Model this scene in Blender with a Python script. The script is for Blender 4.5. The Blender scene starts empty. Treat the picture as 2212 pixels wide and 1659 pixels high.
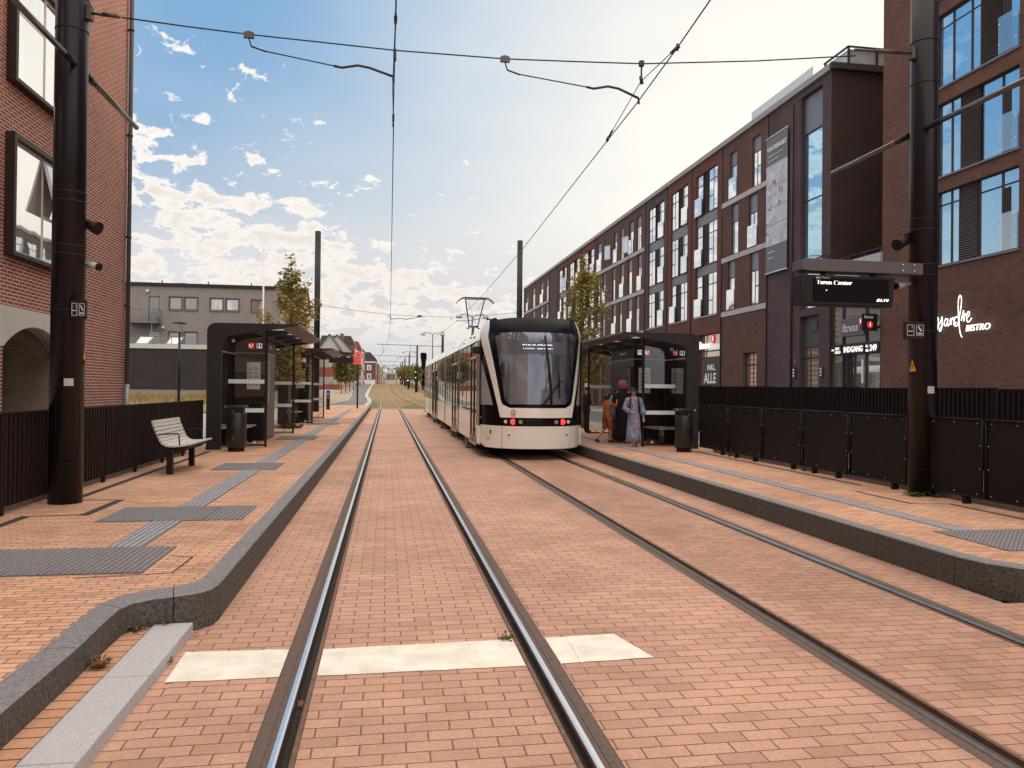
import bpy, bmesh, math, random
from mathutils import Vector, Matrix
random.seed(7)
S = bpy.context.scene
COL = S.collection
R = math.radians
# ---------------------------------------------------------------- camera
H_EYE = 1.71
def cam_basis(yaw, pitch, roll):
    fw = Vector((math.sin(yaw)*math.cos(pitch), math.cos(yaw)*math.cos(pitch), math.sin(pitch)))
    r0 = Vector((math.cos(yaw), -math.sin(yaw), 0)); u0 = r0.cross(fw)
    r = r0*math.cos(roll) + u0*math.sin(roll); u = -r0*math.sin(roll) + u0*math.cos(roll)
    return r, u, fw
cr, cu, cf = cam_basis(R(9.2287), R(0.4252), R(0.6))
cd = bpy.data.cameras.new('camera'); cam = bpy.data.objects.new('camera', cd); COL.objects.link(cam)
cd.sensor_fit = 'HORIZONTAL'; cd.sensor_width = 36; cd.lens = 36*1661/2212
cd.clip_start = .1; cd.clip_end = 5000
cam.matrix_world = Matrix(((cr.x, cu.x, -cf.x, 0), (cr.y, cu.y, -cf.y, 0), (cr.z, cu.z, -cf.z, H_EYE), (0, 0, 0, 1)))
S.camera = cam
# ---------------------------------------------------------------- light and exposure
S.view_settings.view_transform = 'Standard'; S.view_settings.look = 'None'
S.view_settings.exposure = 0.35; S.view_settings.gamma = 1
SUN_AZ, SUN_EL = R(58), R(13)           # azimuth from +Y towards +X
sd = bpy.data.lights.new('sun', 'SUN'); sun = bpy.data.objects.new('sun', sd); COL.objects.link(sun)
sd.energy = 1.5; sd.angle = R(10); sd.color = (1, .80, .62)
sdir = Vector((math.sin(SUN_AZ)*math.cos(SUN_EL), math.cos(SUN_AZ)*math.cos(SUN_EL), math.sin(SUN_EL)))
sun.rotation_euler = sdir.to_track_quat('Z', 'Y').to_euler()
W = bpy.data.worlds.new('World'); S.world = W; W.use_nodes = True
def world():
    nt = W.node_tree; N = nt.nodes; L = nt.links; N.clear()
    def nd(t, **k):
        n = N.new(t)
        for a, b in k.items(): setattr(n, a, b)
        return n
    def mth(op, a, b=None, c=None, clamp=False):
        n = nd('ShaderNodeMath', operation=op, use_clamp=clamp)
        for i, v in enumerate((a, b, c)):
            if v is None: continue
            if isinstance(v, (int, float)): n.inputs[i].default_value = v
            else: L.new(v, n.inputs[i])
        return n.outputs[0]
    def sm(v, a, b, lo=0., hi=1.):
        n = nd('ShaderNodeMapRange', interpolation_type='SMOOTHSTEP')
        if a > b: a, b, lo, hi = b, a, hi, lo
        L.new(v, n.inputs[0]); n.inputs[1].default_value = a; n.inputs[2].default_value = b
        n.inputs[3].default_value = lo; n.inputs[4].default_value = hi
        return n.outputs[0]
    def mixc(f, a, b):
        n = nd('ShaderNodeMix', data_type='RGBA')
        if isinstance(f, float): n.inputs[0].default_value = f
        else: L.new(f, n.inputs[0])
        for i, v in ((6, a), (7, b)):
            if isinstance(v, tuple): n.inputs[i].default_value = (*v, 1)
            else: L.new(v, n.inputs[i])
        return n.outputs[2]
    out = nd('ShaderNodeOutputWorld'); bg = nd('ShaderNodeBackground'); bg.inputs[1].default_value = .1
    sky = nd('ShaderNodeTexSky'); sky.sky_type = 'NISHITA'; sky.sun_disc = False
    sky.sun_elevation = SUN_EL; sky.sun_rotation = SUN_AZ; sky.air_density = 1.2; sky.dust_density = 1.5; sky.ozone_density = 1.5
    tc = nd('ShaderNodeTexCoord'); sep = nd('ShaderNodeSeparateXYZ'); L.new(tc.outputs['Generated'], sep.inputs[0])
    X, Y, Z = sep.outputs
    az = mth('ARCTAN2', X, Y); el = mth('ARCSINE', Z)      # radians
    azd = mth('MULTIPLY', az, 57.2958); eld = mth('MULTIPLY', el, 57.2958)
    # deep blue high on the left, paler to the right, pale warm band on the horizon
    hs = nd('ShaderNodeHueSaturation'); L.new(sky.outputs[0], hs.inputs['Color']); hs.inputs['Saturation'].default_value = 1.0; hs.inputs['Value'].default_value = SKYV
    K = 10.
    def c(r, g, b, k=1.): return (r*K*k, g*K*k, b*K*k)
    blue = mixc(sm(eld, 2, 24), c(.46, .51, .60), c(.20, .385, .62))
    col = mixc(.82, hs.outputs[0], blue)
    # thin bright veil round the sun's side of the sky
    dist = mth('ABSOLUTE', mth('SUBTRACT', azd, 42.))
    veil = mth('MULTIPLY', sm(dist, 14, 58, 1., 0.), sm(eld, -2, 40, 1., .85))
    n1 = nd('ShaderNodeTexNoise'); n1.inputs['Scale'].default_value = 1.6; n1.inputs['Detail'].default_value = 5
    mp1 = nd('ShaderNodeMapping'); mp1.inputs['Scale'].default_value = (1, 1, 3.2); L.new(tc.outputs['Generated'], mp1.inputs[0]); L.new(mp1.outputs[0], n1.inputs[0])
    veil2 = mth('ADD', veil, mth('MULTIPLY', mth('SUBTRACT', n1.outputs[0], .5), .6), clamp=True)
    col = mixc(veil2, col, c(.87, .82, .73))
    # low warm-grey haze band with blue-grey layer
    low = sm(eld, 3.5, 15, 1., 0.)
    col = mixc(mth('MULTIPLY', low, .55), col, c(.50, .485, .50))
    lft = mth('MULTIPLY', mth('MULTIPLY', sm(azd, 6, -14), sm(eld, 15, 7)), sm(azd, -60, -30)); col = mixc(mth('MULTIPLY', lft, .55), col, c(.74, .71, .68))
    # altocumulus: noise on a flat layer overhead
    den = mth('ADD', Z, .16)
    cx = mth('DIVIDE', X, den); cy = mth('DIVIDE', Y, den)
    cmb = nd('ShaderNodeCombineXYZ'); L.new(cx, cmb.inputs[0]); L.new(cy, cmb.inputs[1])
    wn = nd('ShaderNodeTexNoise'); wn.inputs['Scale'].default_value = 21.; wn.inputs['Detail'].default_value = 8; wn.inputs['Roughness'].default_value = .62; wn.inputs['Distortion'].default_value = .25
    mpc = nd('ShaderNodeMapping'); mpc.inputs['Location'].default_value = (3.1, 1.7, 0); mpc.inputs['Scale'].default_value = (1.25, 2.0, 1)
    cm2 = nd('ShaderNodeCombineXYZ'); L.new(az, cm2.inputs[0]); L.new(mth('POWER', mth('MAXIMUM', el, .001), .7), cm2.inputs[1]); L.new(cm2.outputs[0], mpc.inputs[0]); L.new(mpc.outputs[0], wn.inputs[0])
    w2 = nd('ShaderNodeTexNoise'); w2.inputs['Scale'].default_value = 3.2; w2.inputs['Detail'].default_value = 3; L.new(mpc.outputs[0], w2.inputs[0])
    wnz = mth('ADD', wn.outputs[0], mth('MULTIPLY', mth('SUBTRACT', w2.outputs[0], .5), .42))
    # cover grows to the left and downwards
    reg = mth('ADD', mth('MULTIPLY', azd, -.0070), mth('MULTIPLY', eld, -.0150))
    reg = mth('ADD', reg, .150)
    reg = mth('ADD', reg, mth('MULTIPLY', mth('MULTIPLY', sm(eld, 11, 7, 0., 1.), sm(azd, 8, 18, 1., 0.)), .07))
    left = mth('MAXIMUM', mth('MINIMUM', reg, .085), -.28)
    dens = mth('ADD', wnz, left)
    mask = sm(dens, .53, .60)
    mask = mth('MULTIPLY', mask, sm(eld, 2.0, 5.5)); mask = mth('MULTIPLY', mask, sm(azd, -42, -34))
    shade = sm(dens, .56, .78)
    cl = mixc(shade, c(.84, .80, .74), c(.66, .61, .57))
    warm = sm(eld, 6, 17, 1., 0.)
    cl = mixc(mth('MULTIPLY', warm, .45), cl, c(.70, .63, .58))
    col = mixc(mth('MULTIPLY', mask, .93), col, cl)
    # unseen sky overhead and behind, brightened to light the ground and tram front
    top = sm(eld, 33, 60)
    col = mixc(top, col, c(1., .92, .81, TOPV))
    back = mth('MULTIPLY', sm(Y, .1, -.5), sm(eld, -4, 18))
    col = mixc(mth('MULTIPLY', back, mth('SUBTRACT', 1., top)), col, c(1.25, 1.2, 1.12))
    # pale crescent moon
    def disc(d, cosr):
        v = nd('ShaderNodeVectorMath', operation='DOT_PRODUCT'); L.new(tc.outputs['Generated'], v.inputs[0]); v.inputs[1].default_value = d
        return mth('GREATER_THAN', v.outputs['Value'], cosr)
    MD = Vector((-.2743, .8894, .3656)).normalized(); M2 = (MD+Vector((-.0022, -.0006, .0002))).normalized(); cr_ = math.cos(R(.33))
    moon = mth('MULTIPLY', disc(MD, cr_), mth('SUBTRACT', 1., disc(M2, math.cos(R(.35)))))
    col = mixc(mth('MULTIPLY', moon, .5), col, c(.8, .8, .8))
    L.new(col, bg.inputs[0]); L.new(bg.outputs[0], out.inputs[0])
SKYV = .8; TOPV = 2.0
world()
# ---------------------------------------------------------------- materials
MATS = {}
def nodes(m):
    m.use_nodes = True; nt = m.node_tree
    return nt, nt.nodes, nt.links, nt.nodes['Principled BSDF']
def mat(name, col, rough=.6, metal=0., var=.12, scale=6., bump=0., bscale=60., spec=.5, coat=0., alpha=1., emit=None, estr=0.):
    if name in MATS: return MATS[name]
    m = bpy.data.materials.new(name); nt, N, L, b = nodes(m); MATS[name] = m
    b.inputs['Roughness'].default_value = rough; b.inputs['Metallic'].default_value = metal
    b.inputs['Specular IOR Level'].default_value = spec; b.inputs['Coat Weight'].default_value = coat
    b.inputs['Coat Roughness'].default_value = .06
    geo = N.new('ShaderNodeNewGeometry')
    n = N.new('ShaderNodeTexNoise'); n.inputs['Scale'].default_value = scale; n.inputs['Detail'].default_value = 6; n.inputs['Roughness'].default_value = .65
    L.new(geo.outputs['Position'], n.inputs[0])
    mr = N.new('ShaderNodeMapRange'); mr.inputs[1].default_value = .3; mr.inputs[2].default_value = .7
    mr.inputs[3].default_value = 1-var; mr.inputs[4].default_value = 1+var; L.new(n.outputs[0], mr.inputs[0])
    mx = N.new('ShaderNodeVectorMath'); mx.operation = 'SCALE'; mx.inputs[0].default_value = col; L.new(mr.outputs[0], mx.inputs['Scale'])
    L.new(mx.outputs[0], b.inputs['Base Color'])
    if bump:
        n2 = N.new('ShaderNodeTexNoise'); n2.inputs['Scale'].default_value = bscale; n2.inputs['Detail'].default_value = 4; L.new(geo.outputs['Position'], n2.inputs[0])
        bp = N.new('ShaderNodeBump'); bp.inputs['Strength'].default_value = bump; bp.inputs['Distance'].default_value = .01
        L.new(n2.outputs[0], bp.inputs['Height']); L.new(bp.outputs[0], b.inputs['Normal'])
    if emit: b.inputs['Emission Color'].default_value = (*emit, 1); b.inputs['Emission Strength'].default_value = estr
    return m
def emat(name, col, s=1.):
    if name in MATS: return MATS[name]
    m = bpy.data.materials.new(name); nt, N, L, b = nodes(m); MATS[name] = m
    b.inputs['Base Color'].default_value = (*[c*.5 for c in col], 1)
    b.inputs['Emission Color'].default_value = (*col, 1); b.inputs['Emission Strength'].default_value = s
    return m
def glossy_glass(name, inner, refl=.5, tint=(1, 1, 1), rough=.02, curtain=0.):
    """opaque window glass: sky reflection over a dim interior"""
    if name in MATS: return MATS[name]
    m = bpy.data.materials.new(name); nt, N, L, b = nodes(m); MATS[name] = m
    geo = N.new('ShaderNodeNewGeometry')
    n = N.new('ShaderNodeTexNoise'); n.inputs['Scale'].default_value = 1.1; n.inputs['Detail'].default_value = 2
    mp = N.new('ShaderNodeMapping'); mp.inputs['Scale'].default_value = (1, 3., .35); L.new(geo.outputs['Position'], mp.inputs[0]); L.new(mp.outputs[0], n.inputs[0])
    mr = N.new('ShaderNodeMapRange'); mr.inputs[1].default_value = .42; mr.inputs[2].default_value = .58
    L.new(n.outputs[0], mr.inputs[0])
    mx = N.new('ShaderNodeMix'); mx.data_type = 'RGBA'; L.new(mr.outputs[0], mx.inputs[0])
    mx.inputs[6].default_value = (*inner, 1); mx.inputs[7].default_value = (*[min(1, v+curtain) for v in inner], 1)
    L.new(mx.outputs[2], b.inputs['Base Color']); b.inputs['Roughness'].default_value = .5
    g = N.new('ShaderNodeBsdfGlossy'); g.inputs['Roughness'].default_value = rough; g.inputs['Color'].default_value = (*tint, 1)
    n3 = N.new('ShaderNodeTexNoise'); n3.inputs['Scale'].default_value = .9; L.new(geo.outputs['Position'], n3.inputs[0])
    bp = N.new('ShaderNodeBump'); bp.inputs['Strength'].default_value = .05; bp.inputs['Distance'].default_value = .05; L.new(n3.outputs[0], bp.inputs['Height']); L.new(bp.outputs[0], g.inputs['Normal'])
    lw = N.new('ShaderNodeLayerWeight'); lw.inputs[0].default_value = .35
    mr2 = N.new('ShaderNodeMapRange'); mr2.inputs[3].default_value = refl; mr2.inputs[4].default_value = 1.; L.new(lw.outputs[1], mr2.inputs[0])
    ms = N.new('ShaderNodeMixShader'); L.new(mr2.outputs[0], ms.inputs[0]); L.new(b.outputs[0], ms.inputs[1]); L.new(g.outputs[0], ms.inputs[2])
    L.new(ms.outputs[0], N['Material Output'].inputs[0])
    return m
def clear_glass(name, tint=(.8, .82, .82), alpha_r=.10, rough=0.):
    """thin see-through pane: transparent + a reflection that grows at grazing angles"""
    if name in MATS: return MATS[name]
    m = bpy.data.materials.new(name); nt, N, L, b = nodes(m); MATS[name] = m
    t = N.new('ShaderNodeBsdfTransparent'); t.inputs[0].default_value = (*tint, 1)
    g = N.new('ShaderNodeBsdfGlossy'); g.inputs['Roughness'].default_value = rough; g.inputs[0].default_value = (.95, .95, .95, 1)
    lw = N.new('ShaderNodeLayerWeight'); lw.inputs[0].default_value = .25
    mr = N.new('ShaderNodeMapRange'); mr.inputs[3].default_value = alpha_r; mr.inputs[4].default_value = .8; L.new(lw.outputs[1], mr.inputs[0])
    ms = N.new('ShaderNodeMixShader'); L.new(mr.outputs[0], ms.inputs[0]); L.new(t.outputs[0], ms.inputs[1]); L.new(g.outputs[0], ms.inputs[2])
    L.new(ms.outputs[0], N['Material Output'].inputs[0])
    return m
def brick(name, c1, c2, mortar, bw, rh, msize=.008, axes='YZ', off=.5, rough=.85, stain=.25, bump=.5, wob=0., third=None, mort_s=.1, tb=-.85, grime=None):
    """brick pattern in world metres; axes picks the two world axes"""
    if name in MATS: return MATS[name]
    m = bpy.data.materials.new(name); nt, N, L, b = nodes(m); MATS[name] = m
    geo = N.new('ShaderNodeNewGeometry'); sp = N.new('ShaderNodeSeparateXYZ'); L.new(geo.outputs['Position'], sp.inputs[0])
    cb = N.new('ShaderNodeCombineXYZ')
    L.new(sp.outputs['XYZ'.index(axes[0])], cb.inputs[0]); L.new(sp.outputs['XYZ'.index(axes[1])], cb.inputs[1])
    vec = cb.outputs[0]
    if wob:
        nw = N.new('ShaderNodeTexNoise'); nw.inputs['Scale'].default_value = 2.2; nw.inputs['Detail'].default_value = 4; L.new(vec, nw.inputs[0])
        sb = N.new('ShaderNodeVectorMath'); sb.operation = 'SUBTRACT'; sb.inputs[1].default_value = (.5, .5, .5); L.new(nw.outputs['Color'], sb.inputs[0])
        sc = N.new('ShaderNodeVectorMath'); sc.operation = 'SCALE'; sc.inputs['Scale'].default_value = wob; L.new(sb.outputs[0], sc.inputs[0])
        ad = N.new('ShaderNodeVectorMath'); ad.operation = 'ADD'; L.new(vec, ad.inputs[0]); L.new(sc.outputs[0], ad.inputs[1]); vec = ad.outputs[0]
    bt = N.new('ShaderNodeTexBrick'); L.new(vec, bt.inputs['Vector']); bt.offset = off; bt.squash = 1
    bt.inputs['Scale'].default_value = 1; bt.inputs['Brick Width'].default_value = bw; bt.inputs['Row Height'].default_value = rh
    bt.inputs['Mortar Size'].default_value = msize; bt.inputs['Mortar Smooth'].default_value = mort_s; bt.inputs['Bias'].default_value = 0
    bt.inputs['Color1'].default_value = (*c1, 1); bt.inputs['Color2'].default_value = (*c2, 1); bt.inputs['Mortar'].default_value = (*mortar, 1)
    col = bt.outputs[0]
    ns = N.new('ShaderNodeTexNoise'); ns.inputs['Scale'].default_value = .55; ns.inputs['Detail'].default_value = 8; ns.inputs['Roughness'].default_value = .7; L.new(cb.outputs[0], ns.inputs[0])
    mr = N.new('ShaderNodeMapRange'); mr.inputs[1].default_value = .3; mr.inputs[2].default_value = .7; mr.inputs[3].default_value = 1-stain; mr.inputs[4].default_value = 1+stain*.6; L.new(ns.outputs[0], mr.inputs[0])
    nf = N.new('ShaderNodeTexNoise'); nf.inputs['Scale'].default_value = 45; nf.inputs['Detail'].default_value = 3; L.new(cb.outputs[0], nf.inputs[0])
    mf = N.new('ShaderNodeMapRange'); mf.inputs[1].default_value = .3; mf.inputs[2].default_value = .7; mf.inputs[3].default_value = .88; mf.inputs[4].default_value = 1.12; L.new(nf.outputs[0], mf.inputs[0])
    mm = N.new('ShaderNodeMath'); mm.operation = 'MULTIPLY'; L.new(mr.outputs[0], mm.inputs[0]); L.new(mf.outputs[0], mm.inputs[1])
    if third:   # a few odd darker bricks: a second brick node with the same cells but strong bias
        b2 = N.new('ShaderNodeTexBrick'); L.new(vec, b2.inputs['Vector']); b2.offset = off; b2.squash = 1
        for k, v in (('Scale', 1), ('Brick Width', bw), ('Row Height', rh), ('Mortar Size', 0), ('Bias', tb)): b2.inputs[k].default_value = v
        b2.inputs['Color1'].default_value = (0, 0, 0, 1); b2.inputs['Color2'].default_value = (1, 1, 1, 1)
        m3 = N.new('ShaderNodeMix'); m3.data_type = 'RGBA'; L.new(b2.outputs[0], m3.inputs[0]); L.new(col, m3.inputs[6]); m3.inputs[7].default_value = (*third, 1); col = m3.outputs[2]
    vs = N.new('ShaderNodeVectorMath'); vs.operation = 'SCALE'; L.new(col, vs.inputs[0]); L.new(mm.outputs[0], vs.inputs['Scale'])
    fin = vs.outputs[0]
    if grime:      # brake dust and traffic grime: patchy darker film along given lines of travel
        acc = None
        for gx_, gw, gs in grime:
            s1 = N.new('ShaderNodeMath'); s1.operation = 'SUBTRACT'; L.new(sp.outputs[0], s1.inputs[0]); s1.inputs[1].default_value = gx_
            s2 = N.new('ShaderNodeMath'); s2.operation = 'ABSOLUTE'; L.new(s1.outputs[0], s2.inputs[0])
            r_ = N.new('ShaderNodeMapRange'); r_.interpolation_type = 'SMOOTHSTEP'; r_.inputs[1].default_value = 0; r_.inputs[2].default_value = gw; r_.inputs[3].default_value = gs; r_.inputs[4].default_value = 0; L.new(s2.outputs[0], r_.inputs[0])
            if acc is None: acc = r_.outputs[0]
            else: mxx = N.new('ShaderNodeMath'); mxx.operation = 'MAXIMUM'; L.new(acc, mxx.inputs[0]); L.new(r_.outputs[0], mxx.inputs[1]); acc = mxx.outputs[0]
        ng = N.new('ShaderNodeTexNoise'); ng.inputs['Scale'].default_value = 1.7; ng.inputs['Detail'].default_value = 7; ng.inputs['Roughness'].default_value = .7
        mg = N.new('ShaderNodeMapping'); mg.inputs['Scale'].default_value = (1, .45, 1); L.new(geo.outputs['Position'], mg.inputs[0]); L.new(mg.outputs[0], ng.inputs[0])
        rg = N.new('ShaderNodeMapRange'); rg.inputs[1].default_value = .35; rg.inputs[2].default_value = .65; rg.inputs[3].default_value = .35; rg.inputs[4].default_value = 1.15; L.new(ng.outputs[0], rg.inputs[0])
        mz = N.new('ShaderNodeMath'); mz.operation = 'MULTIPLY'; mz.use_clamp = True; L.new(acc, mz.inputs[0]); L.new(rg.outputs[0], mz.inputs[1])
        mc = N.new('ShaderNodeMix'); mc.data_type = 'RGBA'; L.new(mz.outputs[0], mc.inputs[0]); L.new(fin, mc.inputs[6]); mc.inputs[7].default_value = (.15, .075, .055, 1); fin = mc.outputs[2]
    L.new(fin, b.inputs['Base Color']); b.inputs['Roughness'].default_value = rough
    bp = N.new('ShaderNodeBump'); bp.inputs['Strength'].default_value = bump; bp.inputs['Distance'].default_value = .006; bp.invert = True
    am = N.new('ShaderNodeMath'); am.operation = 'ADD'; L.new(bt.outputs['Fac'], am.inputs[0])
    m5 = N.new('ShaderNodeMath'); m5.operation = 'MULTIPLY'; m5.inputs[1].default_value = .35; L.new(nf.outputs[0], m5.inputs[0]); L.new(m5.outputs[0], am.inputs[1])
    L.new(am.outputs[0], bp.inputs['Height']); L.new(bp.outputs[0], b.inputs['Normal'])
    return m
# ---------------------------------------------------------------- mesh builder
def sub(a, b): return (a[0]-b[0], a[1]-b[1], a[2]-b[2])
class Many:
    """collects pieces that each become a part of their own"""
    def __init__(s): s.p = []
    def __getattr__(s, n):
        def f(*a, **k): m = MB(); getattr(m, n)(*a, **k); s.p.append(m)
        return f
    def build(s, name, m, parent, **k): return [q.build(name, m, parent, **k) for q in s.p]
class MB:
    def __init__(s): s.v = []; s.f = []; s.sm = set()
    def add(s, vs, fs, smooth=False):
        o = len(s.v); s.v += [tuple(v) for v in vs]
        for f in fs:
            if smooth: s.sm.add(len(s.f))
            s.f.append(tuple(i+o for i in f))
        return s
    def quad(s, a, b, c, d): return s.add((a, b, c, d), ((0, 1, 2, 3),))
    def box(s, x0, x1, y0, y1, z0, z1):
        return s.add([(x, y, z) for x in (x0, x1) for y in (y0, y1) for z in (z0, z1)],
                     ((0, 1, 3, 2), (4, 6, 7, 5), (0, 4, 5, 1), (2, 3, 7, 6), (0, 2, 6, 4), (1, 5, 7, 3)))
    def cbox(s, c, sx, sy, sz, rz=0., rx=0., ry=0.):
        M = Matrix.Rotation(rz, 3, 'Z') @ Matrix.Rotation(ry, 3, 'Y') @ Matrix.Rotation(rx, 3, 'X')
        vs = [Vector(c) + M @ Vector((x*sx/2, y*sy/2, z*sz/2)) for x in (-1, 1) for y in (-1, 1) for z in (-1, 1)]
        return s.add(vs, ((0, 1, 3, 2), (4, 6, 7, 5), (0, 4, 5, 1), (2, 3, 7, 6), (0, 2, 6, 4), (1, 5, 7, 3)))
    def tube(s, pts, r, seg=8, cap=True):
        pts = [Vector(p) for p in pts]; n = len(pts); rs = r if isinstance(r, (list, tuple)) else [r]*n
        vs = []; ref = None
        for i, p in enumerate(pts):
            t = (pts[min(i+1, n-1)]-pts[max(i-1, 0)]).normalized()
            if ref is None: ref = Vector((0, 0, 1)) if abs(t.z) < .9 else Vector((1, 0, 0))
            a = t.cross(ref).normalized(); b = t.cross(a).normalized(); ref = -b if False else b.cross(t).cross(t)*-1 if False else ref
            for k in range(seg):
                q = 2*math.pi*k/seg; vs.append(p + (a*math.cos(q)+b*math.sin(q))*rs[i])
        fs = [(i*seg+k, i*seg+(k+1) % seg, (i+1)*seg+(k+1) % seg, (i+1)*seg+k) for i in range(n-1) for k in range(seg)]
        s.add(vs, fs, True)
        if cap:
            o = len(s.v)-n*seg
            s.f.append(tuple(o+k for k in range(seg))[::-1]); s.f.append(tuple(o+(n-1)*seg+k for k in range(seg)))
        return s
    def bar(s, a, b, w, h=None): return s.tube([a, b], w*.7071, 4) if h is None else s
    def prism(s, poly, axis, a0, a1, smooth=False):
        """poly: 2-D outline in the two remaining axes, extruded along axis"""
        def P(u, v, w):
            return {'x': (w, u, v), 'y': (u, w, v), 'z': (u, v, w)}[axis]
        n = len(poly); vs = [P(u, v, a0) for u, v in poly]+[P(u, v, a1) for u, v in poly]
        s.add(vs, [(i, (i+1) % n, n+(i+1) % n, n+i) for i in range(n)], smooth)
        o = len(s.v)-2*n; s.f.append(tuple(range(o, o+n))); s.f.append(tuple(range(o+n, o+2*n))[::-1]); return s
    def lathe(s, prof, c, seg=16, sx=1., sy=1.):
        vs = []; n = len(prof)
        for r, z in prof:
            for k in range(seg):
                q = 2*math.pi*k/seg; vs.append((c[0]+r*sx*math.cos(q), c[1]+r*sy*math.sin(q), c[2]+z))
        fs = [(i*seg+k, i*seg+(k+1) % seg, (i+1)*seg+(k+1) % seg, (i+1)*seg+k) for i in range(n-1) for k in range(seg)]
        s.add(vs, fs, True); o = len(s.v)-n*seg
        s.f.append(tuple(o+k for k in range(seg))[::-1]); s.f.append(tuple(o+(n-1)*seg+k for k in range(seg))); return s
    def ball(s, c, r, seg=12, rings=8, sz=1.):
        prof = [(max(1e-4, r*math.sin(math.pi*i/rings)), -r*sz*math.cos(math.pi*i/rings)) for i in range(rings+1)]
        return s.lathe(prof, c, seg)
    def build(s, name, m, parent=None, bevel=0., solid=0., subsurf=0, label=None):
        me = bpy.data.meshes.new(name); off = wloc(parent) if parent else Vector((0, 0, 0))
        me.from_pydata([tuple(Vector(v)-off) for v in s.v], [], s.f)
        for i in s.sm:
            if i < len(me.polygons): me.polygons[i].use_smooth = True
        if m: me.materials.append(m)
        bm = bmesh.new(); bm.from_mesh(me); bmesh.ops.recalc_face_normals(bm, faces=bm.faces); bm.to_mesh(me); bm.free()
        me.update(); o = bpy.data.objects.new(name, me); COL.objects.link(o)
        if parent: o.parent = parent
        if bevel:
            b = o.modifiers.new('bevel', 'BEVEL'); b.width = bevel; b.segments = 2; b.limit_method = 'ANGLE'; b.angle_limit = R(40)
        if solid: q = o.modifiers.new('solid', 'SOLIDIFY'); q.thickness = solid
        if subsurf: q = o.modifiers.new('sub', 'SUBSURF'); q.levels = q.render_levels = subsurf
        if label: o['label'] = label
        return o
def wloc(o):
    v = Vector((0, 0, 0))
    while o: v += o.location; o = o.parent
    return v
def thing(name, label, cat, loc=(0, 0, 0), group=None):
    o = bpy.data.objects.new(name, None); COL.objects.link(o); o.location = loc; o.empty_display_size = .2
    o['label'] = label; o['category'] = cat
    if group: o['group'] = group
    return o
def tag(o, label, cat, group=None):
    o['label'] = label; o['category'] = cat
    if group: o['group'] = group
    return o
def struct(o, kind='structure', label=None):
    o['kind'] = kind
    if label: o['label'] = label
    return o
def copy_tree(o, loc=None, label=None, parent=None):
    c = o.copy(); COL.objects.link(c); c.parent = parent
    if loc is not None: c.location = loc
    if label: c['label'] = label
    for ch in list(o.children): copy_tree(ch, parent=c)
    return c
def text_mb(txt, size, origin, right, up, depth=.01, shear=0., spacing=1., bold=0., align='LEFT', xs=1., cut=None):
    """lettering as geometry: origin = baseline start; right/up = unit vectors of the sign plane; cut=(lo,hi) keeps a band"""
    cu_ = bpy.data.curves.new('t', 'FONT'); cu_.body = txt; cu_.size = size; cu_.shear = shear; cu_.space_character = spacing
    cu_.align_x = align; cu_.extrude = depth/2; cu_.offset = bold; cu_.resolution_u = 3
    o = bpy.data.objects.new('t', cu_); COL.objects.link(o)
    dg = bpy.context.evaluated_depsgraph_get(); me = bpy.data.meshes.new_from_object(o.evaluated_get(dg))
    bpy.data.objects.remove(o); bpy.data.curves.remove(cu_)
    if cut:
        bm = bmesh.new(); bm.from_mesh(me)
        for z, nrm in ((cut[0], (0, -1, 0)), (cut[1], (0, 1, 0))):
            bmesh.ops.bisect_plane(bm, geom=bm.verts[:]+bm.edges[:]+bm.faces[:], plane_co=(0, z, 0), plane_no=nrm, clear_outer=True)
        bm.to_mesh(me); bm.free()
    mb = MB(); r = Vector(right); u = Vector(up); n = r.cross(u); O = Vector(origin)
    mb.add([O + r*v.co.x*xs + u*v.co.y + n*v.co.z for v in me.vertices], [tuple(p.vertices) for p in me.polygons])
    bpy.data.meshes.remove(me); return mb
def frange(a, b, n): return [a+(b-a)*i/n for i in range(n+1)]
def lerp_tab(tab, x):
    if x <= tab[0][0]: return tab[0][1]
    for (a, p), (b, q) in zip(tab, tab[1:]):
        if x <= b: return p+(q-p)*(x-a)/(b-a)
    return tab[-1][1]
ZT = [(20, 0), (60, .12), (75, .17), (90, .25), (106, .5), (120, .85), (140, 1.35), (180, 2.15), (220, 2.75), (300, 3.5), (400, 4.3), (600, 8.5), (900, 21.), (1400, 24)]
def zt(y): return lerp_tab(ZT, y)
PZ = .27
def pz(y): return PZ+zt(y)
# ---------------------------------------------------------------- ground, tracks, platforms
YS = [-6, -3, 0, 2, 4, 6, 8, 10, 13, 16, 20, 25, 30, 36, 42, 48, 54, 60]
def sheet(name, xl, xr, ys, zf, m, kind='structure', thick=0., xd=1):
    """strip between x = xl(y) and xr(y) draped on height zf(y)"""
    mb = MB(); vs = []; n = xd+1
    for y in ys:
        a = xl(y) if callable(xl) else xl; b = xr(y) if callable(xr) else xr
        for k in range(n): vs.append((a+(b-a)*k/xd, y, zf(y)))
    mb.add(vs, [(i*n+k, i*n+k+1, (i+1)*n+k+1, (i+1)*n+k) for i in range(len(ys)-1) for k in range(xd)])
    return struct(mb.build(name, m), kind)
M_dirt = mat('far_ground', (.20, .17, .12), .95, var=.3, scale=.4)
FARY = [-60, -20, 0, 20, 40, 60, 75, 90, 106, 120, 140, 180, 220, 300, 400, 600, 900, 1400]
sheet('ground', -700, 700, FARY, lambda y: zt(y)-.14, M_dirt)
RAILX = (-.50, .98, 2.87, 4.37)
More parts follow.
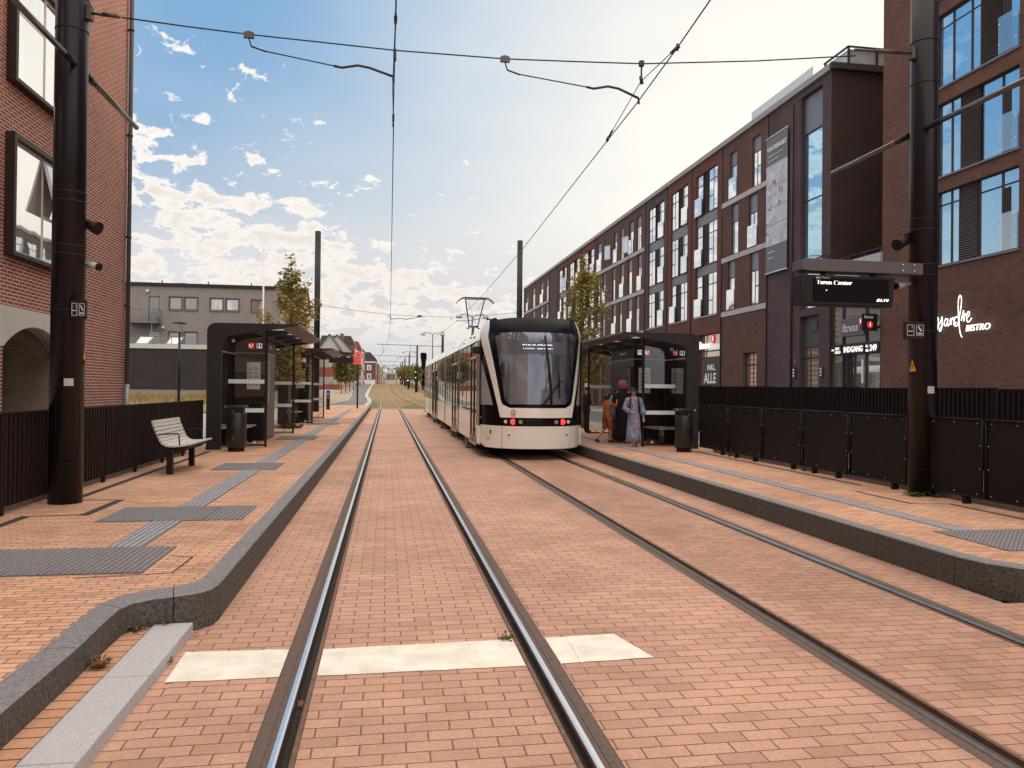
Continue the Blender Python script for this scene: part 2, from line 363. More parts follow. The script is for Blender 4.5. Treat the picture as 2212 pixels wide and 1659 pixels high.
M_pave = brick('track_pavers', (.59, .33, .232), (.50, .275, .19), (.19, .095, .07), .2215, .1075, .0046, 'XY', wob=.014, stain=.26, third=(.34, .19, .145), tb=-.72, bump=.6, rough=.75, grime=((2.87, .30, .55), (4.37, .30, .6), (3.62, 1.6, .40), (-.5, .22, .35), (.98, .22, .35), (4.9, .35, .4)))
mb = MB(); edges = [-1.2]+[v for x in RAILX for v in (x-.108, x+.108)]+[5.02]
for a, b in zip(edges[::2], edges[1::2]):
    xl = a if a not in (RAILX[0]+.108, RAILX[2]+.108) else a+0
    n = 2
    vs = [(x, y, zt(y)) for y in YS for x in (a, b)]
    mb.add(vs, [(i*2, i*2+1, i*2+3, i*2+2) for i in range(len(YS)-1)])
struct(mb.build('track_paving', M_pave), label='salmon clay brick paving between the tram rails')
# near the step the paving runs further left
sheet('lower_paving', -1.78, -1.2, [-6, -3, 0, 2, 4, 6.1], lambda y: -.004, M_pave)
sheet('lower_paving_right', 5.02, 6.12, [-6, -3, 0, 2, 4, 5.6], lambda y: -.004, M_pave)
# painted stripe, three flat pieces
M_white = mat('white_road_paint', (.82, .76, .66), .7, var=.17, scale=5, bump=.35, bscale=140)
mb = MB()
for P in (((-1.245, 4.70), (-.609, 4.70), (-.609, 5.19), (-1.255, 5.22)), ((-.39, 4.69), (.868, 4.69), (.868, 5.20), (-.39, 5.165)), ((1.092, 4.70), (1.71, 4.73), (1.59, 5.225), (1.092, 5.20))):
    n = 10; top = []
    for i in range(n+1):
        t = i/n; a = (P[0][0]+(P[1][0]-P[0][0])*t, P[0][1]+(P[1][1]-P[0][1])*t+random.uniform(-.005, .005)); b = (P[3][0]+(P[2][0]-P[3][0])*t, P[3][1]+(P[2][1]-P[3][1])*t+random.uniform(-.005, .005))
        top += [(a[0], a[1], .004), (b[0], b[1], .004)]
    mb.add(top, [(i*2, i*2+2, i*2+3, i*2+1) for i in range(n)])
for u in (.20, -.74, 1.22): mb.add([(u, 4.69, .0065), (u+.012, 4.69, .0065), (u+.03, 5.19, .0065), (u+.018, 5.19, .0065)], [(0, 1, 2, 3)])
struct(mb.build('painted_stripe', M_white), label='cream painted stripe across the near track')
# rails
LC = [(-6, .24), (60, .24), (70, .19), (80, .08), (93, -.2), (106, -.5), (113, -.85), (120, -1.15), (130, -1.3), (140, -1.34), (180, -1.3), (240, -1.2), (330, -1.0)]
RC = [(-6, 3.62), (60, 3.62), (72, 3.5), (85, 3.2), (98, 2.75), (112, 2.2), (122, 1.85), (133, 1.7), (180, 1.7), (240, 1.9), (330, 2.3)]
M_steel = mat('polished_rail_steel', (.85, .81, .78), .25, 1., var=.05, scale=3)
M_steel2 = mat('dull_rail_steel', (.16, .13, .12), .42, .8, var=.2, scale=20)
M_rust = mat('rail_side_brown', (.16, .085, .058), .8, var=.35, scale=14, bump=.3)
M_groove = mat('rail_groove_dark', (.022, .015, .012), .9, var=.4, scale=25)
M_rub = mat('bitumen_joint_strip', (.13, .09, .076), .85, var=.25, scale=30, bump=.5, bscale=200)
RY = [-6, -2, 0, 2, 4, 7, 10, 15, 20, 26, 33, 40, 50, 60, 65, 70, 75, 80, 86, 93, 100, 106, 110, 113, 117, 120, 125, 130, 135, 140, 150, 165, 180, 210, 240, 285, 330]
def rail(tab, off, s, label, shiny, far=None):
    x0 = lerp_tab(tab, 3)+off
    t = thing('tram_rail', label, 'rail', (x0, 3, 0), 'tram rails')
    def strip(name, sec, m):
        mb = MB(); n = len(sec); vs = []
        for y in RY:
            x = lerp_tab(tab, y)+off; up = zt(y)+(0 if y <= 60 else .02)
            vs += [(x+s*u, y, z+up) for u, z in sec]
        mb.add(vs, [(i*n+k, i*n+k+1, (i+1)*n+k+1, (i+1)*n+k) for i in range(len(RY)-1) for k in range(n-1)])
        return mb.build(name, m, t)
    strip('running_head', [(-.014, .0055), (-.010, .008), (.010, .008), (.022, .005), (.028, -.006)], shiny)
    strip('head_web', [(.028, -.006), (.033, -.05)], M_steel2)
    strip('groove', [(.033, -.05), (.078, -.05)], M_groove)
    strip('guard_lip', [(.078, -.05), (.080, .002), (.086, .005), (.104, .004), (.109, -.01)], M_rust)
    strip('bitumen_strip', [(-.109, -.012), (-.105, .001), (-.072, .0035), (-.045, .0025), (-.042, -.002), (-.038, -.002), (-.036, .003), (-.014, .0055)], M_rub)
rail(LC, -.74, 1, 'outer rail of the empty left track, beside the left platform', M_steel)
rail(LC, .74, -1, 'shiny inner rail of the empty left track, running to the picture bottom', M_steel)
rail(RC, -.75, 1, 'inner rail of the right track, coming out from under the tram', M_steel2)
rail(RC, .75, -1, 'rail of the right track nearest the right platform kerb', mat('half_worn_rail_steel', (.40, .39, .39), .3, 1., var=.2, scale=5))
# grass bed of the track further on
def KL(y): return lerp_tab([(60, -1.3), (64, -1.42), (68, -1.55), (80, -1.5), (94, -1.9), (108, -2.6), (120, -2.76), (145, -3.0), (200, -3.6), (330, -5)], y)
M_turf = mat('dry_track_turf', (.235, .155, .058), .95, var=.45, scale=1.3, bump=.8, bscale=30)
M_turf2 = mat('green_track_turf', (.12, .125, .022), .95, var=.45, scale=2.2, bump=.8, bscale=30)
FY = [60, 64, 68, 74, 80, 87, 94, 101, 108, 114, 120, 130, 145, 165, 190, 220, 260, 330]
sheet('track_turf', KL, lambda y: 6.6+.02*(y-60), FY, lambda y: zt(y)+.01, M_turf)
gp = MB(); gp.v = []; pts = [(1.3, 61.5), (3.0, 61), (3.4, 64), (3.1, 70), (2.4, 74), (1.6, 70), (1.2, 65)]
gp.add([(x, y, zt(y)+.014) for x, y in pts], [tuple(range(len(pts)))]); struct(gp.build('green_turf_patch', M_turf2))
gp = MB(); pts = [(-1.4, 60.2), (-.7, 60.2), (-.8, 70), (-1.0, 80), (-1.6, 92), (-1.8, 92), (-1.45, 80), (-1.5, 70)]
gp.add([(x, y, zt(y)+.014) for x, y in pts], [tuple(range(len(pts)))]); struct(gp.build('green_turf_edge', M_turf2))
sheet('track_edge_slab', -1.2, 6.4, [60.0, 60.5], lambda y: zt(y)+.015, mat('pale_concrete_edge', (.42, .37, .32), .8))
# kerb of pale stone between turf and path
M_pale = mat('pale_kerb_stone', (.42, .42, .43), .8, var=.1, scale=5)
mb = MB(); ks = []
for y in FY+[]: ks.append((KL(y), y, zt(y)))
for (x0, y0, z0), (x1, y1, z1) in zip(ks, ks[1:]):
    w = .45
    mb.add([(x0, y0, z0+.1), (x1, y1, z1+.1), (x1-w, y1, z1+.1), (x0-w, y0, z0+.1), (x0, y0, z0-.1), (x1, y1, z1-.1), (x1-w, y1, z1-.1), (x0-w, y0, z0-.1)],
           ((0, 1, 2, 3), (0, 4, 5, 1), (2, 6, 7, 3)))
struct(mb.build('pale_kerb', M_pale))
M_asph = mat('asphalt_path', (.17, .17, .175), .9, var=.12, scale=4, bump=.3, bscale=120)
PLx = lambda y: lerp_tab([(56, -5.4), (70, -4.9), (82, -4.3), (100, -4.6), (122, -5.3), (190, -7.8), (330, -14)], y)
sheet('asphalt_path', PLx, lambda y: KL(y)-.45, [58]+FY[1:], lambda y: zt(y)+.03, M_asph)
M_gravel = mat('gravel_yard', (.36, .29, .215), .95, var=.28, scale=1.6, bump=.8, bscale=25)
sheet('gravel_yard', -30, PLx, [50, 56]+FY, lambda y: zt(y)+.06, M_gravel, xd=1)
mb = MB()
for y0, y1 in zip(FY, FY[1:]):
    if y1 > 200: break
    mb.add([(PLx(y0), y0, zt(y0)+.13), (PLx(y1), y1, zt(y1)+.13), (PLx(y1)-.14, y1, zt(y1)+.13), (PLx(y0)-.14, y0, zt(y0)+.13), (PLx(y0), y0, zt(y0)), (PLx(y1), y1, zt(y1))], ((0, 1, 2, 3), (0, 4, 5, 1)))
struct(mb.build('path_kerb', M_pale))
M_grass = mat('rough_dry_grass', (.20, .15, .06), .95, var=.5, scale=2.5, bump=1., bscale=20)
# land west of the platform: paved strip, then a grassy bank up to the grey building
M_slab = mat('grey_concrete_paving', (.33, .31, .30), .85, var=.15, scale=3)
sheet('side_paving', -30, -4.28, YS[:-2]+[50], lambda y: pz(y)-.09, M_slab)
bank = MB(); bys = [44, 48, 52, 58, 66, 73]; bz = [.30, .45, .62, .78, .88, .95]
bank.add([(x, y, z+random.uniform(-.02, .02)) for y, z in zip(bys, bz) for x in frange(-40, -9.3, 24)], [(i*25+k, i*25+k+1, (i+1)*25+k+1, (i+1)*25+k) for i in range(5) for k in range(24)])
bank.add([(x, y, z) for y, z in zip(bys, bz) for x in (-9.3, -8.0)] , [])
o = len(bank.v)-12
for i in range(6): bank.v[o+i*2+1] = (-8., bys[i], .2)
bank.f += [(o+i*2, o+i*2+1, o+i*2+3, o+i*2+2) for i in range(5)]
struct(bank.build('grass_bank', M_grass))
# road on the right
M_road = mat('road_asphalt', (.115, .12, .13), .85, var=.15, scale=2, bump=.3, bscale=100)
sheet('road', lambda y: 9.6 if y < 60 else 9.6, 15.3, [-20, -6]+YS[2:]+FY[1:], lambda y: zt(y)+.02, M_road)
sheet('right_pavement', 15.4, 40, [-20, -6]+YS[2:]+FY[1:12], lambda y: zt(y)+.14, M_slab)
mb = MB()
for y0, y1 in zip([-20]+YS+FY[1:12], YS+FY[1:12]): mb.add([(15.26, y0, zt(y0)), (15.26, y1, zt(y1)), (15.26, y1, zt(y1)+.145), (15.26, y0, zt(y0)+.145), (15.42, y0, zt(y0)+.145), (15.42, y1, zt(y1)+.145)], ((0, 1, 2, 3), (3, 2, 5, 4)))
struct(mb.build('road_kerb', M_pale))
sheet('verge', lambda y: 6.6+.02*(y-60), 9.6, FY, lambda y: zt(y)+.012, M_turf)
sheet('strip_behind_right_platform', 7.9, 9.6, YS, lambda y: zt(y)+.2, M_slab)
# ------------------------------------------------ platforms
M_plat = brick('platform_pavers', (.69, .385, .25), (.555, .30, .19), (.15, .065, .04), .188, .0690, .0046, 'XY', wob=.012, stain=.30, tb=-.6, third=(.40, .21, .14), bump=.6, rough=.8)
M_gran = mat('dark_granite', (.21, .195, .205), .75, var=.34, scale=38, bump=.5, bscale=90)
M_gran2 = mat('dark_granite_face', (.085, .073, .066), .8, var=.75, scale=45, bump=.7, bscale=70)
M_gran3 = mat('light_granite', (.47, .45, .47), .8, var=.16, scale=60, bump=.35, bscale=150)
# left platform outline on its track side: straight, then an S-bend inwards near the camera
def LX(y):   # inner edge of the kerb = platform surface edge
    return lerp_tab([(-6, -1.86), (4.4, -1.85), (5.2, -1.87), (5.5, -1.86), (5.66, -1.80), (5.78, -1.68), (5.86, -1.50), (5.95, -1.40), (6.1, -1.355), (6.4, -1.35)], y)
def LXo(y):  # outer edge of the kerb
    return lerp_tab([(-6, -1.69), (4.6, -1.69), (5.2, -1.71), (5.38, -1.705), (5.50, -1.66), (5.585, -1.56), (5.63, -1.44), (5.70, -1.30), (5.80, -1.225), (5.95, -1.20), (6.1, -1.20)], y)
pys = [-6, 0, 3, 4.4, 4.8, 5.2, 5.5, 5.66, 5.72, 5.78, 5.82, 5.86, 5.9, 5.95, 6.02, 6.1, 6.4, 8, 10, 13, 16, 20, 25, 30, 36, 42, 48, 54, 60]
def pzl(y): return pz(y)-lerp_tab([(-6, .05), (4, .03), (6.5, 0), (60, 0)], y)
sheet('left_platform', -4.32, LX, pys, pzl, M_plat)
# kerb stones, built along an outer and an inner polyline with thin joints between stones
outer = [(-1.69, -6), (-1.69, 1.5), (-1.69, 3.0), (-1.69, 4.62), (-1.71, 5.2), (-1.705, 5.38), (-1.66, 5.50), (-1.56, 5.585), (-1.44, 5.63), (-1.30, 5.70), (-1.225, 5.80), (-1.20, 5.95)]
inner = [(-1.86, -6), (-1.86, 1.5), (-1.86, 3.0), (-1.86, 4.62), (-1.87, 5.2), (-1.865, 5.48), (-1.80, 5.66), (-1.68, 5.78), (-1.50, 5.86), (-1.40, 5.95), (-1.365, 6.05), (-1.352, 6.15)]
stones = [(0, 1), (1, 2), (2, 3), (3, 5), (5, 8), (8, 11)]
def kerb(stone_list, zb, topf, name, jt=.006):
    tops = MB(); faces = MB()
    for O, I in stone_list:
        n = len(O); 
        def shr(P):
            P = [Vector((a, b, 0)) for a, b in P]; d0 = (P[1]-P[0]).normalized(); d1 = (P[-1]-P[-2]).normalized()
            P[0] = P[0]+d0*jt*.5; P[-1] = P[-1]-d1*jt*.5; return P
        O = shr(O); I = shr(I)
        c = .012
        vo = [(p.x, p.y, topf(p.y)-c) for p in O]; oi = [(p.x+(q.x-p.x)*.07, p.y+(q.y-p.y)*.07, topf(p.y)+.0) for p, q in zip(O, I)]
        ii = [(q.x, q.y, topf(q.y)) for q in I]; vb = [(p.x, p.y, zb(p.y)) for p in O]; ib = [(q.x, q.y, topf(q.y)-.12) for q in I]
        tops.add(oi+ii, [(k, k+1, n+k+1, n+k) for k in range(n-1)])
        tops.add(vo+oi, [(k, k+1, n+k+1, n+k) for k in range(n-1)])
        faces.add(vb+vo, [(k, k+1, n+k+1, n+k) for k in range(n-1)])
        for k in (0, n-1): faces.add([vb[k], vo[k], oi[k], ii[k], ib[k]], [(0, 1, 2, 3, 4)])
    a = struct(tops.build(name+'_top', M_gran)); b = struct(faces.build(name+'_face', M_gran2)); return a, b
sl = [([outer[k] for k in range(a, b+1)], [inner[k] for k in range(a, b+1)]) for a, b in stones]
y = 5.95; st = [1.05, 1.5, 1.5]; i = 0; first = True
while y < 60:
    L_ = 1.4; y2 = min(60, y+L_)
    sl.append(([(-1.2, y), (-1.2, y2)], [(-1.352, y if not first else 6.15), (-1.352, y2)])); y = y2; first = False
kerb(sl, lambda y: zt(y)-.03, lambda y: pzl(y)+.004, 'left_kerb')
# granite step with its brick strip
sheet('step_strip', -1.70, -1.56, [-6, 4.6, 5.4, 5.55], lambda y: .072, brick('step_pavers', (.58, .30, .18), (.50, .24, .15), (.10, .05, .03), 50, .108, .006, 'XY', stain=.2))
mb = MB(); yy = [-3.2, -.9, 1.35, 3.6, 4.62, 5.62]
for a, b in zip(yy, yy[1:]): mb.box(-1.555, -1.305, a+.004, b-.004, -.05, .078)
struct(mb.build('granite_step', M_gran3, bevel=.008), label='pale grey granite step below the left kerb')
# right platform
def RXi(y): return lerp_tab([(-6, 6.1), (4.9, 6.1), (5.35, 6.0), (5.55, 5.7), (5.68, 5.45), (5.85, 5.28), (6.1, 5.19), (6.5, 5.175)], y)
rys = [-6, 0, 3, 4.9, 5.2, 5.35, 5.45, 5.55, 5.62, 5.68, 5.76, 5.85, 5.95, 6.1, 6.5, 8, 10, 13, 16, 20, 25, 30, 36, 42, 48, 54, 60]
sheet('right_platform', RXi, 7.9, rys, pz, M_plat)
ro = [(5.62, 5.12), (5.50, 5.30), (5.40, 5.46), (5.25, 5.60), (5.13, 5.76), (5.05, 5.95), (5.02, 6.2)]
ri = [(5.80, 5.20), (5.68, 5.42), (5.56, 5.60), (5.42, 5.74), (5.29, 5.86), (5.20, 6.02), (5.172, 6.25)]
ro = [(6.2, 5.12), (5.9, 5.18), (5.62, 5.30), (5.40, 5.46), (5.22, 5.65), (5.08, 5.86), (5.02, 6.15)]
ri = [(6.2, 5.30), (5.95, 5.36), (5.72, 5.46), (5.52, 5.60), (5.36, 5.76), (5.22, 5.95), (5.172, 6.2)]
rl = [(ro[:4], ri[:4]), (ro[3:], ri[3:])]; y = 6.15; first = True
for ln in [1.1]+[1.45]*60:
    y2 = min(60, y+ln); rl.append(([(5.02, y), (5.02, y2)], [(5.172, y if not first else 6.2), (5.172, y2)])); first = False; y = y2
    if y >= 60: break
kerb(rl, lambda y: zt(y)-.03, lambda y: pz(y)+.004, 'right_kerb')
mb = MB()
for y0, y1 in ((-6, -3.2), (-3.2, -.4), (-.4, 2.3), (2.3, 5.1)): mb.box(6.02, 6.17, y0+.004, y1-.004, -.05, pz(y0)+.004)
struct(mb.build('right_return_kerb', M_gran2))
# tactile paving
M_dome = mat('pale_stud_top', (.27, .25, .26), .8, var=.15, scale=18)  # tops paler than the dirty tile; shading round the studs put into the colour
M_tact = mat('grey_tactile_tile', (.125, .112, .118), .8, var=.18, scale=18, bump=.2)
M_guide = mat('guide_bar_top', (.34, .325, .35), .8, var=.15, scale=12)
M_tact2 = mat('blue_grey_guide_tile', (.16, .148, .165), .8, var=.18, scale=12, bump=.2)
def pad(x0, x1, y0, y1, kind, zf, name='tactile_pad'):
    mb = MB(); nx = max(1, round((x1-x0)/.3)); ny = max(1, round((y1-y0)/.3))
    for i in range(nx):
        for j in range(ny):
            a = x0+(x1-x0)*i/nx; b = x0+(x1-x0)*(i+1)/nx; c = y0+(y1-y0)*j/ny; d = y0+(y1-y0)*(j+1)/ny
            h = random.uniform(0, .0015); z = zf((c+d)/2)
            mb.box(a+.0015, b-.0015, c+.0015, d-.0015, z-.02, z+.006+h)
    tp_ = MB()
    if kind == 'dome':
        x = x0+.03
        while x < x1-.02:
            y = y0+.03
            while y < y1-.02:
                z = zf(y)+.006; r = .016
                tp_.add([(x+r*math.cos(q), y+r*math.sin(q), z) for q in frange(0, 6.283, 6)[:6]]+[(x+r*.6*math.cos(q), y+r*.6*math.sin(q), z+.008) for q in frange(0, 6.283, 6)[:6]], [(k, (k+1) % 6, 6+(k+1) % 6, 6+k) for k in range(6)]+[tuple(range(6, 12))]); y += .05
            x += .05
    if kind == 'across':   # ribs running across the platform
        y = y0+.02
        while y < y1-.02: z = zf(y)+.006; tp_.box(x0+.01, x1-.01, y, y+.020, z, z+.007); y += .048
    if kind == 'along':
        x = x0+.022
        while x < x1-.02:
            yy = y0
            while yy < y1-.01:
                e = min(y1, yy+.3); za = zf(yy)+.006; zb = zf(e)+.006
                tp_.add([(x, yy+.012, za), (x+.03, yy+.012, za), (x+.03, e-.012, zb), (x, e-.012, zb), (x+.006, yy+.018, za+.006), (x+.024, yy+.018, za+.006), (x+.024, e-.018, zb+.006), (x+.006, e-.018, zb+.006)], ((4, 5, 6, 7), (0, 1, 5, 4), (1, 2, 6, 5), (2, 3, 7, 6), (3, 0, 4, 7))); yy = e
            x += .056
    struct(tp_.build(name+'_studs' if kind != 'along' else name+'_bars', M_guide if kind == 'along' else M_dome))
    return struct(mb.build(name, M_tact2 if kind == 'along' else M_tact))
pad(-3.9, -1.84, 6.30, 7.30, 'dome', pzl); pad(-1.94, -1.53, 8.68, 9.68, 'dome', pzl); pad(-3.02, -1.94, 8.68, 9.68, 'across', pzl)
pad(-3.0, -1.90, 13.9, 15.1, 'across', pzl); pad(-3.05, -1.95, 21.7, 23.1, 'across', pzl); pad(-3.05, -1.85, 30.2, 31.2, 'across', pzl)
for a, b in ((7.30, 8.68), (9.68, 13.9), (15.1, 21.7), (23.1, 30.2), (31.2, 50)): pad(-2.44, -2.13, a, b, 'along', pzl, 'guide_strip')
pad(5.90, 6.16, 7.25, 44, 'along', pz, 'guide_strip'); pad(5.66, 7.4, 6.25, 7.25, 'dome', pz)
# drain channels, dark gravel lines
M_drain = mat('drain_grating', (.035, .028, .027), .8, var=.5, scale=40)
mb = MB()
def line_strip(mb, pts, w, zf):
    for (x0, y0), (x1, y1) in zip(pts, pts[1:]):
        d = Vector((x1-x0, y1-y0, 0)).normalized(); n = Vector((-d.y, d.x, 0))*w/2
        mb.quad((x0-n.x, y0-n.y, zf(y0)+.005), (x1-n.x, y1-n.y, zf(y1)+.005), (x1+n.x, y1+n.y, zf(y1)+.005), (x0+n.x, y0+n.y, zf(y0)+.005))
line_strip(mb, [(-3.87, -6), (-3.87, 9.15)], .10, pzl); line_strip(mb, [(-3.82, 9.15), (-3.29, 9.2)], .03, pzl); line_strip(mb, [(-3.29, 9.15), (-3.29, 10.35)], .10, pzl)
line_strip(mb, [(-3.34, 10.33), (-3.82, 10.38)], .03, pzl); line_strip(mb, [(-3.87, 10.33), (-3.87, 17.9)], .10, pzl)
line_strip(mb, [(7.33, 18), (7.33, 11.0)], .06, pz); line_strip(mb, [(6.75, 10.35), (7.28, 10.35)], .02, pz); line_strip(mb, [(6.80, 10.3), (6.80, 9.1)], .04, pz); line_strip(mb, [(6.8, 9.1), (7.25, 9.05)], .02, pz); line_strip(mb, [(7.3, 9.05), (7.3, -6)], .05, pz)
struct(mb.build('drain_channel', M_drain))
# a sunken access cover and cracked edge lines near the pads
mb = MB(); line_strip(mb, [(-2.85, 8.95+1.1), (-1.9, 10.1)], .012, pzl); line_strip(mb, [(-2.3, 6.2), (-1.62, 6.28)], .014, pzl); line_strip(mb, [(-1.62, 6.28), (-1.6, 6.85)], .012, pzl); line_strip(mb, [(-1.6, 6.85), (-1.78, 6.9)], .014, pzl)
struct(mb.build('paving_joint_lines', M_drain))
# ---------------------------------------------------------------- buildings: shared helpers
def wall(mb, axis, c, a0, a1, z0, z1, holes, out, depth):
    """wall plane at axis=c spanning a (other axis) and z, holes = (a0,a1,z0,z1[,depth]); reveals go inwards (against out)"""
    def P(a, z, d=0.):
        k = c-out*d
        return (k, a, z) if axis == 'x' else (a, k, z)
    As = sorted({a0, a1, *[v for h in holes for v in h[:2] if a0 < v < a1]}); Zs = sorted({z0, z1, *[v for h in holes for v in h[2:4] if z0 < v < z1]})
    for p, q in zip(As, As[1:]):
        for r, s in zip(Zs, Zs[1:]):
            m, n = (p+q)/2, (r+s)/2
            if any(h[0] < m < h[1] and h[2] < n < h[3] for h in holes): continue
            mb.quad(P(p, r), P(q, r), P(q, s), P(p, s))
    for h in holes:
        d = h[4] if len(h) > 4 else depth; p, q, r, s = h[:4]
        mb.quad(P(p, r), P(p, s), P(p, s, d), P(p, r, d)); mb.quad(P(q, r), P(q, s), P(q, s, d), P(q, r, d))
        mb.quad(P(p, s), P(q, s), P(q, s, d), P(p, s, d)); mb.quad(P(p, r), P(q, r), P(q, r, d), P(p, r, d))
def window(parent, axis, c, a0, a1, z0, z1, out, mf, mg, vs=(), hs=(), fw=.05, ft=.07, name='window', sub=None, label=None):
    """frame with mullions at vs and transoms at hs, plus its glass as a sub-part; c = frame face"""
    f = MB()
    def bx(p, q, r, s, d0, d1):
        k0, k1 = sorted((c-out*d0, c-out*d1))
        f.box(k0, k1, p, q, r, s) if axis == 'x' else f.box(p, q, k0, k1, r, s)
    bx(a0, a0+fw, z0, z1, 0, ft); bx(a1-fw, a1, z0, z1, 0, ft); bx(a0+fw, a1-fw, z0, z0+fw, 0, ft); bx(a0+fw, a1-fw, z1-fw, z1, 0, ft)
    for v in vs: bx(v-fw*.6, v+fw*.6, z0+fw, z1-fw, .003, ft)
    for h in hs:
        if isinstance(h, tuple): bx(h[1], h[2], h[0]-fw*.6, h[0]+fw*.6, .006, ft)
        else: bx(a0+fw, a1-fw, h-fw*.6, h+fw*.6, .006, ft)
    w = f.build(name, mf, parent)
    if label: w['label'] = label
    g = MB(); k = c-out*.012
    if axis == 'x': g.quad((k, a0+fw*.5, z0+fw*.5), (k, a1-fw*.5, z0+fw*.5), (k, a1-fw*.5, z1-fw*.5), (k, a0+fw*.5, z1-fw*.5))
    else: g.quad((a0+fw*.5, k, z0+fw*.5), (a1-fw*.5, k, z0+fw*.5), (a1-fw*.5, k, z1-fw*.5), (a0+fw*.5, k, z1-fw*.5))
    g.build(name+'_pane' if name != 'window' else 'pane', mg, w)
    return w
M_frame = mat('dark_window_frame', (.045, .030, .028), .5, .3, var=.1)
M_framel = mat('pale_window_frame', (.55, .50, .47), .5, var=.05)
G_sky = glossy_glass('window_glass_pale', (.34, .38, .39), .62, curtain=.30)
G_blue = glossy_glass('window_glass_blue', (.08, .22, .36), .58, (.58, .84, 1.0), curtain=.06)
G_dark = glossy_glass('window_glass_dark', (.035, .032, .03), .16)
G_shop = glossy_glass('shop_glass', (.10, .095, .08), .12, curtain=.10)
M_louv = mat('louvre_panel_metal', (.17, .135, .135), .5, .4, var=.06)
M_spand = mat('grey_spandrel_metal', (.21, .19, .21), .5, .3, var=.05)
M_band = mat('pale_concrete_band', (.42, .40, .39), .8, var=.12, scale=2)
M_upanel = mat('slate_upper_panel', (.17, .18, .21), .35, .2, var=.1, scale=2)
B_left = brick('red_wall_brick', (.235, .060, .040), (.155, .033, .025), (.56, .33, .25), .228, .0667, .0135, 'YZ', stain=.18, bump=.7, wob=.003, third=(.12, .03, .025))
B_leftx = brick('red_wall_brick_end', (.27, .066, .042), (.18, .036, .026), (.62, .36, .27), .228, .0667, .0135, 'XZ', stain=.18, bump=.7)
def bk(n, a, b, m, **k):
    return brick(n, a, b, m, .24, .0667, .010, 'YZ', stain=.3, **k)
B_red = bk('facade_brick_red', (.165, .042, .028), (.115, .028, .020), (.10, .045, .036), third=(.07, .025, .02))
B_brown = bk('facade_brick_brown', (.125, .050, .034), (.080, .031, .023), (.10, .055, .044), third=(.05, .025, .02))
B_dark = bk('facade_brick_dark', (.074, .040, .043), (.050, .028, .030), (.12, .072, .074), third=(.030, .02, .022))
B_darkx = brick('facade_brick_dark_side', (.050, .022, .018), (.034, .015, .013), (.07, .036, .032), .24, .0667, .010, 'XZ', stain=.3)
B_corner = bk('corner_brick_brown', (.165, .062, .040), (.105, .041, .029), (.135, .068, .050), third=(.05, .022, .018))
# ---------------------------------------------------------------- left brick building
XL = -6.64
lb = thing('brick_building', 'red brick building with pale mortar and a concrete arch, beside the left pole', 'building', (XL-3, 10, 0))
yh = (14.67, 17.15)
holes = [(*yh, 3.99, 6.15, .16), (*yh, 7.06, 9.25, .16), (*yh, 10.1, 12.3, .16)]
for o in (4.2, 8.4, 12.6): holes += [(yh[0]-o, yh[1]-o, z0, z1, .16) for z0, z1 in ((3.99, 6.15), (7.06, 9.25), (10.1, 12.3))]
arch = [(14.69, 17.25), (10.9, 13.46), (7.1, 9.66), (3.3, 5.86)]
holes += [(a, b, .0, 2.38, 0.3) for a, b in arch]
mb = MB(); wall(mb, 'x', XL, -30, 21.03, 0, 2.38, [h for h in holes if h[3] <= 2.39], 1, .3)
wall(mb, 'x', XL, 17.6, 21.03, 2.38, 3.10, [], 1, .3)
wall(mb, 'x', XL, -30, 21.03, 3.10, 17, [h for h in holes if h[2] > 3], 1, .16)
mb.build('wall', B_left, lb)
mb = MB(); mb.quad((XL, 21.03, 0), (XL-14, 21.03, 0), (XL-14, 21.03, 17), (XL, 21.03, 17)); mb.quad((XL, -30, 17), (XL, 21.03, 17), (XL-14, 21.03, 17), (XL-14, -30, 17)); mb.quad((XL, -30, 0), (XL-14, -30, 0), (XL-14, -30, 17), (XL, -30, 17)); mb.quad((XL-14, 21.03, 0), (XL-14, -30, 0), (XL-14, -30, 17), (XL-14, 21.03, 17))
mb.build('end_wall', B_leftx, lb)
M_conc = mat('smooth_concrete', (.52, .48, .43), .8, var=.10, scale=1.5, bump=.15, bscale=30)
M_plaster = mat('stained_plaster', (.24, .165, .12), .9, var=.30, scale=2.2, bump=.2)
def archz(y, a, b, zs=2.38, rise=.42):
    m = (a+b)/2; h = (b-a)/2; r = (h*h+rise*rise)/(2*rise); return zs+rise-r+math.sqrt(max(0, r*r-(y-m)**2))
mb = MB(); xs = XL+.012
prev = -30
for a, b in sorted(arch):
    mb.box(XL-.3, xs, prev, a, 2.38, 3.10)
    ys = frange(a, b, 20)
    for p, q in zip(ys, ys[1:]):
        zp, zq = archz(p, a, b), archz(q, a, b)
        mb.add([(xs, p, zp), (xs, q, zq), (xs, q, 3.10), (xs, p, 3.10), (XL-.3, p, zp), (XL-.3, q, zq)], ((0, 1, 2, 3), (0, 4, 5, 1)))
    prev = b
mb.box(XL-.3, xs, prev, 17.6, 2.38, 3.10)
mb.build('concrete_lintel', M_conc, lb)
mb = MB(); mp_ = MB()
for a, b in arch:
    ys = frange(a, b, 16); x1 = XL-.3; x2 = XL-3.2
    for p, q in zip(ys, ys[1:]): mb.quad((x1, p, archz(p, a, b)), (x1, q, archz(q, a, b)), (x2, q, archz(q, a, b)), (x2, p, archz(p, a, b)))
    mb.quad((x1, a, 0), (x2, a, 0), (x2, a, 2.38), (x1, a, 2.38)); mb.quad((x1, b, 0), (x2, b, 0), (x2, b, 2.38), (x1, b, 2.38)); mb.quad((x2, a, 0), (x2, b, 0), (x2, b, 2.9), (x2, a, 2.9))
    mb.box(x1-1.7, x1-1.35, b-.12, b-.0, 0, 2.2)
mb.build('archway_lining', M_plaster, lb)
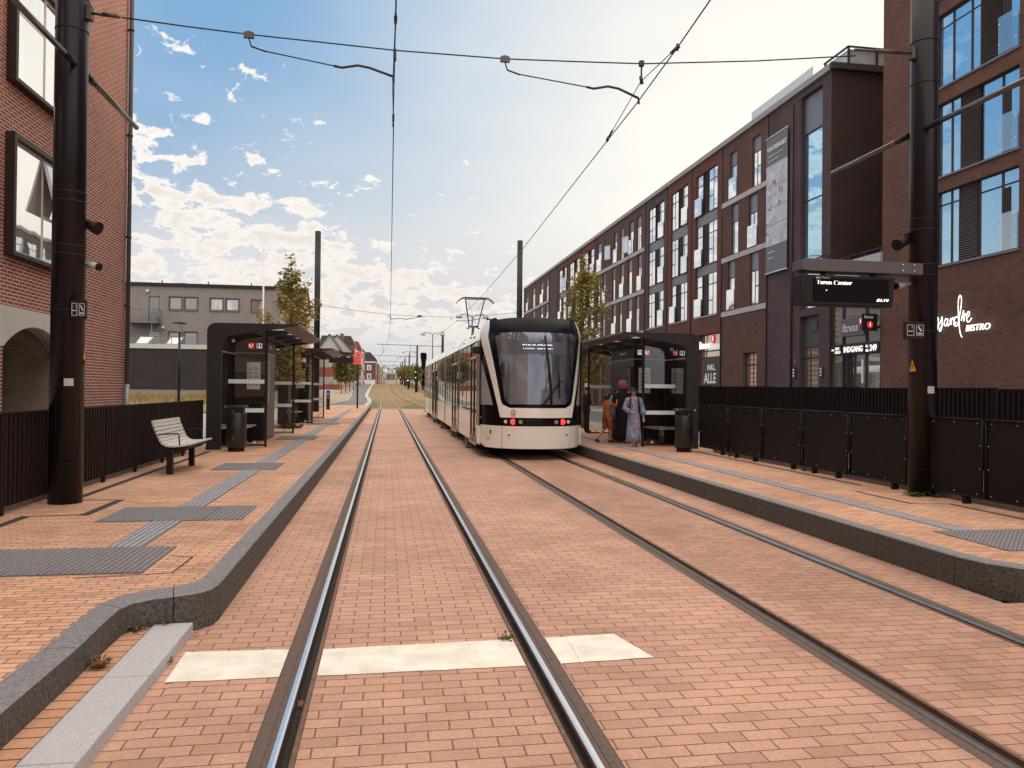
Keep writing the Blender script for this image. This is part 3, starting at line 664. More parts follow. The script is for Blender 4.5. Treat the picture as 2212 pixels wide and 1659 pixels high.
G_leftw = glossy_glass('left_window_glass', (.30, .31, .30), .62, curtain=.35)
for h in holes:
    if h[2] < 3: continue
    a, b, z0, z1 = h[:4]; x0 = XL-.15; x1 = XL+.16
    f = MB(); f.box(x0, x1, a, a+.09, z0, z1); f.box(x0, x1, b-.09, b, z0, z1); f.box(x0, x1, a+.09, b-.09, z0, z0+.07); f.box(x0, x1, a+.09, b-.09, z1-.09, z1)
    s = f.build('window_surround', mat('bronze_window_box', (.040, .022, .018), .5, .4, var=.1), lb)
    m = a+.09+(b-a-.18)*.56
    w = window(s, 'x', XL+.06, a+.09, b-.09, z0+.07, z1-.09, 1, M_framel, G_leftw, vs=(m,), hs=((z0+.95, m, b-.1),) if z0 < 5 else ((z0+1.35, a+.1, m),), name='window_frame')
# the ajar top-hung sash of the low window by the pole
f = MB(); f.cbox((XL+.19, 16.48, 5.52), .035, .95, 1.0, ry=R(-14)); f.build('open_sash', M_framel, lb); f = MB(); f.cbox((XL+.212, 16.48, 5.515), .012, .85, .90, ry=R(-14)); f.build('open_sash_glass', G_dark, lb)
dp = thing('downpipe', 'grey-brown downpipe at the corner of the red brick building', 'pipe', (XL+.09, 20.93, 0))
MB().tube([(XL+.09, 20.93, .9), (XL+.09, 20.93, 17)], .052, 10).build('pipe', mat('painted_zinc', (.11, .085, .08), .5, .4), dp)
MB().tube([(XL+.09, 20.93, .0), (XL+.09, 20.93, 1.75)], .060, 10).build('lower_pipe', mat('bare_zinc', (.26, .25, .28), .5, .5, var=.3, scale=12), dp)
for z in (2.3, 3.75, 5.5, 8.1, 10.8): mb = MB(); mb.lathe([(.066, -.03), (.066, .03)], (XL+.09, 20.93, z), 10); mb.box(XL, XL+.05, 20.91, 20.95, z-.02, z+.02); mb.build('pipe_bracket', M_frame, dp)
# ---------------------------------------------------------------- long apartment block on the right
XR = 17.7
FZ = (5.97, 8.85, 11.80); TOPZ = 14.9
ab = thing('apartment_block', 'long red and dark brick apartment block with pale bands, behind the right shelter', 'apartment building', (XR+6, 60, 0))
bays = [('D', 28.7, 33.95), ('N', 33.95, 39.0), ('R', 39.0, 43.2), ('R', 43.2, 47.2), ('K', 47.2, 51.5), ('N', 51.5, 64.4), ('R', 64.4, 69.5), ('R', 69.5, 74.9), ('R', 74.9, 79.6), ('D', 79.6, 83.7), ('N', 83.7, 99.6)]
MBR = {'D': B_dark, 'N': B_brown, 'R': B_red, 'K': B_dark}
narrow = {1: ([(34.68, 35.57), (37.26, 38.06)], [(35.0, 35.9), (37.06, 37.85)], [(34.83, 35.73), (37.43, 38.23)]),
          5: ([(52.4, 53.43), (54.14, 55.15), (56.5, 57.4), (58.2, 59.1), (61.5, 61.75), (62.67, 64.0)], [(52.27, 53.14), (54.43, 55.43), (56.43, 57.37), (58.67, 59.5), (61.4, 62.2), (63.05, 63.9)], [(52.73, 53.6), (54.4, 55.43), (56.8, 57.6), (58.4, 59.4), (61.5, 62.26), (62.9, 64.1)]),
          10: ([(84.24, 85.6), (87.2, 88.8), (92.1, 93.85), (96.8, 97.9)],)*3}
narrow = {1: tuple(reversed(narrow[1])), 5: tuple(reversed(narrow[5])), 10: narrow[10]}   # now listed from the lowest floor up
glassb = Many(); louv = Many(); spand = Many(); bands = Many(); slates = Many(); pipes = Many(); cope = MB()
def pane_unit(y0, y1, z0, z1, vs, hs): window(ab, 'x', XR+.06, y0, y1, z0, z1, -1, M_frame, G_sky, vs, hs, fw=.05, ft=.04)
for bi, (k, y0, y1) in enumerate(bays):
    hol = []
    if bi in narrow:
        for fi, z0 in enumerate(FZ):
            for p, q in narrow[bi][fi]: hol.append((p, q, z0+.02, z0+2.62 if fi < 2 else 14.25))
    elif k in 'RK': hol.append((y0+.62, y1-.62, 5.99, 14.2))
    elif bi == 0: hol += [(29.35, 31.05, 5.3, 14.55)]
    elif bi == 9: hol += []
    if bi == 0: hol += [(29.5, 31.02, 0.14, 5.0)]
    if bi == 1: hol += [(34.95, 36.4, 1.0, 3.68)]
    if bi == 2: hol += [(39.17, 42.1, .5, 4.95)]
    if bi == 3: hol += [(43.87, 46.05, .6, 3.36)]
    if bi == 5: hol += [(52.6, 54.4, .6, 3.6), (58.36, 59.75, .6, 3.9), (61.6, 62.02, .6, 3.9), (62.6, 64.2, .6, 3.9)]
    mb = MB(); wall(mb, 'x', XR, y0, y1, 0, TOPZ, hol, -1, .24)
    o = mb.build('facade', MBR[k], ab)
    o['label'] = {'D': 'dark brick bay', 'N': 'brown brick bay', 'R': 'red brick bay', 'K': 'dark brick bay'}[k]
    if bi in narrow:
        for fi, z0 in enumerate(FZ):
            zt_ = z0+2.62 if fi < 2 else 14.25
            for wi, (p, q) in enumerate(narrow[bi][fi]):
                up = z0+1.72
                mid = (p+q)/2
                pane_unit(p, q, z0+.02, up, (mid,) if wi % 2 == 0 else (q-.22,), ((z0+.95, p, mid),) if wi % 2 == 0 else ())
                slates.quad((XR+.09, p, up), (XR+.09, q, up), (XR+.09, q, zt_), (XR+.09, p, zt_))
                if (wi+fi) % 2: glassb.box(XR-.05, XR-.035, p-.02, q+.05, z0+.05, z0+1.1)
        for z0 in FZ: bands.box(XR-.035, XR+.01, y0, y1, z0-.26, z0-.005)
    elif k in 'RK':
        a, b = y0+.62, y1-.62; w = b-a
        for fi, z0 in enumerate(FZ):
            flip = (fi+bi) % 2 if bi not in (2,) else 0
            flip = {2: (1, 1, 1), 3: (1, 0, 0), 4: (0, 0, 0)}.get(bi, (0, 1, 0))[fi]
            zz = z0+2.38
            seg = [(0, .31, 'b'), (.31, .58, 'l'), (.58, 1., 'w')]
            if flip: seg = [(1-q, 1-p, t) for p, q, t in seg]
            for p, q, t in seg:
                p, q = a+w*p, a+w*q
                if t == 'w': pane_unit(p, q, z0+.02, zz, ((p+q)/2,), (z0+1.75, (z0+.85, (p+q)/2, q-.05)))
                if t == 'b': pane_unit(p, q, z0+.02, zz, (q-.2,), (z0+1.75,)); glassb.box(XR-.07, XR-.055, p-.03, q+.03, z0+.05, z0+1.08)
                if t == 'l':
                    lv_ = MB(); louv.p.append(lv_); lv_.quad((XR+.20, p, z0), (XR+.20, q, z0), (XR+.20, q, zz), (XR+.20, p, zz)); z = z0+.02
                    while z < zz-.04: lv_.add([(XR+.08, p+.02, z), (XR+.08, q-.02, z), (XR+.13, q-.02, z+.05), (XR+.13, p+.02, z+.05), (XR+.15, q-.02, z), (XR+.15, p+.02, z)], ((0, 1, 2, 3), (0, 5, 4, 1))); z += .075
            if fi < 2: spand.box(XR+.10, XR+.22, a, b, zz+.0, FZ[fi+1]+.02)
            else: spand.box(XR+.14, XR+.22, a, b, zz, 14.2)
        bands.box(XR-.04, XR+.02, a-.05, b+.05, 5.93, 5.985)
    pipes.tube([(XR-.03, y1, .1), (XR-.03, y1, 14.9)], .035, 6)
    n = max(1, round((y1-y0)/1.35))
    for i in range(n): cope.box(XR-.10, XR+.35, y0+(y1-y0)*i/n+.008, y0+(y1-y0)*(i+1)/n-.008, 14.86, 15.12)
pipes.tube([(XR-.05, 31.65, .1), (XR-.05, 31.65, 14.5)], .045, 8)
glassb.build('glass_balustrade', glossy_glass('pale_balustrade_glass', (.50, .54, .54), .55, curtain=.1), ab)
louv.build('louvre_panel', M_louv, ab); spand.build('spandrel_panel', M_spand, ab); bands.build('concrete_band', M_band, ab); slates.build('upper_window_panel', M_upanel, ab)
pipes.build('rainwater_pipe', M_frame, ab); cope.build('roof_coping', mat('zinc_coping', (.33, .31, .31), .6, .2, var=.1), ab)
# tall stair window, entrance, shop windows of the block
window(ab, 'x', XR+.18, 29.35, 31.05, 5.3, 14.55, -1, M_frame, G_blue, (), (7.4, 10.0, 12.9), fw=.06, name='stair_window')
mb = MB(); mb.quad((XR+.17, 29.4, 12.95), (XR+.17, 31.0, 12.95), (XR+.17, 31.0, 14.5), (XR+.17, 29.4, 14.5)); mb.build('upper_stair_panel', M_upanel, ab)
mb = MB(); mb.quad((XR+.2, 29.5, 3.68), (XR+.2, 31.02, 3.68), (XR+.2, 31.02, 5.0), (XR+.2, 29.5, 5.0)); mb.box(XR+.16, XR+.19, 29.9, 30.3, 4.35, 4.75); mb.build('green_grey_panel', mat('grey_green_panel', (.055, .060, .055), .5, var=.08), ab)
window(ab, 'x', XR+.2, 29.5, 31.02, .16, 3.68, -1, M_frame, G_shop, (30.45,), (3.2, (1.1, 30.5, 31.0)), fw=.07, name='entrance_door')
lamp = MB(); lamp.box(XR+.26, XR+.34, 30.58, 30.82, 2.72, 2.98); lamp.build('entrance_lamp', emat('warm_lamp', (1, .74, .5), 1.6), ab)
window(ab, 'x', XR+.2, 34.95, 36.4, 1.0, 3.68, -1, M_frame, glossy_glass('ground_floor_glass', (.22, .13, .085), .22, curtain=.12), (35.67,), (3.05,), fw=.06, name='ground_window')
window(ab, 'x', XR+.2, 43.87, 46.05, .6, 3.36, -1, M_frame, MATS['ground_floor_glass'], (45.0,), (2.7,), fw=.06, name='ground_window')
for p, q in ((52.6, 54.4), (58.36, 59.75), (61.6, 62.02), (62.6, 64.2)): window(ab, 'x', XR+.2, p, q, .6, 3.9 if p > 55 else 3.6, -1, M_frame, MATS['ground_floor_glass'], (), (), fw=.06, name='ground_window')
window(ab, 'x', XR+.2, 39.17, 42.1, .5, 4.95, -1, M_frame, glossy_glass('fitness_window_glass', (.34, .24, .15), .3, curtain=.12), (41.65,), (4.0, 3.64), fw=.06, name='shop_window')
mb = MB(); mb.box(XR+.10, XR+.15, 39.25, 41.6, .8, 3.6); mb.build('shop_poster', mat('olive_black_poster', (.045, .035, .022), .5), ab)
SR, SU = (0, -1, 0), (0, 0, 1)      # reading direction on facades that face -X
M_letw = emat('lit_white_letters', (1., .97, .95), .75); M_whitep = mat('white_lettering', (.75, .75, .78), .5, var=.03)
M_redsign = emat('lit_red_disc', (.62, .03, .03), .6)
text_mb('INKL.', .44, (XR+.09, 40.98, 2.92), SR, SU, bold=.012, xs=1.05).build('poster_lettering', M_whitep, ab); text_mb('ALLE', .78, (XR+.09, 41.4, 2.2), SR, SU, bold=.02, xs=.95).build('poster_lettering', M_whitep, ab)
sg = thing('fitness_sign', 'glowing white fitness lettering with red disc on the shop window behind the right shelter', 'sign', (XR-.1, 40.7, 4.1))
text_mb('fitness', .62, (XR-.12, 41.75, 4.12), SR, SU, depth=.05, shear=.28, xs=.98, bold=.004).build('lettering', emat('lit_fitness_letters', (1., .96, .92), .62), sg)
mb = MB(); mb.prism([(39.72+.24*math.cos(t), 4.62+.24*math.sin(t)) for t in frange(0, 6.283, 20)[:20]], 'x', XR-.15, XR-.05); d_ = mb.build('red_disc', M_redsign, sg)
text_mb('1', .33, (XR-.165, 39.80, 4.50), SR, SU, depth=.02, bold=.015).build('numeral', M_letw, d_)
# side wall, roof, penthouse
mb = MB(); mb.quad((XR, 28.7, 0), (XR+16, 28.7, 0), (XR+16, 28.7, TOPZ), (XR, 28.7, TOPZ)); mb.build('side_wall', B_darkx, ab)
mb = MB(); mb.quad((XR, 28.7, 14.8), (XR+14, 28.7, 14.8), (XR+14, 99.6, 14.8), (XR, 99.6, 14.8)); mb.quad((XR, 99.6, 0), (XR+14, 99.6, 0), (XR+14, 99.6, 14.85), (XR, 99.6, 14.85)); mb.quad((XR+14, 28.7, 0), (XR+14, 99.6, 0), (XR+14, 99.6, 14.85), (XR+14, 28.7, 14.85)); mb.build('roof', B_brown, ab)
mb = MB(); mb.box(XR+.36, XR+16, 28.55, 28.85, 14.87, 15.13); mb.box(XR-.1, XR+.35, 28.55, 28.69, 14.87, 15.13); mb.build('side_coping', mat('dark_brown_coping', (.05, .035, .025), .6), ab)
mb = MB()
for i in range(6): mb.box(XR+.5, XR+.53, 31.0+i*.95, 31.0+i*.95+.93, 15.1, 15.98)
mb.build('roof_screen', mat('pale_roof_screen', (.62, .66, .68), .4, var=.05), ab)
mb = MB(); mb.box(18.7, 20.6, 29.1, 30.6, 15.1, 15.95); mb.build('roof_box', mat('pale_roof_box', (.50, .50, .53), .4, var=.1), ab)
mb = MB()
for x, y in ((18.62, 29.0), (19.9, 29.0), (20.7, 29.0), (18.62, 30.7)): mb.box(x, x+.07, y, y+.07, 15.1, 16.05)
mb.box(18.6, 20.8, 28.99, 29.06, 16.0, 16.06); mb.box(18.6, 18.68, 29.0, 30.8, 16.0, 16.06); mb.build('roof_box_frame', M_frame, ab)
# casements standing open
for y, z, h, a in ((59.95, 12.85, 1.05, 35), (21.0*0+76.0, 12.6, 1.0, 30), (55.2, 12.6, 1.15, 20)):
    m = MB(); m2 = MB(); ca_, sa_ = math.cos(R(a)), math.sin(R(a))
    for dy, dz, w_, hh in ((-.34, 0, .07, h), (.34, 0, .07, h), (0, h/2, .68, .07), (0, -h/2, .68, .07)): m.cbox((XR-.30*ca_*(1+dy*1.2), y+dy*ca_, z+dz), .05, w_, hh+.07 if w_ < .1 else hh, rz=R(a))
    m2.cbox((XR-.30*ca_, y, z), .02, .62, h, rz=R(a)); c_ = m.build('open_casement', M_framel, ab); m2.build('casement_glass', G_sky, c_)
# banner, wall lamp, letter boxes
bn = thing('facade_banner', 'tall grey advertising banner hanging on the dark brick bay of the apartment block', 'banner', (XR-.1, 32.9, 7.2))
x = XR-.10
mb = Many(); mb.quad((x, 31.98, 12.3), (x, 33.92, 12.3), (x, 33.92, 13.62), (x, 31.98, 13.62)); mb.quad((x, 31.98, 7.3), (x, 33.92, 7.3), (x, 33.92, 8.55), (x, 31.98, 8.55)); mb.build('grey_panel', mat('banner_grey', (.16, .155, .18), .7), bn)
mb = MB()
for i, (z0, z1) in enumerate(((11.35, 12.28), (10.35, 11.3), (9.55, 10.3), (8.57, 9.5))): mb.quad((x, 31.98, z0), (x, 33.92, z0), (x, 33.92, z1), (x, 31.98, z1))
mbm = bpy.data.materials.new('banner_photos'); nt, N, L, b = nodes(mbm); geo = N.new('ShaderNodeNewGeometry'); vo = N.new('ShaderNodeTexVoronoi'); vo.distance = 'CHEBYCHEV'; vo.inputs['Scale'].default_value = 3.2; L.new(geo.outputs['Position'], vo.inputs[0])
rp = N.new('ShaderNodeValToRGB'); rp.color_ramp.interpolation = 'CONSTANT'; sp_ = N.new('ShaderNodeSeparateColor'); L.new(vo.outputs['Color'], sp_.inputs[0]); L.new(sp_.outputs[0], rp.inputs[0])
for i, (p, c) in enumerate(((0, (.50, .51, .58)), (.45, (.42, .43, .50)), (.7, (.58, .58, .64)), (.88, (.25, .22, .26)), (.95, (.45, .33, .27)))):
    e = rp.color_ramp.elements[i] if i < 2 else rp.color_ramp.elements.new(p)
    e.position = p; e.color = (*c, 1)
L.new(rp.outputs[0], b.inputs['Base Color']); b.inputs['Roughness'].default_value = .6
mb.build('photo_panel', mbm, bn)
mb = Many()
for z in (7.28, 13.64): mb.tube([(x-.01, 31.95, z), (x-.01, 33.96, z)], .03, 6)
mb.build('rod', mat('white_rod', (.7, .7, .7), .5), bn); mb = Many()
for z in (8.56, 9.52, 10.32, 11.32, 12.29): mb.box(x-.012, x-.003, 31.98, 33.92, z-.012, z+.012)
mb.build('seam', MATS['white_rod'], bn)
text_mb('VOGTERHUSET', .275, (x-.02, 33.82, 12.98), SR, SU, bold=.008, xs=.95).build('lettering', M_whitep, bn)
for z, s, t in ((12.72, .11, 'Ejerlejligheder midt i byen - rummelige'), (12.50, .11, 'og lyse boliger med egen altan'), (8.2, .13, 'Tlf. 66 12 12 34'), (7.95, .1, 'lejligheder til salg')): text_mb(t, s*.75, (x-.02, 33.7, z), SR, SU).build('small_lettering', M_whitep, bn)
def wall_lamp():
    t = thing('wall_lamp', 'grey dome lamp on a bracket on the dark brick corner', 'lamp', (17.2, 29.2, 7.1))
    MB().lathe([(.02, .30), (.12, .28), (.22, .18), (.27, .02), (.27, 0), (.02, 0)], (17.05, 29.15, 6.95), 18).build('shade', mat('grey_lamp_shade', (.33, .30, .30), .4, .2), t)
    mb = MB(); mb.tube([(17.05, 29.15, 7.25), (17.05, 29.15, 7.33), (17.66, 29.0, 7.33)], .02, 6); mb.add([(17.68, 28.9, 7.1), (17.68, 29.1, 7.45), (17.68, 28.75, 7.45)], [(0, 1, 2)]); mb.build('bracket', M_frame, t)
wall_lamp()
for y, z0 in ((31.35, 2.35), (29.2, 2.35)):
    t = thing('letter_box_panel', 'small white and black intercom plate on the dark brick '+('left of the lit entrance door' if y > 30 else 'right of the lit entrance door'), 'intercom', (XR-.04, y, z0), 'intercom plates')
    MB().box(XR-.06, XR-.005, y-.12, y+.12, z0, z0+.45).build('box', M_frame, t)
    mb = MB()
    for k in range(3): mb.box(XR-.066, XR-.06, y+.0, y+.11, z0+.06+k*.13, z0+.14+k*.13)
    mb.build('name_plate', M_whitep, t)
tag(text_mb('3', .26, (XR-.03, 31.42, 3.0), SR, SU, depth=.02).build('house_number', mat('steel_numeral', (.3, .29, .3), .5), None), 'small steel house number on the dark brick beside the entrance', 'house number')
# ---------------------------------------------------------------- link building with the fitness entrance
lk = thing('shop_entrance_block', 'glazed fitness entrance with black sign band between the two brick buildings', 'shop front', (XR+2, 27.2, 0))
mb = MB(); wall(mb, 'x', XR+.03, 25.4, 28.69, .0, 6.05, [(25.52, 28.73-.0, .14, 5.75)], -1, .2)
mb.box(XR+.03, XR+6, 25.4, 28.68, 6.0, 6.15); mb.build('frame_wall', B_dark, lk)
MB().box(XR-.02, XR+.5, 28.72, 29.48, 0.15, 5.28).build('brick_pier', B_dark, lk)
gx = XR+.12
mb = MB(); mb.quad((gx, 25.5, 3.62), (gx, 28.72, 3.62), (gx, 28.72, 5.75), (gx, 25.5, 5.75)); mb.build('upper_glazing', glossy_glass('green_grey_glass', (.045, .050, .046), .10), lk)
mb = MB(); mb.quad((gx, 25.5, .14), (gx, 28.72, .14), (gx, 28.72, 3.25), (gx, 25.5, 3.25)); mb.build('lower_glazing', G_shop, lk)
mb = MB()
for y in (25.53, 26.42, 27.9, 28.68): mb.box(gx-.06, gx+.03, y-.035, y+.035, .14, 5.75)
for z in (3.62, 3.22, 5.7): mb.box(gx-.05, gx+.03, 25.5, 28.7, z-.025, z+.025)
for y in (27.15, 27.62): mb.box(gx-.045, gx+.03, y-.03, y+.03, .14, 3.2)
mb.build('glazing_frame', M_frame, lk)
mb = MB()
for y in (27.05, 27.25): mb.tube([(gx-.1, y, .9), (gx-.1, y, 1.7)], .018, 6)
mb.build('door_handle', M_louv, lk)
mb = MB(); mb.box(gx-.03, gx-.02, 26.6, 26.72, 2.1, 3.0); mb.build('white_notice', M_whitep, lk)
mb = MB(); mb.box(gx-.02, gx+.01, 27.3, 27.9, 0.2, 3.2); mb.build('open_doorway', mat('dark_interior', (.012, .010, .010), .9), lk)
# hall lamps glimpsed inside
M_blk = mat('black_sign_face', (.012, .008, .008), .5, var=.05)
ss = thing('sign_band', 'black sign band reading INDGANG over the fitness entrance doors', 'sign', (gx-.08, 27, 3.2))
mb = MB()
for a, b in ((25.57, 26.38), (26.46, 27.86), (27.94, 28.64)): mb.box(gx-.09, gx-.05, a, b, 3.24, 3.60)
mb.build('panel', M_blk, ss)
xg = gx-.10
text_mb('INDGANG', .30, (xg, 27.78, 3.31), SR, SU, bold=.009, xs=.88).build('lettering', M_letw, ss); text_mb('249', .33, (xg, 26.12, 3.30), SR, SU, bold=.008, xs=.85).build('lettering', M_letw, ss)
for t, y, z, s in (('PR.', 26.36, 3.44, .125), ('MD.', 26.36, 3.28, .125), ('ALLE', 28.36, 3.43, .15), ('HOLD', 28.36, 3.28, .15), ('INKL.', 28.6, 3.40, .085)): text_mb(t, s, (xg, y, z), SR, SU, bold=.003, xs=.9).build('small_lettering', M_letw, ss)
fs = thing('fitness_panel_sign', 'grey panel with white fitness lettering above the entrance doors', 'sign', (gx-.1, 27.2, 3.95))
MB().box(gx-.11, gx-.065, 26.48, 27.94, 3.93, 4.62).build('panel', mat('grey_sign_panel', (.12, .10, .115), .5), fs)
text_mb('fitness', .47, (gx-.125, 27.85, 4.1), SR, SU, shear=.25, xs=.86).build('lettering', M_whitep, fs)
mb = MB(); mb.prism([(26.62+.12*math.cos(t), 4.45+.15*math.sin(t)) for t in frange(0, 6.283, 16)[:16]], 'x', gx-.14, gx-.115); d_ = mb.build('red_disc', M_redsign, fs); text_mb('1', .2, (gx-.145, 26.67, 4.38), SR, SU, bold=.006).build('numeral', M_letw, d_)
hs = thing('hanging_sign', 'small black projecting fitness sign with red disc beside the brown brick corner', 'sign', (XR-.4, 25.75, 4.0))
MB().box(XR-.62, XR-.02, 25.6, 25.68, 4.0, 4.62).build('box', M_blk, hs)
MB().box(XR-.02, XR+.1, 25.55, 25.72, 4.1, 4.2).build('bracket', M_frame, hs)
text_mb('fitness', .17, (XR-.57, 25.59, 4.45), (1, 0, 0), (0, 0, 1), shear=.25, xs=.85).build('lettering', M_whitep, hs)
mb = MB(); mb.prism([(XR-.33+.11*math.cos(t), 4.22+.13*math.sin(t)) for t in frange(0, 6.283, 16)[:16]], 'y', 25.575, 25.6); d_ = mb.build('red_disc', M_redsign, hs); text_mb('1', .18, (XR-.375, 25.57, 4.16), (1, 0, 0), (0, 0, 1), bold=.006).build('numeral', M_letw, d_)
rl_ = thing('terrace_railing', 'glass terrace railing with dark posts above the fitness entrance', 'railing', (XR+.2, 27, 6.1))
mb = MB(); mb.tube([(XR+.1, 25.45, 7.06), (XR+.1, 28.65, 7.06)], .022, 6)
for y in (25.6, 26.6, 27.6, 28.55): mb.tube([(XR+.1, y, 6.1), (XR+.1, y, 7.05)], .018, 6)
mb.build('handrail', M_frame, rl_); MB().box(XR+.09, XR+.11, 25.5, 28.6, 6.2, 6.9).build('glass', mat('pale_balcony_glass', (.36, .40, .43), .2, var=.1), rl_)
# ---------------------------------------------------------------- brown corner building at the right edge
cb_ = thing('corner_building', 'tall brown brick building with blue windows at the right edge of the picture', 'building', (XR+5, 18, 0))
groups = []
for fi, zb in enumerate((5.88, 8.77, 11.68, 14.6, 17.5)): groups.append((19.27, 22.66, zb, zb+2.40))
allh = list(groups)+[(a-5.2, b-5.2, c, d) for a, b, c, d in groups]+[(a-10.4, b-10.4, c, d) for a, b, c, d in groups]
mb = MB(); wall(mb, 'x', XR, 0, 25.39, 0, 21, allh, -1, .20)
mb.build('wall', B_corner, cb_)
mb = MB(); mb.quad((XR, 25.39, 0), (XR+12, 25.39, 0), (XR+12, 25.39, 21), (XR, 25.39, 21)); mb.quad((XR, 0, 21), (XR, 25.39, 21), (XR+12, 25.39, 21), (XR+12, 0, 21)); mb.quad((XR, 0, 0), (XR+12, 0, 0), (XR+12, 0, 21), (XR, 0, 21)); mb.quad((XR+12, 0, 0), (XR+12, 25.39, 0), (XR+12, 25.39, 21), (XR+12, 0, 21)); mb.build('end_wall', B_darkx, cb_)
sill = Many(); lv = Many(); up = Many(); bal = Many(); dark = Many(); st_ = Many()
for gi, (a, b, z0, z1) in enumerate(allh):
    fi = gi % 5; d = a-19.27
    lay = {0: [(22.05, 22.66, 'g'), (21.7, 22.05, 'g'), (20.93, 21.7, 'l'), (19.98, 20.87, 'g'), (19.30, 19.98, 'o')], 1: [(22.05, 22.66, 'g'), (21.65, 22.05, 'g'), (20.90, 21.65, 'l'), (19.98, 20.78, 'g'), (19.30, 19.98, 'o')],
           2: [(22.0, 22.66, 'g'), (21.22, 22.0, 'g'), (20.84, 21.22, 'g'), (20.04, 20.84, 'l'), (19.30, 20.0, 'o')]}[fi if fi < 3 else (fi-3) % 3]
    for p, q, t in lay:
        p += d; q += d
        if t == 'l':
            lq = MB(); lv.p.append(lq); lq.quad((XR+.17, p, z0), (XR+.17, q, z0), (XR+.17, q, z1), (XR+.17, p, z1)); z = z0+.03
            while z < z1-.04: lq.add([(XR+.09, p+.02, z), (XR+.09, q-.02, z), (XR+.14, q-.02, z+.05), (XR+.14, p+.02, z+.05), (XR+.16, q-.02, z), (XR+.16, p+.02, z)], ((0, 1, 2, 3), (0, 5, 4, 1))); z += .075
        else:
            window(cb_, 'x', XR+.12, p, q, z0+.02, z1, -1, M_frame, G_blue, (), (z1-.42,), fw=.045)
            up.quad((XR+.155, p+.04, z1-.40), (XR+.155, q-.04, z1-.40), (XR+.155, q-.04, z1-.05), (XR+.155, p+.04, z1-.05))
            if t == 'o':
                bal.box(XR-.05, XR-.035, p-.03, q, z0+.03, z0+1.12); dark.box(XR+.13, XR+.15, q-.30, q-.05, z0+.08, z1-.5)
                sq_ = MB(); st_.p.append(sq_)
                for yy in (p+.04, q-.04):
                    for zz in (z0+.3, z0+.9): sq_.ball((XR-.06, yy, zz), .025, 8, 5)
    sill.box(XR-.05, XR+.05, a-.04, b+.04, z0-.05, z0+.01)
sill.build('window_sill', M_spand, cb_); lv.build('louvre_panel', M_louv, cb_); up.build('upper_panel', mat('blue_grey_panel', (.15, .17, .22), .4, .2), cb_)
bal.build('glass_balustrade', clear_glass('tinted_balustrade', (.72, .86, .90), .25), cb_); dark.build('open_casement', mat('open_window_dark', (.03, .018, .015), .8), cb_); st_.build('balustrade_stud', mat('white_stud', (.8, .8, .8), .3), cb_)
# neon restaurant sign: handwriting in bent tube plus capitals
ns = thing('neon_sign', 'white neon handwriting with BISTRO below, on the brown brick wall', 'neon sign', (XR-.1, 21.6, 4.0))
M_neon = emat('neon_tube', (.93, 1., .93), 1.2); xn = XR-.10
def stroke(mb, pts, x0, z0, sc, r=.016):
    P = [Vector((xn, x0-u*sc, z0+v*sc)) for u, v in pts]; Q = []
    for i in range(len(P)-1):
        p0 = P[max(i-1, 0)]; p1, p2 = P[i], P[i+1]; p3 = P[min(i+2, len(P)-1)]
        for k in range(4):
            t = k/4; Q.append(.5*((2*p1)+(p2-p0)*t+(2*p0-5*p1+4*p2-p3)*t*t+(3*p1-p0-3*p2+p3)*t*t*t))
    Q.append(P[-1]); mb.tube(Q, r, 6)
glyph = {'a': [(.50, .60), (.30, .76), (.08, .45), (.15, .10), (.36, .12), (.50, .5), (.53, .72), (.50, .3), (.56, .04), (.66, .08), (.76, .25)],
         's': [(-.05, .3), (.2, .78), (.27, .98), (.30, .55), (.26, .1), (.12, -.3), (-.06, -.36), (-.08, -.2), (.12, .0), (.42, .28)],
         'n': [(.0, .3), (.12, .72), (.14, .1), (.16, .4), (.38, .75), (.52, .6), (.5, .15), (.62, .05), (.8, .3)],
         'r': [(.0, .2), (.25, .95), (.3, 1.15), (.33, .75), (.33, .1), (.4, .55), (.6, .8), (.72, .72)],
         'e': [(.0, .35), (.35, .6), (.42, .88), (.25, .98), (.05, .6), (.1, .1), (.35, .0), (.7, .35)]}
mb = MB(); z0 = 3.86; sc = .34; y = 22.72
for ch, w in (('a', .78), ('s', .52), ('s', .50), ('a', .80), ('n', .62)):
    stroke(mb, glyph[ch], y, z0+(22.72-y)*.02, sc); y -= w*sc*1.0
y -= .02
stroke(mb, [(.75, .55), (.35, .85), (.05, .4), (.2, .0), (.55, .1), (.78, .9), (.98, 1.9), (.98, 2.55), (.78, 2.75), (.62, 2.3), (.62, 1.3), (.72, .2), (.82, -.5), (1.0, -1.0), (1.12, -1.08)], y+.08, z0, sc); y -= .98*sc
for ch, w in (('r', .62), ('e', .7)): stroke(mb, glyph[ch], y+.08, z0+.08, sc*.95); y -= w*sc
stroke(mb, [(.8, .9), (.4, 1.1), (.05, .5), (.3, .0), (.8, .2)], 23.05, z0, sc)
mb.build('script_tube', M_neon, ns)
text_mb('BISTRO', .275, (xn-.0, 21.17, 3.655), SR, SU, depth=.03, shear=.18, bold=.0, xs=1.08).build('capital_letters', M_neon, ns)
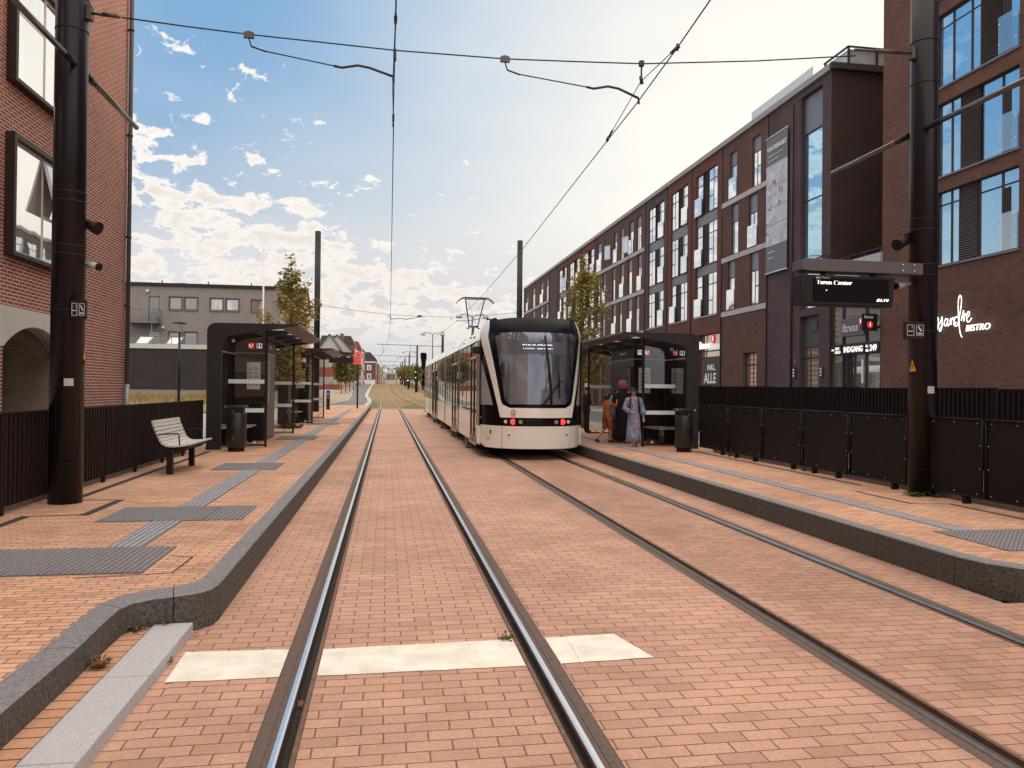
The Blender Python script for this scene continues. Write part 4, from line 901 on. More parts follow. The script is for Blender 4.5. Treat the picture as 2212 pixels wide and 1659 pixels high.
# ---------------------------------------------------------------- catenary poles and what they carry
M_pole = mat('black_pole_paint', (.014, .009, .011), .30, .0, var=.15, scale=6, spec=.28)
M_black = mat('black_powder_coat', (.016, .009, .010), .5, var=.2, scale=8, spec=.25)
M_char = mat('charcoal_shelter_metal', (.026, .020, .021), .5, var=.12, scale=5, spec=.3)
M_bolt = mat('bright_bolt', (.5, .48, .45), .4, .8)
M_plate = mat('pale_id_plate', (.45, .43, .38), .6, var=.15, scale=60)
M_orange = mat('orange_warning', (.85, .33, .02), .5, var=.05)
M_wt = mat('white_marking', (.62, .60, .58), .6, var=.05)
def frame_of(ang):
    """unit vectors of the tangent plane at angle ang of a pole: right, up, normal"""
    n = Vector((math.cos(ang), math.sin(ang), 0)); r = Vector((-n.y, n.x, 0)); return r, Vector((0, 0, 1)), n
def near_pole(side, px, py, label):
    z0 = PZ; r = .183
    t = thing('catenary_pole', label, 'pole', (px, py, z0), 'catenary poles of the tram line')
    MB().tube([(px, py, z0-.02), (px, py, 10.6)], [r+.006, r-.006], 40).build('shaft', M_pole, t)
    mb = Many()
    for z in ((3.30, 3.41, 3.95, 4.06, 6.05, 6.45) if side < 0 else (3.40, 3.55, 4.05, 4.2, 6.15, 6.75)): mb.lathe([(r-.002, -.008), (r+.004, -.008), (r+.004, .008), (r-.002, .008)], (px, py, z), 40)
    mb.build('seam_ring', mat('pole_seam_black', (.006, .004, .004), .7), t)
    a = math.atan2(-py, -px)+(.10 if side < 0 else .35)         # direction towards the camera
    R_, U_, N_ = frame_of(a)
    def on(u, z, d=0.):     # point on the shaft surface: u metres round, height z
        q = a+u/r; n = Vector((math.cos(q), math.sin(q), 0)); return Vector((px, py, 0))+n*(r+.004+d)+Vector((0, 0, z))
    # service door outline
    mb = MB(); us = frange(-.13, .13, 8)
    zt_, zb_ = (1.53, .78) if side < 0 else (1.42, .66)
    pts = [on(-.14, zb_)]+[on(-.14, zt_-.05), on(-.12, zt_)]+[on(u, zt_+.015) for u in frange(-.09, .09, 6)]+[on(.12, zt_), on(.14, zt_-.05), on(.14, zb_+.04), on(.12, zb_)]+[on(u, zb_-.015) for u in frange(.09, -.09, 6)]+[on(-.14, zb_)]
    mb.tube(pts, .004, 4); mb.build('service_door_seam', MATS['pole_seam_black'], t)
    mb = MB(); n = 4; P = [on(u, z, .003) for z in (1.70, 1.79) for u in frange(-.05, .05, n)]
    if side > 0: P = [on(u, z, .003) for z in (1.72, 1.82) for u in frange(.00, .10, n)]
    mb.add(P, [(k, k+1, n+2+k, n+1+k) for k in range(n)]); mb.build('id_plate', M_plate, t)
    # triangle warning sticker on the track side
    q0 = {-1: .235, 1: -.20}[side]
    mb = MB(); base = [on(q0+u, 2.03, .004) for u in frange(-.055, .055, 4)]; apex = on(q0, 2.20, .004); mb.add(base+[apex], [(k, k+1, 5) for k in range(4)]); w_ = mb.build('warning_triangle', M_orange, t)
    mb = MB(); b = [on(q0+u, z, .007) for u, z in ((.004, 2.16), (-.016, 2.10), (-.002, 2.10), (-.010, 2.05), (.016, 2.115), (.002, 2.115))]; mb.add(b, [tuple(range(6))]); mb.build('lightning_mark', M_black, w_)
    mb = MB(); P = [on(q0+u, z, .005) for z in (1.965, 2.015) for u in (-.05, 0, .05)]; mb.add(P, [(0, 1, 4, 3), (1, 2, 5, 4)]); w2 = mb.build('number_plate', M_black, t)
    # pictogram sign on a strap
    sx = px+.25 if side < 0 else px-.29; sy = py-.19 if side < 0 else py-.20; sz = 2.62 if side < 0 else 2.60
    d = Vector((math.cos(R(-4)), math.sin(R(-4)), 0)); ww = .155 if side < 0 else .30
    if side < 0: sx = px+.195
    mb = MB(); mb.cbox((sx, sy, sz), ww if side > 0 else .17, .05, .24 if side > 0 else .23); sgn = mb.build('pictogram_sign', M_black, t, bevel=.004)
    mb = MB(); wd = .028 if side < 0 else .052
    for k, off in enumerate((-.24, .24)):
        cx_ = sx+off*(ww if side > 0 else .17); y_ = sy-.028
        for dx in (-1, 1): mb.box(cx_+dx*wd-.003, cx_+dx*wd+.003, y_-.002, y_, sz-.075, sz+.075)
        for dz in (-1, 1): mb.box(cx_-wd, cx_+wd, y_-.002, y_, sz+dz*.073-.003, sz+dz*.073+.003)
        if k == 0: mb.box(cx_-wd*.7, cx_+wd*.65, y_-.003, y_, sz-.02, sz-.008); mb.add([(cx_+wd*.3, y_-.003, sz+.02), (cx_+wd*.6, y_-.003, sz+.05), (cx_+wd*.45, y_-.003, sz+.055)], [(0, 1, 2)])
        else: mb.add([(cx_-wd*.7, y_-.003, sz+.05), (cx_-wd*.4, y_-.003, sz+.06), (cx_+wd*.6, y_-.003, sz-.0), (cx_+wd*.2, y_-.003, sz-.02)], [(0, 1, 2, 3)]); mb.box(cx_-wd*.7, cx_+wd*.7, y_-.003, y_, sz-.055, sz-.035)
    mb.build('pictogram', M_wt, sgn)
    mb = MB(); mb.lathe([(r, -.008), (r+.009, -.008), (r+.009, .008), (r, .008)], (px, py, sz), 32); mb.build('strap', M_bolt if False else M_black, t)
    # tube luminaires fixed either side along the track
    zl = 5.60 if side < 0 else 5.47; lx = px+(.10 if side < 0 else -.10)
    for dy, (a0, a1) in (('near', (-.18, -2.3)), ('far', (.18, 2.15))):
        s = MB().tube([(lx, py+a0, zl), (lx, py+a0*1+(.28 if a0 > 0 else -.28), zl)], .042, 12).build('lamp_socket', M_black, t)
        MB().tube([(lx, py+a0+(.28 if a0 > 0 else -.28), zl), (lx, py+a1, zl)], .036, 12).build('tube_lamp', mat('grey_tube_lamp', (.15, .14, .14), .28, .6, var=.05), s)
    # bracket and turnbuckle for the span wire
    s = 1 if side < 0 else -1; zb = 6.30 if side < 0 else 6.59
    mb = MB(); mb.cbox((px+s*.20, py, zb), .06, .10, .18); mb.tube([(px+s*.22, py, zb), (px+s*(.55 if side < 0 else 1.1), py, zb-.0-.02)], .018, 8); mb.tube([(px+s*.35, py, zb), (px+s*(.52 if side < 0 else .8), py, zb-.01)], .028, 8)
    mb.build('span_bracket', mat('galvanised_brown', (.12, .085, .07), .5, .6, var=.2, scale=30), t)
    return t
PL = near_pole(-1, -3.87, 10.17, 'thick black catenary pole in front of the red brick building')
PR = near_pole(1, 7.57, 9.93, 'thick black catenary pole carrying the departure display')
def cctv(name, x, y, z, dirx, label, group=None, ln=.22):
    t = thing(name, label, 'camera', (x, y, z), group)
    d = Vector((dirx, -.35, -.22)).normalized()
    p = Vector((x, y, z)); MB().tube([p, p+d*ln], .042, 12).build('housing', mat('pale_grey_casing', (.42, .40, .43), .4, var=.05), t)
    MB().tube([p+d*ln, p+d*(ln+.03)], .046, 12).build('lens_hood', M_black, t); MB().tube([p-Vector((dirx*.12, 0, -.02)), p], .02, 8).build('arm', MATS['pale_grey_casing'], t)
cctv('cctv_camera', -3.66, 10.2, 3.20, 1, 'pale security camera on the right side of the left pole', None, .14)
cctv('cctv_camera', 7.32, 9.95, 3.28, -1, 'pale security camera on the right pole below the display arm')
for nm, (x, y, z), dx, lb_ in (('loudspeaker', (-3.78, 10.36, 3.74), 1, 'small black loudspeaker high on the left pole'), ('loudspeaker', (7.36, 10.0, 3.9), -1, 'black horn loudspeaker on the right pole above the display arm')):
    t = thing(nm, lb_, 'loudspeaker', (x, y, z)); MB().tube([(x, y, z), (x+dx*.08, y-.02, z-.02), (x+dx*.2, y-.06, z-.07)], [.05, .06, .085], 14).build('horn', M_black, t); MB().cbox((x-dx*.01, y, z+.05), .06, .06, .14).build('bracket', M_black, t)
# departure display on the right pole
dd = thing('departure_display', 'black departure display hanging from a grey arm on the right pole', 'display', (6.3, 9.9, 3.0))
yd = 9.9
MB().prism([(5.70, 3.385), (7.42, 3.385), (7.42, 3.545), (5.66, 3.555), (5.585, 3.53), (5.585, 3.40)], 'y', yd-.17, yd+.10).build('arm', mat('grey_display_arm', (.105, .085, .092), .5, .2, var=.08), dd, bevel=.006)
mb = Many()
for x in (7.10, 7.28):
    for z in (3.43, 3.51): mb.ball((x, yd-.175, z), .014, 8, 5)
mb.build('arm_bolt', mat('brass_bolt', (.7, .6, .38), .3, .8), dd)
mb = Many(); mb.box(5.95, 6.0, yd-.05, yd, 3.33, 3.39); mb.box(6.7, 6.75, yd-.05, yd, 3.33, 3.39); mb.build('hanger', M_black, dd)
MB().prism([(5.57, 3.335), (7.0, 3.335), (6.965, 2.925), (5.60, 2.925)], 'y', yd-.15, yd+.10).build('display_case', M_black, dd, bevel=.01)
MB().box(5.76, 6.90, yd-.158, yd-.15, 2.97, 3.295).build('screen', mat('dark_screen_glass', (.006, .002, .003), .5, spec=.1), dd)
M_led = emat('led_amber_white', (1., .93, .80), 1.6)
DR, DU = (1, 0, 0), (0, 0, 1)
ys_ = yd-.165
text_mb('Tarup Center', .105, (5.80, ys_, 3.195), DR, DU, depth=.004, bold=.001, xs=.90, cut=(.012, .062)).build('led_line', M_led, dd)
text_mb('20.10', .085, (6.70, ys_, 2.99), DR, DU, depth=.004, bold=.001, cut=(.0, .036)).build('led_clock', M_led, dd)
text_mb('Spor', .04, (5.79, ys_, 3.285), DR, DU, depth=.003, bold=.0008).build('track_caption', M_wt, dd); text_mb('Track 2', .038, (5.875, ys_, 3.285), DR, DU, depth=.003).build('track_caption', M_wt, dd)
MB().box(5.945, 5.957, ys_, ys_+.004, 3.118, 3.130).build('led_dot', M_led, dd)
# ---------------------------------------------------------------- span wires, contact wires
M_wire = mat('dark_wire', (.035, .03, .04), .5, .3)
M_arm = mat('steady_arm_metal', (.055, .045, .045), .5, .4)
sp = thing('span_wire', 'span wire across both tracks between the two near poles', 'wire', (1.8, 10.05, 6.1), 'cross-span wires')
MB().tube([(-3.3, 10.15, 6.27), (-2.5, 10.1, 6.20), (-1.77, 10.08, 6.157), (.05, 10.05, 6.09), (1.49, 10.03, 6.085), (2.4, 10.0, 6.11), (3.36, 10.0, 6.155), (5, 9.97, 6.31), (6.5, 9.94, 6.49)], .009, 6).build('wire', M_wire, sp)
def steady(parent, hx, hz, ex, ez, cx, cz, y):
    mb = MB(); mb.prism([(hx-.062, hz-.045), (hx+.062, hz-.045), (hx+.062, hz+.022), (hx, hz+.042), (hx-.062, hz+.022)], 'y', y-.014, y+.014); mb.box(hx-.062, hx+.062, y-.022, y+.022, hz-.048, hz-.018); c = mb.build('clamp', mat('clamp_metal', (.13, .11, .11), .5, .5), parent)
    mb = MB(); mb.tube([(hx, y, hz-.05), (hx+.03, y, hz-.15)], .009, 6); mb.tube([(hx+.03, y, hz-.15), (hx+.2, y, hz-.20)], .011, 6); mb.build('hook', M_arm, parent)
    MB().tube([(hx+.15, y, hz-.19), (ex, y, ez)], .008, 6).build('pull_wire', M_wire, parent)
    mb = MB(); mb.tube([(ex, y, ez), (ex+.10, y, ez-.015), (ex+.3, y, ez+.03), (ex+.45, y, ez+.01), (cx, y, cz+.06)], .017, 8); mb.tube([(cx, y, cz+.06), (cx+.005, y, cz-.02)], .014, 6); mb.build('steady_arm', M_arm, parent)
ZC = 5.60
steady(sp, -1.77, 6.157, -.72, 5.84, .03, 5.70, 10.08); steady(sp, 1.49, 6.085, 2.60, 5.79, 3.33, 5.63, 10.02)
mb = MB(); mb.box(3.33, 3.39, 9.97, 10.03, 6.12, 6.19); mb.tube([(3.36, 10, 6.12), (3.36, 10, 5.92)], .012, 6); mb.tube([(3.35, 10, 5.98), (3.37, 10, 5.88)], .025, 8); mb.build('bridle_hanger', M_arm, sp)
mb = MB(); mb.tube([(.05, 10.05, 6.11), (.05, 10.05, 5.95)], .02, 8); mb.build('bridle_hanger', M_arm, sp)
cwl = thing('contact_wire', 'contact wire above the empty left track', 'wire', (.05, 30, ZC), 'contact wires')
def wirez(y): return ZC+zt(y)*.9
LW = [(-6, .03), (8.2, .045), (10.05, .03), (11.5, .05), (44.9, .15), (62, .10), (80, -.15), (100, -.8), (120, -1.3), (150, -1.5), (200, -1.4), (260, -1.2)]
RW = [(-6, 2.3), (7.15, 3.28), (8.3, 3.36), (10.0, 3.45), (11.6, 3.50), (21, 3.66), (32, 3.90), (45, 3.95), (62, 3.6), (80, 3.1), (100, 2.4), (120, 1.7), (150, 1.5), (200, 1.6), (260, 1.9)]
def wire_path(tab, sag=.0):
    out = []
    for (y0, x0), (y1, x1) in zip(tab, tab[1:]):
        n = 4 if y1-y0 > 8 else 1
        out += [(x0+(x1-x0)*k/n, y0+(y1-y0)*k/n, wirez(y0+(y1-y0)*k/n)) for k in range(n)]
    return out+[(tab[-1][1], tab[-1][0], wirez(tab[-1][0]))]
MB().tube(wire_path(LW), .0085, 6, False).build('wire', M_wire, cwl)
cwr = thing('contact_wire', 'contact wire above the tram on the right track', 'wire', (3.5, 30, ZC), 'contact wires')
MB().tube(wire_path([(y, x-.16 if 7 < y < 12 else x) for y, x in RW]), .0085, 6, False).build('wire', M_wire, cwr)
def bridle(parent, x, ya, yb, hx, hz, xa=None, xb=None):
    xa = x if xa is None else xa; xb = x if xb is None else xb
    MB().tube([(xa, ya, ZC+.02), (hx, 10.02, hz)], .006, 5).build('bridle', M_wire, parent); MB().tube([(hx, 10.02, hz), (xb, yb, ZC+.02)], .006, 5).build('bridle', M_wire, parent)
    for xx, yy, s in ((xa, ya, 1), (xb, yb, -1)):
        mb = MB(); mb.tube([(xx, yy-.05, ZC+.0), (xx, yy+.05, ZC+.03)], .018, 6); mb.tube([(xx, yy, ZC-.02), (xx, yy, ZC+.06)], .014, 6); d = Vector((hx-xx, 10.02-yy, hz-ZC)).normalized(); q = Vector((xx, yy, ZC+.02)); mb.tube([q+d*.08, q+d*.26], .017, 6); mb.build('wire_clamp', M_arm, parent)
bridle(cwl, .045, 8.16, 11.5, .05, 5.96); bridle(cwr, 3.3, 8.3, 11.55, 3.36, 5.92, 3.21, 3.34)
# second pair of plain poles at the platform ends, and their cross-span
def plain_pole(x, y, z0, z1, r, label, ring=True):
    t = thing('catenary_pole', label, 'pole', (x, y, z0), 'catenary poles of the tram line')
    MB().tube([(x, y, z0), (x, y, z1)], [r, r*.97], 24).build('shaft', M_pole, t)
    if ring:
        mb = MB()
        for z in (6.2+zt(y), 6.35+zt(y)): mb.lathe([(r, -.02), (r+.02, -.02), (r+.02, .02), (r, .02)], (x, y, z), 20)
        mb.build('bracket_ring', M_black, t)
    return t
plain_pole(-3.98, 45, pz(45), 10.62, .17, 'plain black pole standing behind the second left shelter'); plain_pole(7.78, 45.4, pz(45), 10.65, .17, 'plain black pole rising behind the tram roof, beside the apartment block')
sp2 = thing('span_wire', 'thin span wire between the two poles at the platform ends, above the pantograph', 'wire', (1.8, 45, 6.2), 'cross-span wires')
MB().tube([(-3.8, 45, 6.42), (-1.5, 45, 6.12), (.1, 45, 5.98), (1.6, 45, 5.93), (3.6, 45, 5.92), (5.6, 45.2, 6.08), (7.6, 45.3, 6.32)], .011, 6).build('wire', M_wire, sp2)
mb = MB(); mb.tube([(.12, 45, 5.98), (.15, 45, 5.70)], .016, 6); mb.tube([(.15, 45, 5.72), (.8, 45, 5.78), (1.0, 45, 5.72), (1.8, 45, 5.88)], .02, 6); mb.build('steady_arm', M_arm, sp2); MB().box(1.7, 1.95, 44.96, 45.04, 5.88, 5.98).build('clamp', M_arm, sp2)
mb = MB(); mb.tube([(3.6, 45, 5.92), (3.75, 45, 5.74)], .016, 6); mb.tube([(3.95, 45, 5.72), (4.6, 45, 5.72), (5.3, 45, 5.86)], .02, 6); mb.build('steady_arm', M_arm, sp2)
# ---------------------------------------------------------------- fences
M_fence = mat('black_fence_metal', (.014, .008, .009), .5, var=.2, scale=10, spec=.2)
M_fence2 = mat('brown_black_slat', (.021, .012, .012), .6, var=.15, scale=10, spec=.15)
def slat_fence(label, x, ys_list, z0f, z1f, pitch, s, name='slat_fence', slat=.05, m=M_fence2):
    """upright slats on rails; s = side facing the track"""
    t = thing(name, label, 'fence', (x, (ys_list[0]+ys_list[-1])/2, z0f(ys_list[0])-.1))
    for a, b in zip(ys_list, ys_list[1:]):
        mb = MB(); zb, zu = z0f((a+b)/2), z1f((a+b)/2); mb.box(x-.006, x+.006, a+.015, b-.015, zb, zu)
        y = a+.02
        while y < b-.05:
            mb.box(x+s*.006 if s > 0 else x-.03, x+.03 if s > 0 else x-.006, y, y+slat, zb+.01, zu-.01); y += pitch
        mb.box(x-.02, x+.034, a+.01, b-.01, zu-.012, zu+.01)
        mb.build('slat_panel', m, t)
        p = Many(); p.box(x-.05, x-.01, a+.03, a+.10, zb-.15, zb+.02); p.box(x-.05, x-.01, (a+b)/2-.03, (a+b)/2+.04, zb-.15, zb+.02); p.box(x+s*.032, x+s*.045, a-.03, a+.03, zb+.25, zb+.29); p.box(x+s*.032, x+s*.045, a-.03, a+.03, zu-.3, zu-.26); p.build('post', M_fence, t)
    return t
slat_fence('low black slatted fence behind the bench on the left platform', -4.12, [0, 3.0, 6.1, 9.12, 12.2, 15.25, 18.3], lambda y: .37, lambda y: 1.395, .105, 1, slat=.055)
slat_fence('brown-black slatted fence standing behind the solid right fence', 9.0, [0, 3.4, 6.8, 10.2, 13.6, 17.0, 20.4, 23.8, 30], lambda y: .55, lambda y: 1.79+.006*(y-9), .10, -1, slat=.05)
sf = thing('panel_fence', 'black solid panel fence along the back of the right platform', 'fence', (7.56, 12, PZ))
ysf = [17.8, 16.22, 14.64, 13.12, 11.66, 10.2, 8.74, 7.3, 5.8, 4.3, 2.8]
for i, (b, a) in enumerate(zip(ysf, ysf[1:])):
    p = MB(); p.box(7.555, 7.565, a+.035, b-.035, .385, 1.375); pp = p.build('panel', mat('black_sheet_panel', (.013, .009, .010), .5, var=.25, scale=1.2, spec=.15), sf)
    mb = MB(); mb.tube([(7.545, a+.02, 1.385), (7.545, b-.02, 1.385)], .014, 6); mb.tube([(7.545, a+.02, .375), (7.545, b-.02, .375)], .014, 6); mb.tube([(7.545, a+.03, .375), (7.545, a+.03, 1.385)], .013, 6); mb.tube([(7.545, b-.03, .375), (7.545, b-.03, 1.385)], .013, 6); mb.build('panel_frame', M_fence, pp)
    mb = MB()
    for yy in frange(a+.12, b-.12, 3):
        for zz in (.42, 1.335): mb.ball((7.548, yy, zz), .009, 6, 4)
    for zz in (.75, 1.05): mb.ball((7.548, a+.07, zz), .009, 6, 4); mb.ball((7.548, b-.07, zz), .009, 6, 4)
    mb.build('panel_bolt', M_bolt, pp)
    mb = MB(); mb.box(7.57, 7.62, a-.035, a+.035, .385 if i % 2 else PZ-.02, 1.39); mb.build('post', M_fence if i % 2 else mat('grey_green_post', (.06, .062, .066), .5), sf); mb = Many(); mb.box(7.53, 7.62, a+.30, a+.36, PZ-.02, .39); mb.box(7.53, 7.62, b-.42, b-.36, PZ-.02, .39) if i % 2 else None
    mb.build('foot', M_fence, sf)
mb = MB()
for y in frange(0, 17.4, 12)[:-1]: mb.box(7.72, 7.90, y+.005, y+1.445, PZ-.05, .44)
struct(mb.build('right_edge_stones', M_pale)); mb = MB()
for y in frange(0, 17.4, 12)[:-1]: mb.box(-4.45, -4.24, y+.005, y+1.445, PZ-.1, .36)
struct(mb.build('left_edge_stones', M_slab))
# ---------------------------------------------------------------- shelters
G_side = clear_glass('shelter_glass', (.90, .89, .88), .05)
G_back = glossy_glass('dark_back_glass', (.020, .014, .013), .10)
M_frost = mat('frosted_band', (.80, .84, .83), .5, var=.04)
M_cab = mat('bronze_cabinet', (.13, .10, .088), .42, .5, var=.08, scale=2)
M_wood = mat('weathered_bench_wood', (.50, .46, .42), .7, var=.22, scale=16, bump=.3)
M_roofs = bpy.data.materials.new('translucent_roof_sheet'); nt, N, L, b = nodes(M_roofs); tl_ = N.new('ShaderNodeBsdfTranslucent'); tl_.inputs[0].default_value = (.50, .52, .55, 1); b.inputs['Base Color'].default_value = (.4, .42, .45, 1); ms_ = N.new('ShaderNodeMixShader'); ms_.inputs[0].default_value = .6; L.new(b.outputs[0], ms_.inputs[1]); L.new(tl_.outputs[0], ms_.inputs[2]); L.new(ms_.outputs[0], N['Material Output'].inputs[0])
MX = 3.71       # mirror: x -> MX - x for the right-hand platform
def shelter(mir, Y0, L_, label, cab, group='platform shelters'):
    zz = pz(Y0+2)
    fx = (lambda x: MX-x) if mir else (lambda x: x)
    s = -1 if mir else 1
    t = thing('tram_shelter', label, 'shelter', (fx(-3.4), Y0+L_/2, zz), group)
    def bx(mb, x0, x1, y0, y1, z0, z1): a, b = sorted((fx(x0), fx(x1))); mb.box(a, b, y0, y1, z0+zz, z1+zz)
    prof = [(-4.06, 0), (-4.06, 2.72), (-4.04, 2.80), (-4.0, 2.85), (-3.93, 2.885), (-3.85, 2.90), (-2.05, 2.905), (-2.05, 2.875), (-2.40, 2.80), (-2.77, 2.745), (-3.45, 2.63), (-3.56, 2.61), (-3.64, 2.57), (-3.70, 2.50), (-3.74, 2.38), (-3.745, 0)]
    pr = [(fx(x), z+zz) for x, z in prof]
    for a, b in ((Y0, Y0+.10), (Y0+L_-.10, Y0+L_)): MB().prism(pr, 'y', a, b).build('portal_frame', M_char, t)
    # back wall, roof skin, beams, translucent strips, eaves panel
    mb = MB(); bx(mb, -4.05, -4.0, Y0+.1, Y0+L_-.1, 0, 2.75); mb.build('back_wall', G_back, t)
    mb = MB()
    for k in range(1, 4):
        y = Y0+L_*k/4; mb.prism([(fx(x), z+zz) for x, z in ((-4.0, 2.55), (-3.6, 2.60), (-2.45, 2.78), (-2.42, 2.86), (-4.0, 2.86))], 'y', y-.09, y+.09)
    mb.prism([(fx(x), z+zz) for x, z in ((-3.05, 2.69), (-2.95, 2.71), (-2.95, 2.86), (-3.05, 2.86))], 'y', Y0+.1, Y0+L_-.1)
    mb.build('roof_beam', M_char, t)
    mb = MB(); n = 26
    for k in range(4):
        a = Y0+L_*k/4+.10; b = Y0+L_*(k+1)/4-.10
        for i in range(n):
            u = a+(b-a)*i/n; v = a+(b-a)*(i+.5)/n; w = a+(b-a)*(i+1)/n
            for p, q, zp, zq in ((u, v, 2.86, 2.875), (v, w, 2.875, 2.86)): mb.quad((fx(-3.9), p, zz+zp), (fx(-2.5), p, zz+zp), (fx(-2.5), q, zz+zq), (fx(-3.9), q, zz+zq))
    mb.build('corrugated_ceiling', M_roofs, t)
    mb = MB(); mb.add([(fx(-2.42), Y0+.1, zz+2.79), (fx(-2.42), Y0+L_-.1, zz+2.79), (fx(-2.06), Y0+L_-.1, zz+2.872), (fx(-2.06), Y0+.1, zz+2.872)], [(0, 1, 2, 3)]); mb.box(min(fx(-2.07), fx(-2.04)), max(fx(-2.07), fx(-2.04)), Y0, Y0+L_, zz+2.865, zz+2.91); mb.build('eaves_panel', mat('brown_eaves_panel', (.12, .095, .085), .5, .2, var=.1), t)
    # glass side screens
    for y in (Y0+.80, Y0+L_-.12):
        xe = -2.87
        mb = MB(); bx(mb, -3.78, xe, y-.006, y+.006, .10, 2.72); sc = mb.build('side_screen', G_side, t)
        mb = MB(); bx(mb, xe-.025, xe+.03, y-.03, y+.03, 0, 2.82); bx(mb, -3.95, xe, y-.02, y+.02, .03, .07); mb.build('screen_post', M_black, sc)
        mb = Many()
        for z0, z1 in ((1.52, 1.62), (.83, .93)): bx(mb, -3.74, xe-.04, y-.010, y-.007, z0, z1)
        mb.build('frosted_band', M_frost, sc)
        mb = MB(); bx(mb, xe-.28, xe-.22, y-.012, y-.0, .08, .14); bx(mb, -3.66, -3.6, y-.05, y-.01, 2.50, 2.57); mb.build('glass_clip', M_wt, sc)
    # ticket cabinet
    ca, cb = cab
    mb = MB(); bx(mb, -3.98, -3.2, ca, cb, .0, 2.38); c = mb.build('cabinet', M_cab, t, bevel=.008)
    mb = MB(); bx(mb, -4.0, -3.19, ca-.01, cb+.01, 2.38, 2.78); mb.build('cabinet_head', M_char, c)
    mb = MB(); bx(mb, -3.98, -3.195, ca-.015, ca-.005, .02, 2.38); mb.build('cabinet_end_panel', M_black, c)
    mb = MB(); bx(mb, -4.0, -3.185, ca-.02, cb+.02, 2.335, 2.350); mb.build('light_line', mat('pale_trim_line', (.55, .5, .5), .5), c)
    yf = ca-.025; RR = (1, 0, 0); 
    xp = fx(-3.57) if not mir else fx(-3.57)
    def sgn(xc, m): 
        q = MB(); q.box(xc-.075, xc+.075, yf-.012, yf, zz+2.46, zz+2.61); return q.build('help_point_sign' if m is M_redsign else 'info_sign', m, c)
    a = sgn(fx(-3.58), M_redsign); mb = MB(); x_ = fx(-3.58); mb.tube([(x_-.035, yf-.016, zz+2.575), (x_-.04, yf-.016, zz+2.53), (x_-.005, yf-.016, zz+2.495), (x_+.02, yf-.016, zz+2.50)], .012, 6); mb.box(x_+.025, x_+.04, yf-.02, yf-.013, zz+2.53, zz+2.59); mb.build('phone_mark', M_letw, a)
    a = sgn(fx(-3.37), M_black); x_ = fx(-3.37); mb = MB()
    for k in (-1, 1): mb.box(x_+k*.062-.005, x_+k*.062+.005, yf-.018, yf-.013, zz+2.475, zz+2.597); mb.box(x_-.06, x_+.06, yf-.018, yf-.013, zz+2.536+k*.058-.005, zz+2.536+k*.058+.005)
    mb.box(x_-.014, x_+.012, yf-.018, yf-.013, zz+2.50, zz+2.55); mb.box(x_-.014, x_+.012, yf-.018, yf-.013, zz+2.562, zz+2.582); mb.box(x_-.028, x_+.026, yf-.018, yf-.013, zz+2.493, zz+2.503); mb.build('info_mark', M_letw, a)
    # timetable
    q = MB(); x0, x1 = sorted((fx(-3.68), fx(-3.34))); q.box(x0, x1, yf-.012, yf, zz+1.38, zz+2.10); a = q.build('timetable', mat('white_timetable', (.86, .86, .85), .5, var=.02), c)
    q = MB(); g_ = MB()
    for cx_ in (.25, .72):
        for k in range(5):
            zc = zz+1.93-k*.105; u = x0+(x1-x0)*cx_
            q.box(u-.065, u+.065, yf-.015, yf-.0125, zc-.028, zc-.010); 
            for j in range(3): g_.box(u-.065, u+.03+.03*random.random(), yf-.015, yf-.0125, zc+.004+j*.012, zc+.009+j*.012)
    q.box(x0+.02, x0+.055, yf-.015, yf-.0125, zz+2.04, zz+2.075); q.build('dark_blocks', mat('print_dark', (.10, .07, .08), .6), a); g_.build('text_lines', mat('print_grey', (.30, .28, .28), .6), a)
    # track-side face: screen, slot, stop name
    xf = fx(-3.185)
    q = MB(); q.box(min(xf, xf+s*.012), max(xf, xf+s*.012), ca+.12, ca+.62, zz+1.0, zz+2.15); sc = q.build('screen_frame', M_char if mir else mat('brushed_trim', (.28, .24, .22), .35, .6), c)
    q = MB(); q.box(min(xf, xf+s*.016), max(xf, xf+s*.016), ca+.17, ca+.57, zz+1.05 if not mir else zz+1.35, zz+2.10); q.build('screen', mat('screen_grey', (.16, .16, .18), .25), sc)
    q = MB(); q.box(min(xf, xf+s*.02), max(xf, xf+s*.02), ca+.85, ca+.93, zz+1.0, zz+1.45); q.build('grab_strip', mat('brushed_trim2', (.42, .38, .36), .35, .6), c)
    yt = ca+.25 if not mir else ca+1.25
    text_mb('Kongensgade', .12, (xf+s*.012, yt, zz+2.50), (0, 1 if not mir else -1, 0), (0, 0, 1), bold=.001, xs=1.0).build('stop_name', M_wt, c)
    # strip light, rail and bench
    q = MB(); a0, b0 = Y0+.3, ca-.05; q.tube([(fx(-3.96), a0, zz+2.30), (fx(-3.96), b0, zz+2.30)], .018, 6); q.build('strip_rail', MATS['pale_trim_line'], t)
    for a0, b0 in ((Y0+1.0, ca-.25), (cb+.25, Y0+L_-.35)):
        if b0-a0 < .6: continue
        b_ = MB(); n = 5
        for i in range(n): bx(b_, -3.95+i*.115, -3.95+i*.115+.10, a0, b0, .42, .455)
        be = b_.build('bench_seat', M_wood, t)
        q = MB(); bx(q, -3.9, -3.45, a0+.2, a0+.26, 0, .42); bx(q, -3.9, -3.45, b0-.26, b0-.2, 0, .42); bx(q, -3.95, -3.5, a0+.06, b0-.06, .39, .419)
        for y in (a0+.35, b0-.35): q.tube([(fx(-3.95), y, zz+.64), (fx(-3.50), y, zz+.64), (fx(-3.50), y, zz+.45)], .014, 6)
        q.build('bench_frame', M_black, be)
    return t
shelter(False, 18.4, 6.4, 'nearest black shelter on the left platform, beside the litter bin', (21.35, 23.0))
shelter(False, 30.0, 6.4, 'second black shelter on the left platform, beyond the small tree', (32.6, 34.2))
